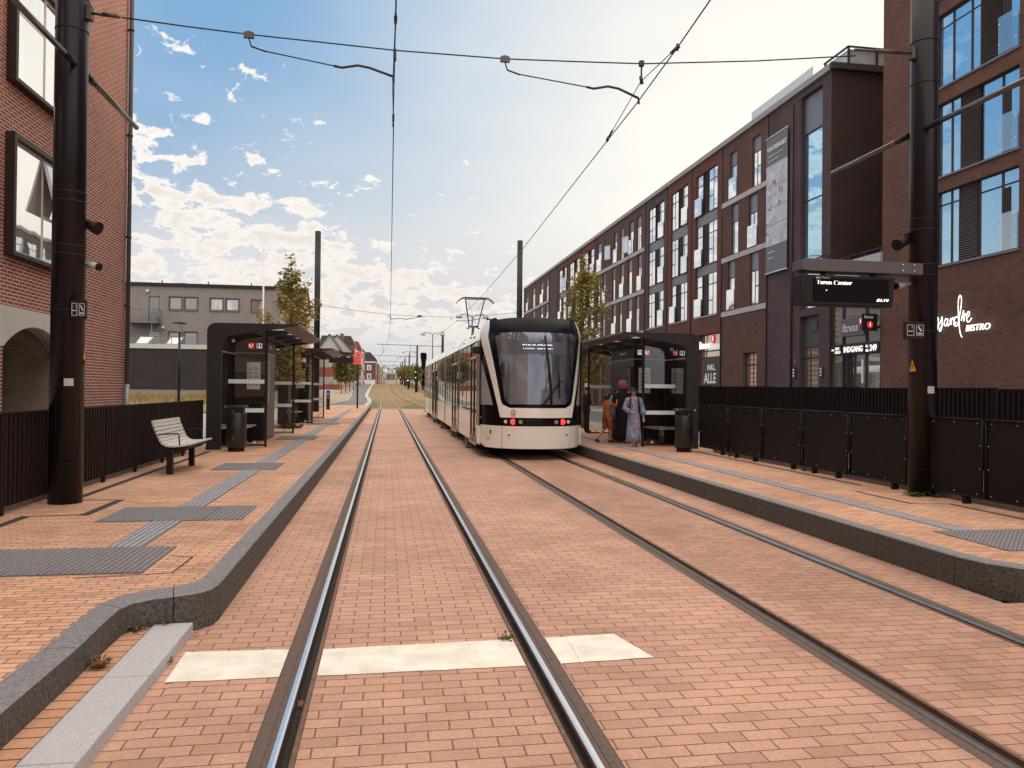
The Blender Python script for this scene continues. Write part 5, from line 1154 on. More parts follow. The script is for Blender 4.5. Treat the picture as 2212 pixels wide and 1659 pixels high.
shelter(True, 18.4, 6.4, 'black shelter on the right platform, with people standing in front', (21.0, 23.2))
shelter(True, 30.0, 6.4, 'black shelter on the right platform hidden behind the tram', (32.6, 34.2))
# ---------------------------------------------------------------- litter bins, bench
def bin_(x, y, z, s, label):
    t = thing('litter_bin', label, 'litter bin', (x, y, z), 'black platform litter bins')
    MB().lathe([(.17, 0), (.17, .10), (.155, .10)], (x, y, z), 24, 1.05, .9).build('foot', M_black, t)
    MB().lathe([(.20, .09), (.215, .11), (.215, .84), (.205, .86), (.18, .87)], (x, y, z), 28, 1., .9).build('drum', mat('satin_black_drum', (.020, .016, .018), .38, var=.15, scale=9), t)
    h = MB(); h.add([(x+u*.25, y-.16, z+.98+.00*abs(u)) for u in frange(-1, 1, 8)]+[(x+u*.25, y+.2, z+1.01) for u in frange(-1, 1, 8)]+[(x+u*.25, y-.2*math.cos(u*1.4), z+1.035) for u in frange(-1, 1, 8)], [(k, k+1, 19+k, 18+k) for k in range(8)]+[(9+k, 10+k, 19+k, 18+k) for k in range(8)])
    h.prism([(x-.245, y+.0), (x-.20, y-.14), (x-.07, y-.20), (x+.07, y-.20), (x+.20, y-.14), (x+.245, y), (x+.2, y+.18), (x-.2, y+.18)], 'z', z+1.00, z+1.03); h.build('lid', mat('grey_black_lid', (.045, .042, .048), .35), t)
    MB().box(x-.16, x+.16, y-.15, y+.14, z+.84, z+1.0).build('neck', M_black, t)
    q = MB()
    for zz in (.30, .62, .90): q.box(x-.035*s-.006, x-.035*s+.006, y-.20, y-.193, z+zz-.03, z+zz+.03)
    q.build('hinge', MATS['brushed_trim'], t); MB().box(x-.04*s-.004, x-.04*s+.004, y-.197, y-.18, z+.12, z+.95).build('door_gap', M_groove, t)
bin_(-3.31, 17.95, PZ, 1, 'black litter bin in front of the nearest left shelter')
bin_(7.02, 17.5, PZ, -1, 'black litter bin at the near corner of the right shelter')
bt = thing('platform_bench', 'pale slatted bench with curved back on the left platform', 'bench', (-3.45, 14.0, PZ))
prof = [(-3.86, 1.155), (-3.845, 1.09), (-3.82, 1.02), (-3.795, .95), (-3.77, .88), (-3.745, .815), (-3.71, .755), (-3.655, .715), (-3.59, .70), (-3.52, .70), (-3.45, .705), (-3.38, .715), (-3.31, .73)]
prof = [(x+.125, .73+(z-.70)*.86) for x, z in prof]
for i, (x, z) in enumerate(prof):
    a = prof[max(0, i-1)]; b = prof[min(len(prof)-1, i+1)]; ang = math.atan2(b[1]-a[1], b[0]-a[0])
    q = MB(); q.cbox((x, 14.0, z), .055, 1.62, .028, ry=-ang); q.build('slat', M_wood, bt, bevel=.004)
mb = MB(); 
for y in (13.3, 14.7):
    mb.tube([(x-.0, y, z-.03) for x, z in prof], .016, 6)
mb.build('slat_bracket', M_black, bt)
for y in (13.30, 14.72): MB().box(-3.53, -3.44, y-.045, y+.045, PZ, .70).build('leg', M_black, bt)
MB().box(-3.55, -3.25, 13.28, 14.7, .67, .71).build('seat_beam', M_black, bt)
for y in (13.22, 14.79):
    MB().tube([(-3.70, y, .92), (-3.36, y, .94), (-3.33, y, .92), (-3.32, y, .74)], .012, 6).build('armrest', M_black, bt)
# bollard, station sign, far display
bo = thing('button_bollard', 'slim black bollard with a blue light at the end of the left platform', 'bollard', (-3.6, 49, pz(49)))
z = pz(49); MB().box(-3.71, -3.50, 48.9, 49.1, z, z+1.18).build('post', M_black, bo); MB().tube([(-3.61, 48.89, z+.98), (-3.61, 48.87, z+.98)], .075, 14).build('blue_light', emat('blue_light', (.02, .12, .9), 1.0), bo); MB().box(-3.67, -3.55, 48.88, 48.895, z+.70, z+.84).build('red_label', mat('red_label', (.35, .05, .03), .5), bo)
ssn = thing('station_sign', 'red ring sign on a black post at the far end of the left platform', 'sign', (-1.92, 51.6, pz(51.6)))
z = pz(51.6); MB().tube([(-1.92, 51.6, z), (-1.92, 51.6, 3.30)], .055, 12).build('post', M_black, ssn)
ring = MB(); 
def rr(w, h, c, n=6):
    o = []
    for cx_, cz_, a0 in ((w-c, h-c, 0), (-w+c, h-c, 90), (-w+c, -h+c, 180), (w-c, -h+c, 270)):
        for k in range(n+1): q = R(a0+90*k/n); o.append((cx_+c*math.cos(q), cz_+c*math.sin(q)))
    return o
def ring_mb(cx_, y, cz_, w, h, c, th, dep):
    A = rr(w, h, c); B = rr(w-th, h-th, max(.01, c-th)); n = len(A); mb = MB(); 
    vs = [(cx_+u, y, cz_+v) for u, v in A]+[(cx_+u, y, cz_+v) for u, v in B]+[(cx_+u, y+dep, cz_+v) for u, v in A]+[(cx_+u, y+dep, cz_+v) for u, v in B]; fs = []
    for i in range(n):
        j = (i+1) % n; fs += [(i, j, n+j, n+i), (2*n+i, 2*n+j, 3*n+j, 3*n+i), (i, j, 2*n+j, 2*n+i), (n+i, n+j, 3*n+j, 3*n+i)]
    return mb.add(vs, fs)
M_redring = emat('red_ring', (.90, .02, .025), .9)
ring_mb(-1.92, 51.55, 3.80, .25, .29, .17, .085, .10).build('ring', M_redring, ssn); MB().box(-2.17, -1.67, 51.55, 51.65, 3.30, 3.42).build('underline', M_redring, ssn)
MB().box(-1.99, -1.85, 51.58, 51.62, 3.55, 4.05).build('inner_mark', mat('grey_ribbon', (.25, .23, .23), .5), ssn)
d2 = thing('departure_display', 'small black departure display hanging over the end of the left platform', 'display', (-2.6, 44.9, 3.3))
MB().prism([(-3.85, 3.58), (-1.95, 3.60), (-1.95, 3.74), (-3.1, 3.78), (-3.85, 3.78)], 'y', 44.8, 45.05).build('arm', M_char, d2); MB().box(-3.28, -1.95, 44.8, 45.0, 3.13, 3.56).build('display_case', M_black, d2)
text_mb('Hjallese St.', .12, (-3.2, 44.78, 3.43), DR, DU, depth=.004, cut=(.03, .08)).build('led_line', M_led, d2); text_mb('2 min', .10, (-2.28, 44.78, 3.43), DR, DU, depth=.004, cut=(.03, .08)).build('led_line', M_led, d2)
# small pedestrian street lamp in front of the grey building, flagpole
lp = thing('path_lamp', 'slim lamp post with an inverted cone head in front of the grey building', 'street lamp', (-8.6, 34, .3))
MB().tube([(-8.6, 34, .2), (-8.6, 34, 4.0)], [.065, .045], 12).build('post', M_pole, lp); MB().lathe([(.09, 4.0), (.11, 4.05), (.21, 4.30), (.25, 4.31)], (-8.6, 34, 0), 20).build('cone_shade', mat('pale_lamp_cone', (.42, .38, .36), .25, var=.1), lp); MB().lathe([(.24, 4.31), (.27, 4.31), (.25, 4.37), (.1, 4.39), (.02, 4.40)], (-8.6, 34, 0), 20).build('cap', M_black, lp); MB().lathe([(.085, 3.98), (.10, 4.07), (.07, 4.08)], (-8.6, 34, 0), 16).build('collar', M_wt, lp)
fp = thing('flagpole', 'tall white flagpole in front of the grey building', 'flagpole', (-8.5, 55, .5)); MB().tube([(-8.48, 55, .5), (-8.48, 55, 11.1)], [.08, .045], 12).build('mast', mat('white_mast', (.70, .66, .64), .5, var=.03), fp); MB().ball((-8.48, 55, 11.15), .07, 10, 6).build('knob', M_wt, fp)
# ---------------------------------------------------------------- the tram
TX = 3.625; TZ = .0
M_cream = mat('cream_tram_paint', (.90, .875, .80), .28, var=.03, scale=2, coat=.6)
M_tblack = mat('gloss_black_tram_paint', (.008, .005, .006), .2, var=.05, spec=.25)
M_rubber = mat('bellows_rubber', (.03, .024, .022), .7)
G_tram = glossy_glass('tram_side_glass', (.045, .035, .03), .48, (.80, .78, .74), curtain=.03)
G_wind = glossy_glass('tram_windscreen', (.025, .034, .055), .20, (.62, .70, .88), curtain=.16)
tr = thing('tram', 'cream and black tram with red tail lights standing at the right platform', 'tram', (TX, 33, 0))
def YF(u, z):
    y = 18.2+.35*u*u+.12*u**6
    if z > 3.0: y += .9*(z-3.0)**1.8*1.6
    if z < .85: y += .10*(.85-z)
    return y
def roofz(u): return 3.50-.035*u*u-.10*abs(u)**5/1.3**5
def face(name, m, lo, hi, z0, z1, nu=14, nz=8, parent=None, off=0., th=.0, zf=None):
    """panel on the curved front between u=lo(z) and u=hi(z)"""
    mb = MB(); vs = []
    for j in range(nz+1):
        z = z0+(z1-z0)*j/nz; a = lo(z) if callable(lo) else lo; b = hi(z) if callable(hi) else hi
        for i in range(nu+1):
            u = a+(b-a)*i/nu; zz = zf(u, z, j/nz) if zf else z; vs.append((TX+u, YF(u, zz)-off, zz))
    w = nu+1; mb.add(vs, [(j*w+i, j*w+i+1, (j+1)*w+i+1, (j+1)*w+i) for j in range(nz) for i in range(nu)], True)
    return mb.build(name, m, parent or tr)
W2 = 1.325
chi = lambda z: W2-.14*max(0, (.40-z)/.12)
face('bumper_centre', M_cream, -.843, .843, .28, .828); face('bumper_corner', M_cream, lambda z: -chi(z), -.852, .28, .828, 8); face('bumper_corner', M_cream, .852, chi, .28, .828, 8)
lb2 = face('light_band', M_tblack, -W2, W2, .834, 1.03, 24, 3)
outer_ = lambda z: .895+(z-1.03)/2.07*.435 if z < 3.1 else 1.33
def inner_(z):
    if z < 1.27: return 0
    b = .87+(z-1.35)/1.70*.295
    if z < 1.42: t = (1.42-z)/.15; return b-.16*(1-math.sqrt(max(0, 1-t*t)))
    return min(b, 1.165)
face('chin_panel', M_cream, lambda z: -outer_(z), outer_, 1.034, 1.27, 24, 3, off=.012)
def pillar(s):
    mb = MB(); n = 26; vs = []
    zs = frange(1.27, 3.46, n); w = 5
    for z in zs:
        a, b = inner_(z), min(outer_(z), 1.325)
        if z > 3.0: b = min(b, 1.325-.13*((z-3.0)/.4)**2); a = min(a, 1.165-.06*(z-3.0)/.4)
        for i in range(w+1):
            u = a+(b-a)*i/w; vs.append((TX+s*u, YF(u, z)-.012, z))
    mb.add(vs, [(j*(w+1)+i, j*(w+1)+i+1, (j+1)*(w+1)+i+1, (j+1)*(w+1)+i) for j in range(n) for i in range(w)], True); mb.build('corner_pillar', M_cream, tr)
pillar(-1); pillar(1)
gi = lambda z: inner_(z)
zin = lambda z: inner_(z)-.085-.03*(z-1.3)
face('screen_border', M_tblack, lambda z: -gi(z), gi, 1.275, 3.10, 20, 20)
def gl(z):
    b = zin(z)
    if z < 1.50: t = (1.50-z)/.13; b -= .10*(1-math.sqrt(max(0, 1-min(1, t)**2)))
    if z > 2.98: b -= .12*((z-2.98)/.12)**2
    return b
ws = face('windscreen', G_wind, lambda z: -gl(z), gl, 1.36, 3.10, 24, 20, off=.006)
face('roof_visor', mat('visor_black', (.010, .008, .010), .25, var=.05, spec=.06), lambda z: -min(1.165-.05*(z-3.08)/.37, 1.165), lambda z: min(1.165-.05*(z-3.08)/.37, 1.165), 3.10, 3.46, 22, 6, zf=lambda u, z, t: 3.10+(roofz(u)-.0-3.10)*t)
# black lower corners and quarter windows outside the pillars
for s in (-1, 1):
    mb = MB(); vs = []; n = 16; w = 5
    for z in frange(1.03, 2.98, n):
        for i in range(w+1): u = outer_(z)-.02+(W2-outer_(z)+.02)*i/w; u = min(u, W2); vs.append((TX+s*u, YF(u, z)+.004, z))
    mb.add(vs, [(j*(w+1)+i, j*(w+1)+i+1, (j+1)*(w+1)+i+1, (j+1)*(w+1)+i) for j in range(n) for i in range(w)], True); qp = mb.build('quarter_panel', M_tblack, tr)
    mb = MB(); vs = []
    for z in frange(1.33, 2.52, n):
        a = min(outer_(z)+.09, 1.30)
        for i in range(w+1): u = a+(1.315-a)*i/w; vs.append((TX+s*u, YF(u, z)-.004, z))
    mb.add(vs, [(j*(w+1)+i, j*(w+1)+i+1, (j+1)*(w+1)+i+1, (j+1)*(w+1)+i) for j in range(n) for i in range(w)], True); mb.build('quarter_window', mat('pale_blind', (.34, .32, .32), .35, var=.08, scale=4), qp)
def on_face(u, z, d=0.): return Vector((TX+u, YF(u, z)-d, z))
M_tail = emat('red_tail_light', (1., .05, .05), 1.1)
for s in (-1, 1):
    for u, r, m, nm in ((.775, .045, M_wt, 'marker_light'), (.612, .072, M_tail, 'tail_light'), (.44, .050, mat('chrome_reflector', (.35, .33, .33), .2, .9), 'headlight')):
        p = on_face(s*u, .935); q = MB().tube([p, p+Vector((0, -.02, 0))], r, 18).build(nm, m, lb2)
        if nm != 'marker_light': MB().tube([p+Vector((0, -.02, 0)), p+Vector((0, -.026, 0))], r*.42, 12).build('lens', mat('light_centre', (.45, .25, .25) if nm == 'tail_light' else (.08, .08, .08), .3), q)
x0 = -.612
p = on_face(x0, 1.165, .045); q = ring_mb(p.x, p.y-.004, p.z, .050, .055, .035, .018, .01); q.box(p.x-.052, p.x+.052, p.y-.004, p.y+.004, p.z-.093, p.z-.078); q.build('red_emblem', mat('emblem_red', (.45, .02, .04), .4), tr)
for u, m_ in ((-1.12, 1), (1.20, 1)):
    p = on_face(u, .47, .015); d = Vector((1, .9*u*1.1, 0)).normalized()
    text_mb('05-7', .10, p-d*.07, d, (0, 0, 1), depth=.004, xs=.9).build('fleet_number', mat('faint_grey_print', (.38, .36, .33), .5), tr)
mb = MB()
for u, z, w, h in ((-1.09, .67, .022, .05), (-.70, .61, .02, .018), (.74, .61, .018, .02)):
    p = on_face(u, z, .012); mb.cbox(p, w*2, .02, h*2)
mb.build('bumper_socket', M_black, tr)
# destination display
mb = MB(); P = [on_face(u, z, .012) for z in (2.58, 2.87) for u in frange(-.70, .70, 10)]; mb.add(P, [(k, k+1, 12+k, 11+k) for k in range(10)]); ds = mb.build('destination_display', mat('display_grey', (.12, .12, .145), .35), ws)
for z, cut in ((2.735, (.045, .07)), (2.695, (.0, .020))): text_mb('TARUP CENTER', .10, (TX-.43, YF(0, 2.7)-.03, z-.0), DR, DU, depth=.004, bold=.003, xs=1.05, cut=cut).build('led_text', emat('blue_white_led', (.85, .9, 1.), 1.0), ds)
p = on_face(.0, 2.96, .012); MB().tube([p, p+Vector((0, -.01, 0))], .045, 16).build('screen_sensor', mat('screen_grey_dot', (.32, .32, .34), .4), ws)
mb = MB(); mb.tube([on_face(.31, 1.30, .05), on_face(.27, 2.0, .05), on_face(.13, 3.02, .03)], .022, 6); mb.build('screen_strut', M_tblack, ws)
mb = MB()
for a, b in ((0, 0), (.03, .02), (.06, .04)): mb.tube([on_face(.02+a, 1.30, .05), on_face(.22+a, 1.55, .06), on_face(.50+b, 1.92, .07)], .008, 5)
mb.tube([on_face(.50, 1.92, .07), on_face(.60, 1.93, .07)], .02, 6); mb.tube([on_face(.47, 2.32, .05), on_face(.50, 1.9, .06), on_face(.52, 1.5, .05)], [.006, .022, .012], 5); mb.tube([on_face(.30, 2.62, .05), on_face(.22, 2.0, .05), on_face(.14, 1.66, .05)], [.004, .010, .004], 5); mb.build('wiper', M_black, tr)
# body shell: lower side panels, window bands, roof, segment by segment
sec_w = lambda: None
segs = [(19.42, 24.88), (25.2, 30.78), (31.1, 35.35), (35.65, 41.7), (42.0, 47.4)]
doors = {0: [(19.86, 21.38)], 1: [(25.42, 27.55)], 2: [], 3: [(35.9, 37.6), (38.0, 39.95)], 4: []}
roofp = [(-1.325, 2.96), (-1.31, 3.02), (-1.24, 3.18), (-1.10, 3.34), (-.85, 3.44), (-.4, 3.49), (0, 3.50), (.4, 3.49), (.85, 3.44), (1.10, 3.34), (1.24, 3.18), (1.31, 3.02), (1.325, 2.96)]
for si, (a, b) in enumerate(segs):
    dz = zt((a+b)/2)
    mb = MB(); n = len(roofp); ya, yb = (18.98 if si == 0 else a), b
    if si == 0:
        rows = [[(TX+x*.87, YF(abs(x)*.87, 3.40)+.02, min(z+0.0, 3.47)) for x, z in roofp]]; rows[0] = [(TX+max(-1.165, min(1.165, x)), YF(min(abs(x), 1.165), min(z, 3.4))+.0, max(z, 3.36) if abs(x) < 1.2 else z) for x, z in roofp]
        rows.append([(TX+x, 20.1, z+dz) for x, z in roofp]); rows.append([(TX+x, b, z+dz) for x, z in roofp])
        rows = [[(TX+x, max(YF(min(abs(x), 1.3), min(z, 3.35)), 18.9), z) for x, z in roofp]]+rows[1:]
    else: rows = [[(TX+x, a, z+dz) for x, z in roofp], [(TX+x, b, z+dz) for x, z in roofp]]
    vs = [v for r_ in rows for v in r_]; mb.add(vs, [(j*n+i, j*n+i+1, (j+1)*n+i+1, (j+1)*n+i) for j in range(len(rows)-1) for i in range(n-1)], True)
    for y in ((a, b) if si else (b,)): mb.add([(TX+x, y, z+dz) for x, z in roofp], [tuple(range(n))])
    mb.build('roof_shell', M_cream, tr)
    for s in (-1, 1):
        x0 = TX+s*1.325; x1 = TX+s*1.30
        ds_ = doors[si]; cuts = [a if si else 19.86]+[v for d in ds_ for v in d]+[b]
        runs = [(cuts[i], cuts[i+1]) for i in range(0, len(cuts), 2) if cuts[i+1]-cuts[i] > .15]
        for (p, q) in runs:
            mb = MB(); mb.box(min(x0, x1), max(x0, x1), p, q, .32+dz, .822+dz); mb.box(min(x0, x1), max(x0, x1), p, q, .830+dz, 1.12+dz); mb.build('side_panel', M_cream, tr)
            wn_ = MB().quad((x0-s*.006, p, 1.12+dz), (x0-s*.006, q, 1.12+dz), (x0-s*.006, q, 2.93+dz), (x0-s*.006, p, 2.93+dz)).build('side_window', G_tram, tr)
            m2 = MB(); k = max(1, round((q-p)/1.25))
            for i in range(k+1): y = p+(q-p)*i/k; m2.box(min(x0-s*.008, x0+s*.002), max(x0-s*.008, x0+s*.002), max(p, y-.02), min(q, y+.02), 1.12+dz, 2.93+dz)
            m2.box(min(x0-s*.008, x0+s*.001), max(x0-s*.008, x0+s*.001), p, q, 2.56+dz, 2.585+dz); m2.build('window_frame', M_tblack, wn_)
        for p, q in ds_:
            dmb = MB(); dmb.box(min(x0-s*.02, x0-s*.05), max(x0-s*.02, x0-s*.05), p, q, .32+dz, 2.93+dz); d_ = dmb.build('door', G_tram, tr)
            m2 = MB(); xa, xb = sorted((x0-s*.02, x0+s*.002)); m = (p+q)/2
            for y, w in ((p+.03, .05), (m-.045, .035), (m+.045, .035), (q-.03, .05)): m2.box(xa, xb, y-w, y+w, .32+dz, 2.56+dz)
            m2.box(xa, xb, p, q, .32+dz, .48+dz); m2.box(xa, xb, p, q, 2.50+dz, 2.60+dz); m2.build('door_frame', M_tblack, d_)
            m3 = MB(); m3.box(min(x0+s*.004, x0+s*.03), max(x0+s*.004, x0+s*.03), p-.05, q+.05, .25+dz, .31+dz); m3.build('door_step', mat('steel_step', (.45, .43, .40), .35, .7), d_)
            m3 = MB(); m3.box(min(x0, x0+s*.02), max(x0, x0+s*.02), p+.1, q-.25, 2.53+dz, 2.57+dz); m3.build('door_light_strip', M_wt, d_)
    if si < 4:
        nx = segs[si+1][0]; mb = MB(); mb.prism([(TX+x*.965, z-.05 if z > 1 else z) for x, z in [(-1.325, .4)]+roofp+[(1.325, .4)]], 'y', b, nx); mb.build('articulation_bellows', M_rubber, tr)
        mb = Many()
        for s in (-1, 1): x0 = TX+s*1.318; mb.tube([(x0, b+.03, .38+dz), (x0, b+.03, 2.95+dz)], .03, 6)
        mb.build('articulation_trim', mat('trim_grey', (.24, .21, .20), .4, .5), tr)
        if si == 0 or si == 2:
            mb = MB(); mb.box(TX-1.385, TX-1.33, b-.02, b+.08, 2.05+dz, 2.25+dz); mb.build('door_camera', mat('pale_grey_casing', (.42, .40, .43), .4), tr)
# black cab pillar between nose and first door
mb = Many()
for s in (-1, 1): x0 = TX+s*1.325; a, b = sorted((x0, x0-s*.03)); mb.box(a, b, 19.30, 19.86, .80, 2.96)
mb.build('cab_pillar', M_tblack, tr)
mb = Many()
for s in (-1, 1): x0 = TX+s*1.325; a, b = sorted((x0, x0-s*.03)); mb.box(a, b, 19.36, 19.86, .32, .798)
mb.build('cab_sill', M_cream, tr)
for s in (-1, 1): MB().prism([(TX+s*1.30, 2.60), (TX+s*1.50, 2.64), (TX+s*1.50, 2.78), (TX+s*1.30, 2.80)], 'y', 19.30, 19.55).build('mirror_camera', M_black, tr, bevel=.015)
p = on_face(-1.22, 1.0); MB().cbox(on_face(-1.28, 1.01, .01)+Vector((-.01, .03, 0)), .05, .10, .04).build('indicator', mat('amber_lens', (.35, .09, .02), .3), tr)
# underframe, bogies, rear, rooftop gear, pantograph
MB().box(TX-1.10, TX+1.10, 19.6, 47.2, .20, .36).build('underframe', M_black, tr)
for y in (22.9, 28.0, 33.3, 38.9, 45.0):
    bg = MB().box(TX-1.24, TX+1.24, y-1.0, y+1.0, .20, .40).build('bogie', M_black, tr)
    for dy in (-.85, .85):
        for s in (-1, 1): MB().tube([(TX+s*.70, y+dy, .30), (TX+s*.82, y+dy, .30)], .29, 20).build('wheel', M_steel2, bg)
    mb = MB(); mb.box(TX-1.32, TX-1.26, y-.6, y-.2, .10, .30); mb.box(TX-1.36, TX-1.26, y-.7, y-.1, .07, .10); mb.build('track_brake', M_steel2, bg)
mb = MB(); mb.prism([(TX-1.325, .32), (TX+1.325, .32), (TX+1.325, 2.96), (TX+.9, 3.4), (TX-.9, 3.4), (TX-1.325, 2.96)], 'y', 47.4, 48.0); mb.build('far_cab', M_tblack, tr)
for x in (-1.02, .98):
    q = MB(); q.tube([(TX+x+.08, 19.35, 3.45), (TX+x+.08, 19.6, 3.45)], .085, 12); q.cbox((TX+x-.06, 19.4, 3.45), .13, .12, .11); q.build('roof_speaker', M_black, tr)
for a, b in ((21.5, 24.2), (27, 30.2), (36.5, 40.5)): MB().box(TX-.62, TX+.62, a, b, 3.42, 3.62).build('roof_equipment', M_cream, tr, bevel=.03)
mb = MB()
for k, (y, z) in enumerate(((21.0, 3.14), (21.25, 3.14), (22.2, 3.2), (22.5, 3.2), (23.9, 3.12), (24.1, 3.12), (27, 3.17), (28.2, 3.2), (29.5, 3.17))): mb.cbox((TX-1.26+(.0 if z < 3.16 else .03), y, z+zt(y)), .03, .11, .035, ry=R(20))
mb.build('roof_marking', M_frame, tr)
pg = MB(); Yp = 32.5; cxp = 3.66
pg.tube([(cxp, 34.2, 3.50), (cxp, 33.1, 4.40)], [.06, .05], 8); pg.tube([(cxp-.22, 33.1, 4.42), (cxp+.22, 33.1, 4.42)], .05, 8)
pa = pg.build('pantograph_base_arm', M_steel2, tr)
pg = MB()
for s in (-1, 1):
    pg.tube([(cxp+s*.19, 33.1, 4.44), (cxp+s*.40, Yp+.1, 5.52)], .028, 6); pg.tube([(cxp+s*.30, 33.1, 4.36), (cxp+s*.17, 33.1, 4.32)], .025, 6)
    pg.tube([(cxp+s*.14, 33.1, 4.44), (cxp-s*.30, Yp+.1, 5.46)], .008, 4)
pg.build('upper_arm', M_arm, pa)
pg = MB()
pg.tube([(cxp-.46, Yp, 5.53), (cxp+.46, Yp, 5.53)], .018, 6)
for dy in (-.15, .15):
    pg.tube([(cxp-.80, Yp+dy, 5.36), (cxp-.70, Yp+dy, 5.48), (cxp-.56, Yp+dy, 5.565), (cxp-.45, Yp+dy, 5.59), (cxp+.45, Yp+dy, 5.59), (cxp+.56, Yp+dy, 5.565), (cxp+.70, Yp+dy, 5.48), (cxp+.80, Yp+dy, 5.36)], .020, 6)
pg.box(cxp-.45, cxp+.45, Yp-.16, Yp+.16, 5.575, 5.60); pg.build('collector_head', M_black, pa)
# ---------------------------------------------------------------- people
def skinmat(n, c): return mat(n, c, .55, var=.05, scale=20)
SK = skinmat('skin_warm', (.46, .24, .16)); SKD = skinmat('skin_brown', (.24, .12, .075))
def person(label, loc, face_deg, H, skin, pose, nofeet=False):
    """joints in metres for a 1.70 m figure, local x=own right, y=forward; one skinned body with head and fingers"""
    t = thing('person', label, 'person', loc, 'people waiting on the right platform'); t.rotation_euler = (0, 0, 0)
    k = H/1.70; c, s = math.cos(R(face_deg)), math.sin(R(face_deg))
    def Wd(p): return Vector(((p[0]*c-p[1]*s)*k, (p[0]*s+p[1]*c)*k, p[2]*k))
    J = dict(pel=(0, 0, .93), sp=(0, .0, 1.12), ch=(0, 0, 1.33), nk=(0, .01, 1.46), hd0=(0, .02, 1.53), hd=(0, .03, 1.60), hd1=(0, .02, 1.655),
             lsh=(-.17, 0, 1.38), rsh=(.17, 0, 1.38), lel=(-.24, -.02, 1.10), rel=(.24, -.02, 1.10), lwr=(-.25, .06, .87), rwr=(.25, .06, .87),
             lhp=(-.09, 0, .90), rhp=(.09, 0, .90), lkn=(-.10, .02, .50), rkn=(.10, .02, .50), lan=(-.10, 0, .08), ran=(.10, 0, .08), lto=(-.11, .14, .03), rto=(.11, .14, .03))
    J.update({a: b for a, b in pose.items() if a != 'look'})
    rad = dict(pel=.12, sp=.105, ch=.125, nk=.052, hd0=.066, hd=.088, hd1=.066, lsh=.055, rsh=.055, lel=.040, rel=.040, lwr=.026, rwr=.026, lhp=.085, rhp=.085, lkn=.056, rkn=.056, lan=.038, ran=.038, lto=.030, rto=.030)
    ed = [('pel', 'sp'), ('sp', 'ch'), ('ch', 'nk'), ('nk', 'hd0'), ('hd0', 'hd'), ('hd', 'hd1'), ('ch', 'lsh'), ('ch', 'rsh'), ('lsh', 'lel'), ('rsh', 'rel'), ('lel', 'lwr'), ('rel', 'rwr'), ('pel', 'lhp'), ('pel', 'rhp'), ('lhp', 'lkn'), ('rhp', 'rkn'), ('lkn', 'lan'), ('rkn', 'ran'), ('lan', 'lto'), ('ran', 'rto')]
    names = list(J); V = [Wd(J[n]) for n in names]; rr_ = [rad[n]*k for n in names]; E_ = [(names.index(a), names.index(b)) for a, b in ed]
    for sd in 'lr':   # hands: palm, four unequal fingers and a thumb off the side of the palm
        w = Vector(J[sd+'wr']); e = Vector(J[sd+'el']); d = (w-e).normalized(); side = Vector((1 if sd == 'l' else -1, 0, 0)); side = (side-d*side.dot(d)).normalized(); cur = d.cross(side)
        palm = w+d*.075; V.append(Wd(palm)); rr_.append(.026*k); pi_ = len(V)-1; E_.append((names.index(sd+'wr'), pi_))
        for f, (o, ln) in enumerate(((-.026, .060), (-.009, .072), (.009, .075), (.026, .066))):
            a = palm+side*o+d*.02; b = a+d*ln*.55+cur*.004; c_ = b+d*ln*.35+cur*.018
            prev = pi_
            for q, rq in ((a, .011), (b, .009), (c_, .008)): V.append(Wd(q)); rr_.append(rq*k); E_.append((prev, len(V)-1)); prev = len(V)-1
        a = w+d*.035+side*.030; b = a+d*.035+side*.018+cur*.01
        prev = pi_
        for q, rq in ((a, .012), (b, .010)): V.append(Wd(q)); rr_.append(rq*k); E_.append((prev, len(V)-1)); prev = len(V)-1
    me = bpy.data.meshes.new('body'); me.from_pydata([tuple(v) for v in V], E_, []); me.materials.append(skin)
    o = bpy.data.objects.new('body', me); COL.objects.link(o); o.parent = t
    sk = o.modifiers.new('skin', 'SKIN'); sub_ = o.modifiers.new('sub', 'SUBSURF'); sub_.levels = sub_.render_levels = 1
    sl_ = me.skin_vertices[0].data
    for i, r_ in enumerate(rr_): sl_[i].radius = (r_, r_)
    sl_[0].use_root = True
    for p in me.polygons: p.use_smooth = True
    sk.use_smooth_shade = True
    L0 = Vector(loc)
    def G_(p): return L0+Wd(p)
    hd = Vector(J['hd']); hr = (Vector(J['hd1'])-Vector(J['hd0'])).normalized(); fw_ = J.get('look', None); fw_ = Vector(pose.get('look', (0, 1, 0))).normalized()
    rt = fw_.cross(Vector((0, 0, 1))).normalized()
    fc = MB()
    for sgn_ in (-1, 1): fc.ball(G_(hd+fw_*.078+rt*sgn_*.032+Vector((0, 0, .010))), .011*k, 8, 6)
    fc.tube([G_(hd+fw_*.07+rt*-.045+Vector((0, 0, .03))), G_(hd+fw_*.085+rt*-.02+Vector((0, 0, .034)))], .005*k, 4); fc.tube([G_(hd+fw_*.07+rt*.045+Vector((0, 0, .03))), G_(hd+fw_*.085+rt*.02+Vector((0, 0, .034)))], .005*k, 4)
    fc.build('eyes', mat('eye_dark', (.03, .015, .01), .4), t)
    fc = MB(); fc.tube([G_(hd+fw_*.080+Vector((0, 0, .012))), G_(hd+fw_*.100+Vector((0, 0, -.018))), G_(hd+fw_*.080+Vector((0, 0, -.026)))], [.010*k, .015*k, .010*k], 6)
    for sgn_ in (-1, 1): fc.ball(G_(hd+rt*sgn_*.088+Vector((0, 0, -.002))), .018*k, 8, 6, 1.5)
    fc.build('nose_and_ears', skin, t)
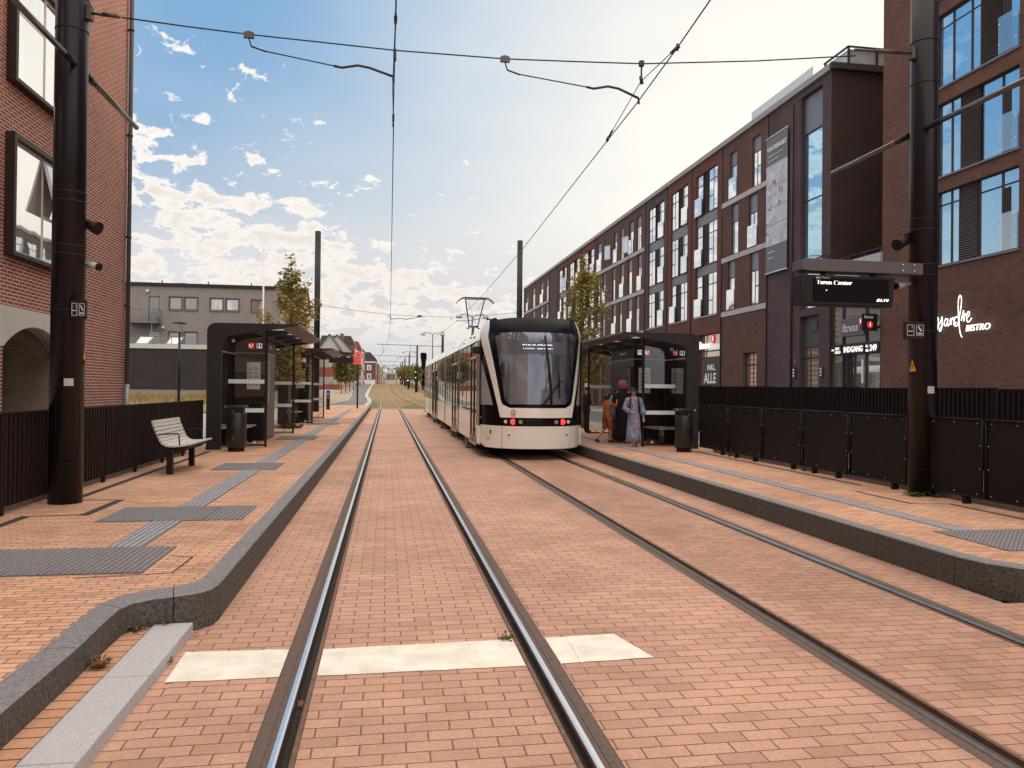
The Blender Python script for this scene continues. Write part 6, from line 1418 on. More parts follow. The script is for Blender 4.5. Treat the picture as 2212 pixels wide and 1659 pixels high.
    fc = MB(); fc.tube([G_(hd+fw_*.078+rt*-.022+Vector((0, 0, -.046))), G_(hd+fw_*.088+Vector((0, 0, -.045))), G_(hd+fw_*.078+rt*.022+Vector((0, 0, -.046)))], .006*k, 5); fc.build('mouth', mat('lip', (.36, .10, .08), .5), t)
    return t, G_, k, J
def limb(t, G_, k, name, m, pts, radii, seg=12):
    P = []; Rr = []
    for i in range(len(pts)-1):
        for j in range(4): u = j/4; P.append(G_(Vector(pts[i]).lerp(Vector(pts[i+1]), u))); Rr.append((radii[i]+(radii[i+1]-radii[i])*u)*k)
    P.append(G_(pts[-1])); Rr.append(radii[-1]*k); return MB().tube(P, Rr, seg).build(name, m, t)
def torso(t, G_, k, name, m, rows, seg=20, wob=0.):
    """rows: (x, y, z, rx, ry) stacked ellipses in the figure's own frame"""
    mb = MB(); vs = []; n = len(rows)
    for j, (x, y, z, rx, ry) in enumerate(rows):
        for i in range(seg):
            q = 2*math.pi*i/seg; f = 1+wob*math.sin(q*5+j*.3)*min(1, max(0, (n-1-j)/n)); vs.append(G_((x+rx*f*math.cos(q), y+ry*f*math.sin(q), z)))
    mb.add(vs, [(j*seg+i, j*seg+(i+1) % seg, (j+1)*seg+(i+1) % seg, (j+1)*seg+i) for j in range(n-1) for i in range(seg)], True); mb.f += [tuple(range(seg)), tuple(range((n-1)*seg, n*seg))]
    return mb.build(name, m, t)
def hairball(t, G_, k, m, hd, fw_, rx=.10, back=.018, name='hair', up=.012, rz=.108):
    mb = MB(); seg = 16; rings = 10; vs = []
    c = Vector(hd)-Vector(fw_)*back+Vector((0, 0, up)); F = Vector(fw_).normalized(); Rt = F.cross(Vector((0, 0, 1)))
    for j in range(rings+1):
        a = math.pi*j/rings
        for i in range(seg):
            q = 2*math.pi*i/seg; x = math.sin(a)*math.cos(q); y = math.sin(a)*math.sin(q); z = math.cos(a)
            f = 1.
            if y > .62 and z < .30: f = .78     # open at the face
            vs.append(G_(c+Rt*x*rx*f+F*y*rx*f*1.02+Vector((0, 0, z*rz*(1 if z > -.1 else .9)))))
    mb.add(vs, [(j*seg+i, j*seg+(i+1) % seg, (j+1)*seg+(i+1) % seg, (j+1)*seg+i) for j in range(rings) for i in range(seg)], True); return mb.build(name, m, t)
M_hair = mat('dark_hair', (.022, .011, .010), .5, var=.2, scale=60)
# floral fabric
fm = bpy.data.materials.new('floral_fabric'); nt, N, L, b = nodes(fm); geo = N.new('ShaderNodeNewGeometry')
def vor(scale, seed):
    v = N.new('ShaderNodeTexVoronoi'); v.inputs['Scale'].default_value = scale; mp = N.new('ShaderNodeMapping'); mp.inputs['Location'].default_value = (seed, seed*2, seed*3); L.new(geo.outputs['Position'], mp.inputs[0]); L.new(mp.outputs[0], v.inputs[0]); return v
def lt(v, th):
    n = N.new('ShaderNodeMath'); n.operation = 'LESS_THAN'; n.inputs[1].default_value = th; L.new(v.outputs['Distance'], n.inputs[0]); return n.outputs[0]
col = None; base = (.20, .29, .44, 1)
for sc_, seed, th, c_ in ((9, 1, .34, (.55, .20, .18, 1)), (9, 1, .17, (.22, .03, .05, 1)), (13, 5, .26, (.05, .06, .13, 1)), (12, 9, .2, (.62, .60, .62, 1)), (16, 3, .16, (.42, .24, .10, 1))):
    mx = N.new('ShaderNodeMix'); mx.data_type = 'RGBA'; L.new(lt(vor(sc_, seed), th), mx.inputs[0])
    if col is None: mx.inputs[6].default_value = base
    else: L.new(col, mx.inputs[6])
    mx.inputs[7].default_value = c_; col = mx.outputs[2]
L.new(col, b.inputs['Base Color']); b.inputs['Roughness'].default_value = .75
M_shoe = mat('dark_sandal', (.04, .02, .018), .6); M_orangec = mat('rust_orange_cloth', (.36, .095, .025), .8, var=.15, scale=14)
M_abaya = mat('black_cloth', (.010, .006, .007), .85, var=.3, scale=9); M_pink = mat('rose_headscarf', (.50, .13, .21), .8, var=.15, scale=12, bump=.4, bscale=25)
M_bluec = mat('light_blue_shirt', (.20, .34, .58), .8, var=.2, scale=9)
# 1 girl in the floral dress, facing the camera
lk_ = (.15, .95, -.35)
t, G_, k, J = person('girl in a long blue floral dress with black backpack straps, beside the timetable', (6.33, 19.2, PZ), 172, 1.52, SK,
    dict(hd=(.03, .055, 1.585), hd0=(.02, .04, 1.52), hd1=(.03, .04, 1.65), rel=(.27, -.01, 1.10), rwr=(.12, .19, 1.02), lel=(-.25, .0, 1.12), lwr=(-.27, .08, .86), lto=(-.14, .16, .03), rto=(.13, .15, .03), look=lk_))
torso(t, G_, k, 'dress', fm, [(0, 0, .13, .235, .19), (0, 0, .3, .215, .175), (0, 0, .6, .19, .15), (0, 0, .85, .175, .14), (0, 0, .98, .155, .13), (0, 0, 1.08, .135, .115), (0, 0, 1.2, .155, .13), (0, 0, 1.34, .185, .13), (0, 0, 1.41, .16, .105), (0, .01, 1.455, .075, .07), (0, .01, 1.475, .062, .06)], wob=.05)
limb(t, G_, k, 'sleeve', fm, [(-.16, 0, 1.39), J['lel'], (-.27, .07, .93), (-.27, .08, .90)], [.075, .072, .078, .04]); limb(t, G_, k, 'sleeve', fm, [(.16, 0, 1.39), J['rel'], (.17, .15, 1.03), (.145, .17, 1.025)], [.075, .072, .075, .04])
hairball(t, G_, k, M_hair, J['hd'], lk_, .104, .026)
limb(t, G_, k, 'plait', M_hair, [(.0, -.06, 1.60), (-.02, -.10, 1.45), (-.03, -.12, 1.25)], [.06, .045, .02])
for x in (-.11, .11): limb(t, G_, k, 'backpack_strap', M_black, [(x, -.12, 1.36), (x, .0, 1.445), (x*1.05, .13, 1.36), (x*1.15, .145, 1.2), (x*1.3, .09, 1.03), (x*1.35, -.06, 1.0)], [.02]*6, 6)
torso(t, G_, k, 'backpack', M_black, [(0, -.20, 1.0, .11, .05), (0, -.22, 1.1, .13, .08), (0, -.22, 1.3, .12, .08), (0, -.18, 1.38, .09, .04)])
for s in (-1, 1): limb(t, G_, k, 'shoe', mat('pale_shoe', (.42, .38, .36), .6), [(s*.10, -.05, .04), (s*.11, .06, .045), (s*.12, .17, .03)], [.045, .05, .035], 10)
# 2 woman in black with the rose headscarf, turned away
t, G_, k, J = person('woman in a long black robe with a rose pink headscarf, turned away behind the girl', (6.45, 20.55, PZ), -35, 1.70, SK,
    dict(hd=(.0, .10, 1.565), hd0=(.0, .07, 1.50), hd1=(.0, .12, 1.63), nk=(0, .03, 1.44), lwr=(-.16, .22, 1.0), rwr=(.20, .22, .98), look=(0, 1, -.5)))
torso(t, G_, k, 'robe', M_abaya, [(0, 0, .06, .27, .22), (0, 0, .3, .25, .20), (0, 0, .7, .215, .17), (0, 0, 1.0, .19, .15), (0, 0, 1.2, .19, .15), (0, 0, 1.35, .205, .14), (0, .02, 1.42, .16, .11), (0, .04, 1.49, .08, .08)], wob=.04)
limb(t, G_, k, 'sleeve', M_abaya, [(-.17, 0, 1.38), J['lel'], J['lwr']], [.08, .085, .09]); limb(t, G_, k, 'sleeve', M_abaya, [(.17, 0, 1.38), J['rel'], J['rwr']], [.08, .085, .09])
hairball(t, G_, k, M_pink, J['hd'], (0, 1, -.4), .168, .035, 'headscarf', .0, .155)
limb(t, G_, k, 'shoe', mat('white_shoe', (.6, .55, .52), .6), [(-.10, .02, .04), (-.12, .20, .035)], [.045, .035], 10); limb(t, G_, k, 'shoe', MATS['white_shoe'], [(.10, -.02, .04), (.12, .14, .035)], [.045, .035], 10)
# 3 boy in rust orange shorts and shirt, stepping, hands raised
t, G_, k, J = person('boy in rust orange shirt and shorts with both hands raised, stepping to the right', (5.99, 20.5, PZ), -70, 1.34, SK,
    dict(sp=(0, -.0, 1.12), lsh=(-.16, .02, 1.37), rsh=(.16, .02, 1.37), lel=(-.22, .22, 1.30), rel=(.20, .24, 1.28), lwr=(-.10, .34, 1.50), rwr=(.10, .36, 1.50), lkn=(-.10, -.02, .50), lan=(-.10, -.34, .14), lto=(-.10, -.27, .03), rkn=(.10, .10, .50), ran=(.10, .08, .08), rto=(.10, .24, .03), look=(.2, 1, .1)))
torso(t, G_, k, 'shirt', M_orangec, [(0, .0, .80, .175, .15), (0, 0, 1.0, .165, .13), (0, 0, 1.2, .165, .125), (0, .0, 1.36, .19, .12), (0, .01, 1.42, .14, .10), (0, .01, 1.46, .065, .065)], wob=.03)
for s, e in ((-1, 'lel'), (1, 'rel')): limb(t, G_, k, 'sleeve', M_orangec, [(s*.16, .01, 1.38), J[e]], [.085, .07])
for s, q in ((-1, 'lkn'), (1, 'rkn')): limb(t, G_, k, 'shorts_leg', M_orangec, [(s*.08, 0, .92), J[q]], [.12, .095]); 
hairball(t, G_, k, M_hair, J['hd'], (.2, 1, .1), .112, .02, rz=.12)
for s, a, b in ((-1, 'lan', 'lto'), (1, 'ran', 'rto')): limb(t, G_, k, 'sandal', M_shoe, [Vector(J[a])+Vector((0, -.05, -.02)), Vector(J[a]).lerp(Vector(J[b]), .5)+Vector((0, 0, -.01)), J[b]], [.048, .05, .04], 10)
limb(t, G_, k, 'phone', M_wt, [(-.07, .40, 1.56), (.07, .41, 1.57)], [.025, .025], 6)
# 4 child in light blue behind them
t, G_, k, J = person('child in a light blue shirt looking down, half hidden behind the boy in orange', (6.38, 21.1, PZ), 150, 1.52, SKD,
    dict(hd=(.0, .09, 1.565), hd0=(.0, .06, 1.50), hd1=(.0, .09, 1.63), lwr=(-.12, .22, 1.05), rwr=(.14, .22, 1.02), look=(.1, .9, -.5)))
torso(t, G_, k, 'shirt', M_bluec, [(0, 0, .70, .18, .14), (0, 0, .95, .165, .13), (0, 0, 1.2, .165, .125), (0, 0, 1.36, .195, .125), (0, .01, 1.43, .13, .10), (0, .02, 1.47, .065, .065)], wob=.03)
limb(t, G_, k, 'sleeve', M_bluec, [(-.17, 0, 1.38), (-.24, 0, 1.16)], [.08, .07]); limb(t, G_, k, 'sleeve', M_bluec, [(.17, 0, 1.38), (.24, 0, 1.16)], [.08, .07])
for s in (-1, 1): limb(t, G_, k, 'trouser_leg', M_abaya, [(s*.09, 0, .92), (s*.10, .02, .5), (s*.10, 0, .1)], [.105, .085, .07]); limb(t, G_, k, 'shoe', M_shoe, [(s*.1, -.04, .04), (s*.12, .16, .03)], [.05, .04], 8)
hairball(t, G_, k, M_hair, J['hd'], (.1, .9, -.5), .10, .02)
# 5 person with pale hat and dark jacket
t, G_, k, J = person('person in a cream hat and dark jacket, half hidden by the tram nose', (6.72, 25.5, PZ+.015), -100, 1.60, SK,
    dict(hd=(0, .06, 1.58), lel=(-.22, .0, 1.12), lwr=(-.16, .24, 1.05), rel=(.24, .02, 1.1), rwr=(.24, .05, .86), look=(0, 1, -.05)))
torso(t, G_, k, 'jacket', mat('dark_jacket', (.020, .012, .014), .8), [(0, 0, .75, .20, .15), (0, 0, .95, .19, .145), (0, 0, 1.15, .18, .14), (0, 0, 1.34, .205, .135), (0, 0, 1.42, .15, .10), (0, .01, 1.46, .07, .065)], wob=.03)
for s, e, w in ((-1, 'lel', 'lwr'), (1, 'rel', 'rwr')): limb(t, G_, k, 'sleeve', MATS['dark_jacket'], [(s*.17, 0, 1.38), J[e], Vector(J[e]).lerp(Vector(J[w]), .85)], [.085, .07, .055])
limb(t, G_, k, 'blouse', mat('patterned_grey_blouse', (.25, .22, .21), .8, var=.6, scale=50), [(0, .10, 1.44), (0, .135, 1.3), (0, .14, 1.1)], [.035, .05, .05], 8)
for s in (-1, 1): limb(t, G_, k, 'trouser_leg', M_abaya, [(s*.09, 0, .92), (s*.10, .02, .5), (s*.10, 0, .08)], [.115, .09, .08]); limb(t, G_, k, 'shoe', M_shoe, [(s*.1, -.04, .04), (s*.12, .18, .03)], [.05, .04], 8)
hairball(t, G_, k, mat('grey_brown_hair', (.10, .06, .05), .6), J['hd'], (0, 1, 0), .098, .02)
c = G_((0, .04, 1.63)); MB().lathe([(.15, 0), (.16, .012), (.105, .02), (.10, .09), (.085, .13), (.01, .135)], tuple(c), 20).build('hat', mat('cream_straw_hat', (.55, .50, .42), .8), t)
# ---------------------------------------------------------------- trees
def leafmat(name, c1, c2):
    m = bpy.data.materials.new(name); nt, N, L, b = nodes(m); geo = N.new('ShaderNodeNewGeometry')
    n = N.new('ShaderNodeTexNoise'); n.inputs['Scale'].default_value = 2.6; n.inputs['Detail'].default_value = 5; L.new(geo.outputs['Position'], n.inputs[0])
    w = N.new('ShaderNodeTexWhiteNoise'); 
    sn = N.new('ShaderNodeVectorMath'); sn.operation = 'SNAP'; sn.inputs[1].default_value = (.13, .13, .13); L.new(geo.outputs['Position'], sn.inputs[0]); L.new(sn.outputs[0], w.inputs[0])
    a = N.new('ShaderNodeMath'); a.operation = 'ADD'; L.new(n.outputs[0], a.inputs[0]); m_ = N.new('ShaderNodeMath'); m_.operation = 'MULTIPLY'; m_.inputs[1].default_value = .5; L.new(w.outputs[0], m_.inputs[0]); L.new(m_.outputs[0], a.inputs[1])
    mr = N.new('ShaderNodeMapRange'); mr.inputs[1].default_value = .4; mr.inputs[2].default_value = 1.05; L.new(a.outputs[0], mr.inputs[0])
    mx = N.new('ShaderNodeMix'); mx.data_type = 'RGBA'; L.new(mr.outputs[0], mx.inputs[0]); mx.inputs[6].default_value = (*c1, 1); mx.inputs[7].default_value = (*c2, 1)
    L.new(mx.outputs[2], b.inputs['Base Color']); b.inputs['Roughness'].default_value = .6
    tl = N.new('ShaderNodeBsdfTranslucent'); L.new(mx.outputs[2], tl.inputs[0]); ms = N.new('ShaderNodeMixShader'); ms.inputs[0].default_value = .35; L.new(b.outputs[0], ms.inputs[1]); L.new(tl.outputs[0], ms.inputs[2]); L.new(ms.outputs[0], N['Material Output'].inputs[0])
    return m
M_leafy = leafmat('maple_leaf_yellow_green', (.13, .115, .018), (.44, .33, .06)); M_leafg = leafmat('leaf_mid_green', (.07, .08, .018), (.24, .22, .05)); M_leafd = leafmat('leaf_dark_green', (.014, .018, .008), (.045, .048, .016))
M_bark = mat('tree_bark', (.14, .095, .065), .9, var=.3, scale=20, bump=.5)
def leaf(mb, rnd, c, s):
    a = rnd.uniform(0, 6.28); t = rnd.uniform(-.9, .9); u = Vector((math.cos(a), math.sin(a), t)).normalized(); v = u.cross(Vector((rnd.uniform(-1, 1), rnd.uniform(-1, 1), 1.2))).normalized()
    o = len(mb.v); k = []
    for i in range(10):    # five-pointed leaf
        q = i*.6283; r = s*(1 if i % 2 == 0 else .42); k.append(tuple(c+u*math.cos(q)*r+v*math.sin(q)*r))
    mb.v += k; mb.f.append(tuple(range(o, o+10)))
def simple_leaf(mb, rnd, c, s):
    a = rnd.uniform(0, 6.28); u = Vector((math.cos(a), math.sin(a), rnd.uniform(-.8, .8)))*s; v = u.cross(Vector((rnd.uniform(-1, 1), rnd.uniform(-1, 1), 1))).normalized()*s*.7; o = len(mb.v)
    mb.v += [tuple(c-u), tuple(c+v), tuple(c+u), tuple(c-v)]; mb.f.append((o, o+1, o+2, o+3))
def tree(label, x, y, z0, ztop, zc, w, seed, ml, nl=22, per=70, ls=.085, name='maple_tree', group=None, clump=.20, tr_=.06, fn=leaf, trunkdark=None, sparse=1., lean=(0, 0)):
    rnd = random.Random(seed); t = thing(name, label, 'tree', (x, y, z0), group)
    H_ = ztop-z0; pts = [Vector((x+lean[0]*k/8+rnd.uniform(-.03, .03)*H_/6, y+lean[1]*k/8+rnd.uniform(-.03, .03)*H_/6, z0+H_*.97*k/8)) for k in range(9)]
    pts[0] = Vector((x, y, z0-.05))
    MB().tube(pts, [tr_*(1-.88*k/8) for k in range(9)], 10).build('trunk', trunkdark or M_bark, t)
    lm = MB(); lv = MB()
    for i in range(nl):
        f = (i+.5)/nl; zb = zc+(ztop-zc)*(f*.86-.04); k = (zb-z0)/(H_*.97)*8; k0 = min(7, int(max(0, k))); st = pts[k0].lerp(pts[k0+1], min(1, max(0, k-k0)))
        env = math.sin(math.pi*min(1, max(.06, (.16+f*.80))))**.8
        ln = w*env*rnd.uniform(.55, 1.12); a = i*2.4+rnd.uniform(-.5, .5)
        up = rnd.uniform(.5, 1.0)*ln*(.8+f*.5); end = st+Vector((math.cos(a)*ln, math.sin(a)*ln, up))
        mid = st.lerp(end, .5)+Vector((0, 0, -.12*ln))
        lm.tube([st, mid, end], [tr_*.32*(1.1-f*.6), tr_*.2, tr_*.07], 5)
        for j in range(3):
            e2 = mid.lerp(end, rnd.uniform(0, .8)); tw = e2+Vector((rnd.uniform(-1, 1), rnd.uniform(-1, 1), rnd.uniform(-.1, .9)))*ln*.42; lm.tube([e2, tw], [tr_*.09, tr_*.04], 4)
            for q in range(int(per/4*sparse)): u = rnd.random(); fn(lv, rnd, e2.lerp(tw, u)+Vector((rnd.gauss(0, 1), rnd.gauss(0, 1), rnd.gauss(0, 1)))*clump*.55, ls*rnd.uniform(.6, 1.15))
        for q in range(int(per*sparse)): u = rnd.random()**.6; c = st.lerp(mid, u*2) if u < .5 else mid.lerp(end, u*2-1); fn(lv, rnd, c+Vector((rnd.gauss(0, 1), rnd.gauss(0, 1), rnd.gauss(0, 1)))*clump*.6, ls*rnd.uniform(.6, 1.15))
    for q in range(int(per)): fn(lv, rnd, pts[-1]+Vector((rnd.gauss(0, .4), rnd.gauss(0, .4), rnd.uniform(-2, 1)))*clump, ls*rnd.uniform(.6, 1.1))
    lm.build('limbs', trunkdark or M_bark, t); lv.build('crown', ml, t); return t
tree('young maple with yellow-green leaves between the two left shelters', -3.35, 27.7, pz(27), 6.35, 2.0, 1.0, 3, M_leafy, 26, 60, .085, clump=.22, tr_=.065)
tree('young maple with yellow-green leaves behind the right shelter', 7.28, 28.2, pz(28), 6.85, 2.0, 1.05, 11, M_leafy, 30, 66, .085, clump=.24, tr_=.065)
tp = thing('tree_pit_weeds', 'dark dry plants round the foot of the left maple', 'plant', (-3.4, 27.7, pz(27))); mb = MB(); rnd = random.Random(4)
for i in range(240): a = rnd.uniform(0, 6.28); r = rnd.uniform(.05, .5); simple_leaf(mb, rnd, Vector((-3.35+r*math.cos(a), 27.7+r*math.sin(a), pz(27)+rnd.uniform(.0, .10))), .06)
mb.build('foliage', M_leafd, tp)
# row of young trees by the gravel yard, trees along the road
for i, (rx, Y, h, w, sd_) in enumerate(((-.0574, 118, 5.6, 2.1, 21), (-.0517, 124, 5.8, 2.2, 22), (-.0470, 131, 5.8, 2.2, 23), (-.0425, 139, 6.0, 2.3, 24))):
    z = zt(Y)+.08; lab = ['first', 'second', 'third', 'fourth'][i]
    tree('small round tree on the gravel yard, %s from the left in its row' % lab, rx*Y, Y, z, z+h-.2, z+2.0, w*.62, sd_, M_leafg, 18, 60, .22, 'street_tree', 'young trees on the gravel yard', .55, .09, simple_leaf)
for i, (rx, Y, h, w) in enumerate(((.0345, 136, 5.4, 1.5), (.0325, 146, 5.5, 1.6), (.029, 158, 5.6, 1.7), (.0255, 172, 5.5, 1.8), (.0225, 186, 5.6, 1.9), (.020, 203, 5.8, 2.2), (.0175, 222, 6.0, 2.4), (.0158, 243, 6.2, 2.6), (.0147, 265, 6.3, 2.8))):
    z = zt(Y)
    tree('thin young tree in the row beside the far catenary poles, number %s from the tram' % ['one', 'two', 'three', 'four', 'five', 'six', 'seven', 'eight', 'nine'][i], rx*Y+.6, Y, z, z+h-1.0, z+1.9, w*.62, 40+i, M_leafy if i % 2 else M_leafg, 12, 34, .24 if i < 5 else .32, 'street_tree', 'row of trees beside the road', .5, .07, simple_leaf, sparse=.55 if i < 3 else 1.)
def conifer(x, y, z0, h, r, label, seed):
    rnd = random.Random(seed); t = thing('conifer_tree', label, 'tree', (x, y, z0)); MB().tube([(x, y, z0), (x, y, z0+h*.9)], [.25, .05], 8).build('trunk', M_bark, t); mb = MB()
    for i in range(3200):
        f = rnd.random(); rr = r*(.62+.38*math.sin(f*9+seed))*(1-abs(f-.42)**1.7*1.3)*rnd.random()**.45; a = rnd.uniform(0, 6.28); simple_leaf(mb, rnd, Vector((x+rr*math.cos(a), y+rr*math.sin(a), z0+.8+f*(h-.8))), .32)
    mb.build('crown', M_leafd, t)
conifer(.0463*150, 150, zt(150), 7.0, .85, 'tall dark columnar conifer between the far poles and the tram tail', 5)
# ---------------------------------------------------------------- far catenary poles with cantilevers
for i, (rx, Y, top, cz, xl) in enumerate(((.0707, 93, 8.63, 6.92, -1.24), (.038, 130, 9.03, 7.17, -2.21), (.028, 160, 8.77, 7.25, -1.66), (.0224, 190, 9.12, 7.40, -1.44), (.0193, 222, 9.57, 7.95, -1.42), (.017, 262, 10.3, 8.6, -1.3))):
    x = rx*Y; z = zt(Y)
    t = thing('cantilever_pole', 'black catenary pole with a long cantilever tube, %s beyond the tram' % ['first', 'second', 'third', 'fourth', 'fifth', 'sixth'][i], 'pole', (x, Y, z), 'far catenary poles with cantilevers')
    MB().tube([(x, Y, z), (x, Y, top)], [.17, .15], 14).build('shaft', M_pole, t); MB().tube([(x, Y, cz-.08), (xl, Y, cz+.05)], .035 if i < 3 else .045, 6).build('cantilever', M_arm, t)
    mb = MB()
    for wx in (lerp_tab(LW, Y), lerp_tab(RW, Y)): mb.tube([(wx, Y, cz), (wx+.1, Y, wirez(Y)+.3), (wx, Y, wirez(Y))], .025, 5)
    mb.build('wire_support', M_arm, t)
for i, (rx, Y, zz) in enumerate(((.109, 66, 8.15), (.0577, 92, 8.4), (.0284, 150, 8.9), (.0230, 180, 9.2))):
    x = rx*Y; z = zt(Y); t = thing('street_lamp', 'double-armed street lamp with pale dome heads, %s behind the tram roof' % ['nearest', 'second', 'third', 'fourth'][i], 'street lamp', (x, Y, z), 'double street lamps along the road')
    w = 1.15 if i == 0 else 1.15
    MB().tube([(x, Y, z), (x, Y, zz-.3)], [.09, .05], 10).build('post', mat('dark_lamp_post', (.06, .05, .055), .5), t)
    MB().tube([(x-w, Y, zz+.02), (x-.5, Y, zz), (x-.08, Y, zz-.14), (x, Y, zz-.35)], .035, 6).build('arm', MATS['dark_lamp_post'], t); MB().tube([(x+w, Y, zz+.02), (x+.5, Y, zz), (x+.08, Y, zz-.14), (x, Y, zz-.35)], .035, 6).build('arm', MATS['dark_lamp_post'], t)
    for s in (-1, 1): MB().lathe([(.02, .05), (.16, -.0), (.24, -.12), (.29, -.32), (.27, -.33), (.02, -.33)], (x+s*w, Y, zz), 16).build('dome_head', mat('pale_lamp_dome', (.50, .47, .45), .4, var=.03), t)
# ---------------------------------------------------------------- grey building behind the left platform
gb = thing('rendered_building', 'long grey rendered building with a flat black roof edge behind the left shelters', 'building', (-25, 80, .3))
M_rend = mat('grey_render', (.27, .235, .22), .9, var=.07, scale=.8, bump=.15)
GX1, GY = -9.58, 72
wins = [(-19.11, -18.04, 8.49, 9.62), (-17.81, -16.73, 8.49, 9.62), (-15.67, -14.56, 8.50, 9.59), (-14.30, -13.21, 8.51, 9.58), (-12.13, -11.10, 8.5, 9.55), (-20.83, -19.9, 7.32, 9.63), (-20.8, -19.92, 4.3, 6.50), (-19.12, -18.0, 5.35, 6.53), (-17.83, -16.72, 5.35, 6.53), (-15.67, -14.56, 5.35, 6.5), (-24.6, -23.5, 8.49, 9.6), (-27, -25.9, 8.49, 9.6), (-24.6, -23.5, 5.35, 6.5), (-9.0, -8.9, 3, 3.1)][:-1]
mb = MB(); wall(mb, 'y', GY, -42, GX1, .3, 10.55, wins, -1, .22); mb.build('wall', M_rend, gb)
mb = MB(); mb.box(-42, GX1+.15, GY-.18, GY+.1, 10.55, 10.82); mb.box(GX1, GX1+.18, GY+.1, 90, 10.55, 10.80); mb.quad((-42, GY, 10.6), (GX1, GY, 10.6), (GX1, 90, 10.6), (-42, 90, 10.6))
for x in (-19.8, -15.9, -12.2): mb.tube([(x, GY+.3, 10.8), (x, GY+.3, 11.1)], .05, 6)
mb.box(-18.6, -17.8, GY+.5, GY+1, 10.7, 10.93); mb.build('roof_edge', mat('black_roof_felt', (.022, .016, .015), .8), gb)
G_ref = glossy_glass('grey_building_glass', (.05, .045, .045), .22, curtain=.06); G_ref2 = glossy_glass('grey_building_glass_pale', (.10, .10, .12), .35, curtain=.3)
M_grf = mat('grey_brown_frame', (.14, .105, .095), .6)
for i, (a, b, z0, z1) in enumerate(wins):
    door = i in (5, 6); window(gb, 'y', GY+.06, a, b, z0, z1, -1, M_framel if i == 6 else M_grf, G_dark if door else (G_ref2 if i in (2, 3, 4) else G_ref), (), (), fw=.09, name='back_door' if door else 'window')
    if not door: q = MB(); q.box(a-.08, b+.08, GY-.06, GY+.02, z0-.1, z0-.02); q.box(a-.08, a-.0, GY-.03, GY+.02, z0, z1+.08); q.box(b, b+.08, GY-.03, GY+.02, z0, z1+.08); q.box(a, b, GY-.03, GY+.02, z1, z1+.08); q.build('window_surround', M_grf, gb)
for x, z in ((-20.9, 10.05), (-19.57, 6.85)): q = MB(); q.ball((x, GY-.12, z), .16, 12, 8); q.build('globe_light', mat('opal_globe', (.62, .58, .55), .35), gb)
# balcony + spiral stair
M_stair = mat('grey_steel_stair', (.20, .175, .165), .5, .3)
bc = MB(); bc.box(-22.3, -19.75, GY-1.3, GY-.02, 7.16, 7.30); bcn = bc.build('balcony_deck', M_stair, gb)
bc = MB()
for i in range(22): x = -22.3+2.55*i/21; bc.tube([(x, GY-1.28, 7.3), (x, GY-1.28, 8.35)], .012, 4)
for i in range(9): y = GY-1.28+1.25*i/8; bc.tube([(-19.77, y, 7.3), (-19.77, y, 8.35)], .012, 4)
bc.tube([(-22.3, GY-1.28, 8.37), (-19.77, GY-1.28, 8.37), (-19.77, GY-.05, 8.37)], .03, 5); bc.build('balcony_railing', M_stair, bcn)
bc = MB(); bc.tube([(-20.2, GY-1.2, .5), (-20.2, GY-1.2, 7.2)], .05, 6); bc.build('balcony_post', M_stair, gb)
sp_c = Vector((-22.6, GY-1.4, 0)); bc = MB(); bc.tube([(sp_c.x, sp_c.y, .5), (sp_c.x, sp_c.y, 8.4)], .07, 8); hr_ = []
for i in range(34):
    a = R(-20+i*20); z = .9+i*.19
    if z > 7.25: break
    P1 = sp_c+Vector((math.cos(a)*1.5, math.sin(a)*1.3, z)); P2 = sp_c+Vector((math.cos(a+.34)*1.5, math.sin(a+.34)*1.3, z)); bc.add([sp_c+Vector((0, 0, z)), P1, P2, sp_c+Vector((0, 0, z-.04)), P1-Vector((0, 0, .04)), P2-Vector((0, 0, .04))], ((0, 1, 2), (3, 4, 5), (0, 1, 4, 3), (1, 2, 5, 4))); bc.tube([P1, P1+Vector((0, 0, 1.0))], .014, 4); hr_.append(P1+Vector((0, 0, 1.0)))
bc.tube(hr_, .03, 5); bc.build('spiral_stair', M_stair, gb)
# lower block in front with dark cladding, white parapet, roof lights and glass rail
lb_ = thing('low_dark_building', 'low dark tiled block with a white parapet below the grey building', 'building', (-25, 68, .3)); f_ = 66/72.
def zz_(z): return 1.71+(z-1.71)*f_
LX1 = -8.9
M_clad = brick('dark_panel_cladding', (.042, .032, .033), (.036, .028, .030), (.020, .014, .015), 1.55, .78, .018, 'XZ', off=0, stain=.15, bump=.4)
mb = MB(); mb.box(-38, LX1, 66, 71.9, 1.45, zz_(5.02)); mb.build('clad_wall', M_clad, lb_)
mb = MB(); mb.box(-38, LX1+.05, 65.92, 66.2, zz_(5.02), zz_(5.42)); mb.build('white_parapet', mat('white_render', (.55, .53, .50), .7, var=.05), lb_)
mb = MB(); mb.box(-38, LX1, 66.05, 71.8, .3, 1.45); mb.build('concrete_base', mat('pale_base', (.30, .27, .25), .8, var=.15), lb_)
mb = MB(); mb.tube([(-24, 66.1, zz_(6.12)), (LX1, 66.1, zz_(6.12))], .025, 5)
for x in (-18.9, -15.7, -12.5, -9.2): mb.box(x*f_-.02, x*f_+.02, 66.08, 66.12, zz_(5.4), zz_(6.12))
mb.build('terrace_handrail', M_stair, lb_); mb = MB(); mb.box(-24*f_, LX1, 66.09, 66.10, zz_(5.45), zz_(6.08)); mb.build('terrace_glass', clear_glass('terrace_glass', (.85, .85, .85), .05), lb_)
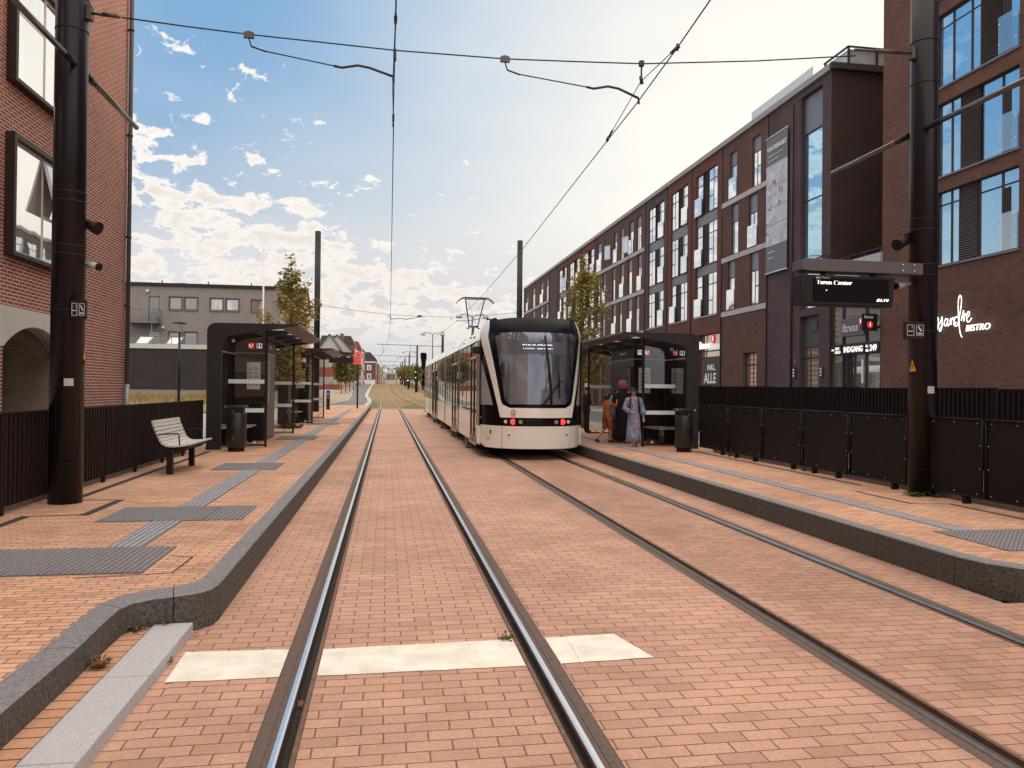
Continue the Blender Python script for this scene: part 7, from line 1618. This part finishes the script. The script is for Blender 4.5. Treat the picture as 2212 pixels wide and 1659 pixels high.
for x in (-22.0, -19.45):
    x *= f_; q = MB(); q.add([(x, 66.3, zz_(5.42)), (x+.95, 66.3, zz_(5.42)), (x+1.22, 66.9, zz_(6.08)), (x+.22, 66.9, zz_(6.08)), (x+.12, 66.28, zz_(5.48)), (x+.87, 66.28, zz_(5.48)), (x+1.08, 66.8, zz_(6.0)), (x+.30, 66.8, zz_(6.0))], ((0, 1, 5, 4), (1, 2, 6, 5), (2, 3, 7, 6), (3, 0, 4, 7))); r_ = q.build('roof_light', M_whitep, lb_)
    q = MB(); q.add([(x+.12, 66.28, zz_(5.48)), (x+.87, 66.28, zz_(5.48)), (x+1.08, 66.8, zz_(6.0)), (x+.30, 66.8, zz_(6.0))], ((0, 1, 2, 3),)); q.build('roof_light_glass', G_ref2, r_)
# ---------------------------------------------------------------- the row down the left side of the street
def banded(name, c1, c2, h=.55, axis='YZ'): return brick(name, c1, c1, c2, 400, h, h*.22, axis, stain=.1, bump=0, mort_s=0)
rowA = thing('striped_brick_building', 'brick building with pale stripes next to the grey building, behind the left tree', 'building', (-14, 82, .3))
mb = MB(); hol = [(75+i*3.2, 76.2+i*3.2, 1.5+j*3.2, 3.6+j*3.2) for i in range(5) for j in range(3)]; wall(mb, 'x', GX1-.05, 72.02, 92, .3, 10.5, hol, 1, .2); mb.build('wall', banded('striped_wall', (.22, .085, .05), (.40, .30, .24)), rowA)
for a, b, c_, d in hol: window(rowA, 'x', GX1-.2, a, b, c_, d, 1, M_framel, G_ref, (), (), fw=.08)
rowB = thing('salmon_gabled_building', 'salmon rendered building with tall white windows, seen through the left tree', 'building', (-14, 95, .3))
mb = MB(); hol = [(93+i*1.7, 94+i*1.7, 1.6+j*3.1, 3.9+j*3.1) for i in range(3) for j in range(3)]; wall(mb, 'x', GX1-.1, 92, 98.5, .3, 11.2, hol, 1, .2); mb.add([(GX1-.1, 92, 11.2), (GX1-.1, 98.5, 11.2), (GX1-.1, 95.2, 13.4)], [(0, 1, 2)]); mb.quad((GX1-.1, 92, .3), (GX1-9, 92, .3), (GX1-9, 92, 11.2), (GX1-.1, 92, 11.2)); mb.build('wall', mat('salmon_render', (.58, .29, .20), .8, var=.08), rowB)
for a, b, c_, d in hol: window(rowB, 'x', GX1-.25, a, b, c_, d, 1, M_whitep, G_ref2, (), ((c_+d)/2,), fw=.1)
mb = MB(); mb.add([(GX1+.1, 91.7, 11.1), (GX1+.1, 95.2, 13.6), (GX1-9, 95.2, 13.6), (GX1-9, 91.7, 11.1), (GX1+.1, 98.8, 11.1), (GX1-9, 98.8, 11.1)], ((0, 1, 2, 3), (1, 4, 5, 2))); mb.build('roof', mat('dark_slate_roof', (.06, .05, .05), .7, var=.2), rowB)
rowC = thing('white_ribbed_building', 'pale building with close-set white vertical ribs, beyond the left tree', 'building', (-14, 106, .4))
mb = MB(); mb.box(GX1-8, GX1-.2, 98.6, 113, .3, 11.0); mb.build('wall', mat('cream_wall', (.50, .44, .38), .7, var=.05), rowC)
mb = MB()
for i in range(22): y = 98.8+i*.65; mb.box(GX1-.2, GX1, y, y+.22, .4, 10.8)
mb.build('rib', M_whitep, rowC); mb = MB(); mb.prism([(GX1+.1, 10.9), (GX1-2.5, 12.8), (GX1-8, 12.8), (GX1-8, 10.9)], 'y', 98.6, 113); mb.build('roof', MATS['dark_slate_roof'], rowC)
def gable_house(label, xa, xr, Y, L_, zb, ze, zp, mw, mg, chim=None, mr=None):
    """gable end facing the camera at Y; xa apex, xr right edge"""
    xl = 2*xa-xr; t = thing('gabled_house', label, 'house', (xa, Y+L_/2, zb), 'gabled houses at the far end of the yard')
    mb = MB(); mb.quad((xl, Y, zb), (xr, Y, zb), (xr, Y, ze), (xl, Y, ze)); mb.quad((xr, Y, zb), (xr, Y+L_, zb), (xr, Y+L_, ze), (xr, Y, ze)); mb.quad((xl, Y, zb), (xl, Y+L_, zb), (xl, Y+L_, ze), (xl, Y, ze)); mb.build('wall', mw, t)
    MB().add([(xl, Y, ze), (xr, Y, ze), (xa, Y, zp)], [(0, 1, 2)]).build('gable', mg, t)
    mb = MB(); o = .35; mb.prism([(xl-o, ze-.3), (xa, zp+.12), (xr+o, ze-.3), (xr+o, ze-.55), (xa, zp-.12), (xl-o, ze-.55)], 'y', Y-.25, Y+L_); mb.build('roof', mr or MATS['dark_slate_roof'], t)
    if chim: MB().box(chim-.35, chim+.35, Y+2, Y+2.8, ze, zp+.4).build('chimney', mat('red_chimney', (.25, .09, .06), .8), t)
    return t
Mg = mat('white_grey_gable', (.44, .43, .43), .8, var=.08); Mb = banded('banded_brick_wall', (.26, .07, .045), (.36, .31, .28), 3.0, 'XZ')
h1 = gable_house('banded red and pale house with a grey-white gable, right of the second left pole', -10.2, -8.35, 140, 14, zt(140), 8.6, 11.25, Mb, Mg)
for x, z in ((-9.9, 2.3), (-8.95, 2.3), (-9.9, 5.4)): q = MB(); q.box(x-.28, x+.28, 139.9, 140.02, z, z+1.3); q.build('window', G_ref2, h1)
h2 = gable_house('house with a pale gable and red chimney, right of the first gabled house', -10.0, -7.0, 158, 14, zt(158), 9.3, 12.4, mat('pale_wall', (.42, .38, .34), .8), mat('cream_gable', (.46, .43, .40), .8), -9.2)
def street_house(label, x, y0, y1, z1, m, roof, nst=3, mwin=None, group='terraced houses along the street', end=True, mans=0.):
    zb = zt(y0); t = thing('terraced_house', label, 'house', (x-4, (y0+y1)/2, zb), group)
    mb = MB(); mb.box(x-8, x, y0, y1, zb-.3, z1); mb.build('wall', m, t)
    if mans: mb = MB(); mb.prism([(x+.1, z1), (x-.9, z1+mans), (x-7.2, z1+mans), (x-8.1, z1)], 'y', y0, y1); mb.build('roof', roof, t)
    else: mb = MB(); mb.prism([(x+.2, z1), (x-4, z1+2.2), (x-8.2, z1)], 'y', y0, y1); mb.build('roof', roof, t)
    n = max(2, round((y1-y0)/2.6)); hh = (z1-zb)/nst
    for j in range(nst):
        for i in range(n):
            y = y0+(y1-y0)*(i+.5)/n; q = MB(); q.box(x-.02, x+.04, y-.55, y+.55, zb+hh*j+hh*.28, zb+hh*j+hh*.80); w_ = q.build('window', mwin or M_whitep, t); q = MB(); q.box(x+.03, x+.05, y-.42, y+.42, zb+hh*j+hh*.33, zb+hh*j+hh*.75); q.build('pane', G_ref, w_)
    return t
Msl = MATS['dark_slate_roof']; Mrt = mat('red_tile_roof', (.28, .09, .05), .8, var=.2)
cols = [('red brick', (.24, .075, .05)), ('cream rendered', (.58, .50, .42)), ('dark red brick', (.16, .062, .05)), ('pale pink rendered', (.55, .40, .34)), ('brown brick', (.22, .10, .07)), ('white rendered', (.60, .56, .52)), ('brick', (.24, .09, .06))]
ys0 = [(176, 188, 11.2), (188, 199, 11.0), (199, 211, 11.6), (211, 223, 12.1), (223, 236, 12.6)]
for i, (a, b, z1) in enumerate(ys0):
    nm, c_ = cols[i]; xx = -7.25+.010*(a-176)
    street_house('%s terraced house in the far street, %s in its row' % (nm, ['first', 'second', 'third', 'fourth', 'fifth'][i]), xx, a, b, z1, mat(nm.replace(' ', '_')+'_wall', c_, .8, var=.06), Msl if i % 2 == 0 else Mrt, 3, mans=2.2 if i in (0, 3) else 0)
# dark mansard corner house facing the camera, then the last rows
t = thing('mansard_house', 'red brick corner house with dark mansard roof and two white framed windows', 'house', (-5.4, 254, zt(250)))
Y = 250; xl, xr = -.0284*Y, -.0150*Y; zb = zt(Y); ze = 1.71+.0345*Y; zp = 1.71+.0461*Y
MB().box(xl, xr, Y, Y+10, zb, ze).build('wall', MATS['dark_red_brick_wall'], t); mb = MB(); mb.prism([(xl, ze), (xl, zp), (-.0217*Y, zp), (xr+.1, ze+1.0), (xr+.1, ze)], 'y', Y-.2, Y+10); mb.build('roof', Msl, t); MB().box(xl, xr, Y-.1, Y, ze-.5, ze).build('cornice', M_whitep, t); MB().box(xl, xr, Y-.1, Y, zb, zb+1.4).build('plinth', M_whitep, t)
for z in (1.71+.023*Y, 1.71+.012*Y): q = MB(); q.box(-.0257*Y, -.0201*Y, Y-.12, Y-.02, z, z+1.7); w_ = q.build('window', M_whitep, t); q = MB(); q.box(-.0245*Y, -.0213*Y, Y-.14, Y-.12, z+.25, z+1.45); q.build('pane', G_ref2, w_)
for i, (a, b, s_) in enumerate(((262, 290, .0370), (290, 325, .031), (325, 380, .0272), (380, 460, .0240), (460, 560, .0215))):
    nm, c_ = cols[(i*2+2) % 7]; street_house('%s house far down the street, number %s past the mansard house' % (nm, ['one', 'two', 'three', 'four', 'five'][i]), -.0142*a+.004*(a-262) if i == 0 else [-3.8, -3.2, -3.0, -2.6, -2.2][i], a, b, 1.71+s_*a, mat(nm.replace(' ', '_')+'_wall', c_, .8, var=.06), Mrt if i % 2 else Msl, 3)
# far end: the street climbs to a hill with woodland; the right-hand side
def blob_wood(name, label, x0, x1, Y, h, seed, n=1500, m=None, dep=20):
    rnd = random.Random(seed); mb = MB(); zb = zt(Y)
    for i in range(n): x = rnd.uniform(x0, x1); hh = h*(.72+.28*math.sin(x*.35+seed)*math.cos(x*.13+seed*2)); simple_leaf(mb, rnd, Vector((x, Y+rnd.uniform(0, dep), zb+hh*rnd.random()**.6)), (h*.10))
    o = mb.build(name, m or M_leafd); return struct(o, 'stuff', label)
blob_wood('far_wood', 'distant wood across the end of the street', -60, -4, 640, 9, 1, 2600)
blob_wood('far_wood', 'distant wood on the right of the street end', 12, 120, 640, 10, 2, 3600)
blob_wood('far_wood', 'hazy wooded ridge on the horizon', -260, 500, 900, 8, 3, 6000)
hb = thing('far_block', 'hazy brown building closing the far end of the street', 'building', (2.9, 600, zt(600))); MB().box(-.001*600, .0100*600, 600, 615, zt(600)-3, 1.71+.0186*600).build('wall', mat('hazy_brown_wall', (.15, .12, .10), .9, var=.05), hb); MB().box(.0028*600, .0085*600, 598.5, 600, zt(600)-3, 1.71+.0172*600).build('front_bay', mat('hazy_tan_wall', (.18, .14, .11), .9), hb)
# far right: low pale houses beyond the road, seen between the tree row and the tram
for i, (xa, Y, w, h, c_) in enumerate(((17, 175, 12, 5.2, (.50, .45, .40)), (17, 205, 14, 6.0, (.36, .20, .15)), (18, 245, 14, 6.6, (.52, .48, .44)), (17, 290, 14, 7.0, (.30, .14, .10)), (16, 345, 14, 7.5, (.48, .42, .38)))):
    t = thing('roadside_house', ['pale low', 'brown brick', 'cream', 'dark red brick', 'grey-cream'][i]+' house beyond the road on the far right', 'house', (xa+w/2, Y, zt(Y)), 'houses beyond the road')
    MB().box(xa, xa+w, Y, Y+20, zt(Y)-.5, zt(Y)+h).build('wall', mat('roadside_wall_%s' % 'abcde'[i], c_, .8), t); mb = MB(); mb.prism([(xa-.3, zt(Y)+h), (xa+w/2, zt(Y)+h+3), (xa+w+.3, zt(Y)+h)], 'y', Y-.3, Y+20.3); mb.build('roof', Mrt if i % 2 else Msl, t)
    for k in range(3): q = MB(); q.box(xa-.05, xa+.02, Y+3+k*6, Y+4.6+k*6, zt(Y)+1.4, zt(Y)+3.0); q.build('window', M_whitep, t)
gf_ = thing('guard_railing', 'dark low railing along the road beside the far poles', 'railing', (6.6, 170, zt(170)))
mb = MB()
for i in range(26): Y = 118+i*4.4; x = lerp_tab([(118, 5.6), (130, 5.25), (160, 4.85), (230, 4.6)], Y)+.3; mb.box(x-.04, x+.04, Y-.04, Y+.04, zt(Y), zt(Y)+1.05)
for zz in (.98, .55): mb.tube([(lerp_tab([(118, 5.6), (130, 5.25), (160, 4.85), (230, 4.6)], Y)+.3, Y, zt(Y)+zz) for Y in range(118, 229, 10)], .035, 5)
mb.build('rail_bars', M_black, gf_)
# signals and lamps that are lit
def signal(rx, sz, Y, col, label):
    x = rx*Y; z = 1.71+sz*Y; t = thing('signal_post', label, 'traffic signal', (x, Y, zt(Y)), 'lit signals down the street'); MB().tube([(x, Y, zt(Y)), (x, Y, z+.5)], .07, 8).build('post', M_black, t)
    q = MB(); q.box(x-.2, x+.2, Y-.15, Y+.05, z-.7, z+.4); h_ = q.build('signal_head', M_black, t); MB().tube([(x, Y-.16, z), (x, Y-.20, z)], .11, 14).build('lit_lens', emat('lit_green' if col == 'g' else 'lit_white', (.05, .75, .5) if col == 'g' else (1, .95, .85), 1.3), h_)
signal(.0362, .0214, 128, 'g', 'green traffic light high beside the second far pole'); signal(.0362, .0143, 127, 'g', 'green traffic light low beside the second far pole'); signal(.0241, .0149, 176, 'g', 'small green signal among the row of trees')
signal(.0167, .0144, 215, 'w', 'bright white signal left of the tree row'); signal(.0120, .0144, 250, 'w', 'white signal right of the street end'); signal(-.0039, .0142, 250, 'w', 'white signal left of the street end'); signal(-.0067, .0196, 235, 'w', 'high white signal by the last left houses'); signal(.0265, .0106, 150, 'w', 'low white lamp behind the guard railing')
# ---------------------------------------------------------------- small plants and litter
def weed(x, y, z, r, n, m, label, h=.06, seed=1, ls=.02):
    rnd = random.Random(seed); mb = MB()
    for i in range(n):
        a = rnd.uniform(0, 6.28); q = rnd.random()*r; b0 = Vector((x+q*math.cos(a)*.6, y+q*math.sin(a)*.6, z)); tip = b0+Vector((math.cos(a)*r*.7, math.sin(a)*r*.7, rnd.uniform(.2, 1)*h)); s = Vector((-math.sin(a), math.cos(a), 0))*ls*.35
        mb.add([b0-s, b0+s, tip], [(0, 1, 2)]); simple_leaf(mb, rnd, tip, ls*.6)
    return tag(mb.build('weed_tuft', m), label, 'plant')
M_dryw = mat('dry_weed', (.16, .08, .035), .9, var=.4, scale=40); M_grw = mat('green_weed', (.10, .10, .03), .9, var=.4, scale=40)
weed(-1.63, 4.80, .075, .05, 60, M_dryw, 'dry brown weed tuft between the left kerb and the granite step', .05, 2)
weed(-1.66, 5.50, .075, .07, 60, M_grw, 'green weed in the corner where the left kerb bends', .05, 3); weed(-1.50, 5.63, .08, .06, 40, M_grw, 'small weed at the upper end of the granite step', .04, 4)
weed(-1.32, 5.02, .0, .04, 26, M_dryw, 'tiny brown weed at the foot of the granite step', .03, 5); weed(.83, 5.22, .0, .05, 26, M_grw, 'tiny weed beside the inner rail at the painted stripe', .04, 6)
weed(7.62, 9.72, PZ, .14, 90, M_grw, 'weeds at the right foot of the right pole', .09, 7, .03); weed(7.36, 9.80, PZ, .12, 70, M_grw, 'weeds at the left foot of the right pole', .07, 8, .03)
rnd = random.Random(9); lab = [('by the granite step end', -1.27, 5.55, .01), ('in the groove of the near left rail', -.445, 4.35, -.03), ('on the left platform beside the bench', -3.0, 12.6, PZ+.01), ('on the right platform in front of the panel fence', 6.6, 11.2, PZ+.01), ('on the track bricks below the tram nose', 3.0, 16.5, .01)]
for i, (w_, x, y, z) in enumerate(lab):
    mb = MB(); leaf(mb, rnd, Vector((x, y, z+.012)), .028); o = mb.build('fallen_leaf', mat('brown_leaf', (.22, .07, .03), .8)); tag(o, 'single brown leaf '+w_, 'leaf', 'fallen leaves')
mb = MB(); rnd = random.Random(12)
for i in range(2600): x = rnd.uniform(-36, -8.8); y = rnd.uniform(50, 65); zz = lerp_tab(list(zip(bys, bz)), y); h_ = rnd.uniform(.10, .30)*(1.8 if math.sin(x*1.3)*math.sin(x*.37+y*.2) > .45 else 1); mb.add([(x, y, zz), (x+.05, y, zz), (x+rnd.uniform(-.15, .15), y, zz+h_)], [(0, 1, 2)]); mb.add([(x, y, zz), (x+rnd.uniform(-.1, .1), y, zz+h_*1.3), (x+.03, y, zz+h_*1.25)], [(0, 1, 2)])
struct(mb.build('long_grass', mat('straw_grass', (.30, .20, .07), .9, var=.5, scale=2)), 'stuff', 'long dry grass on the bank below the grey building')
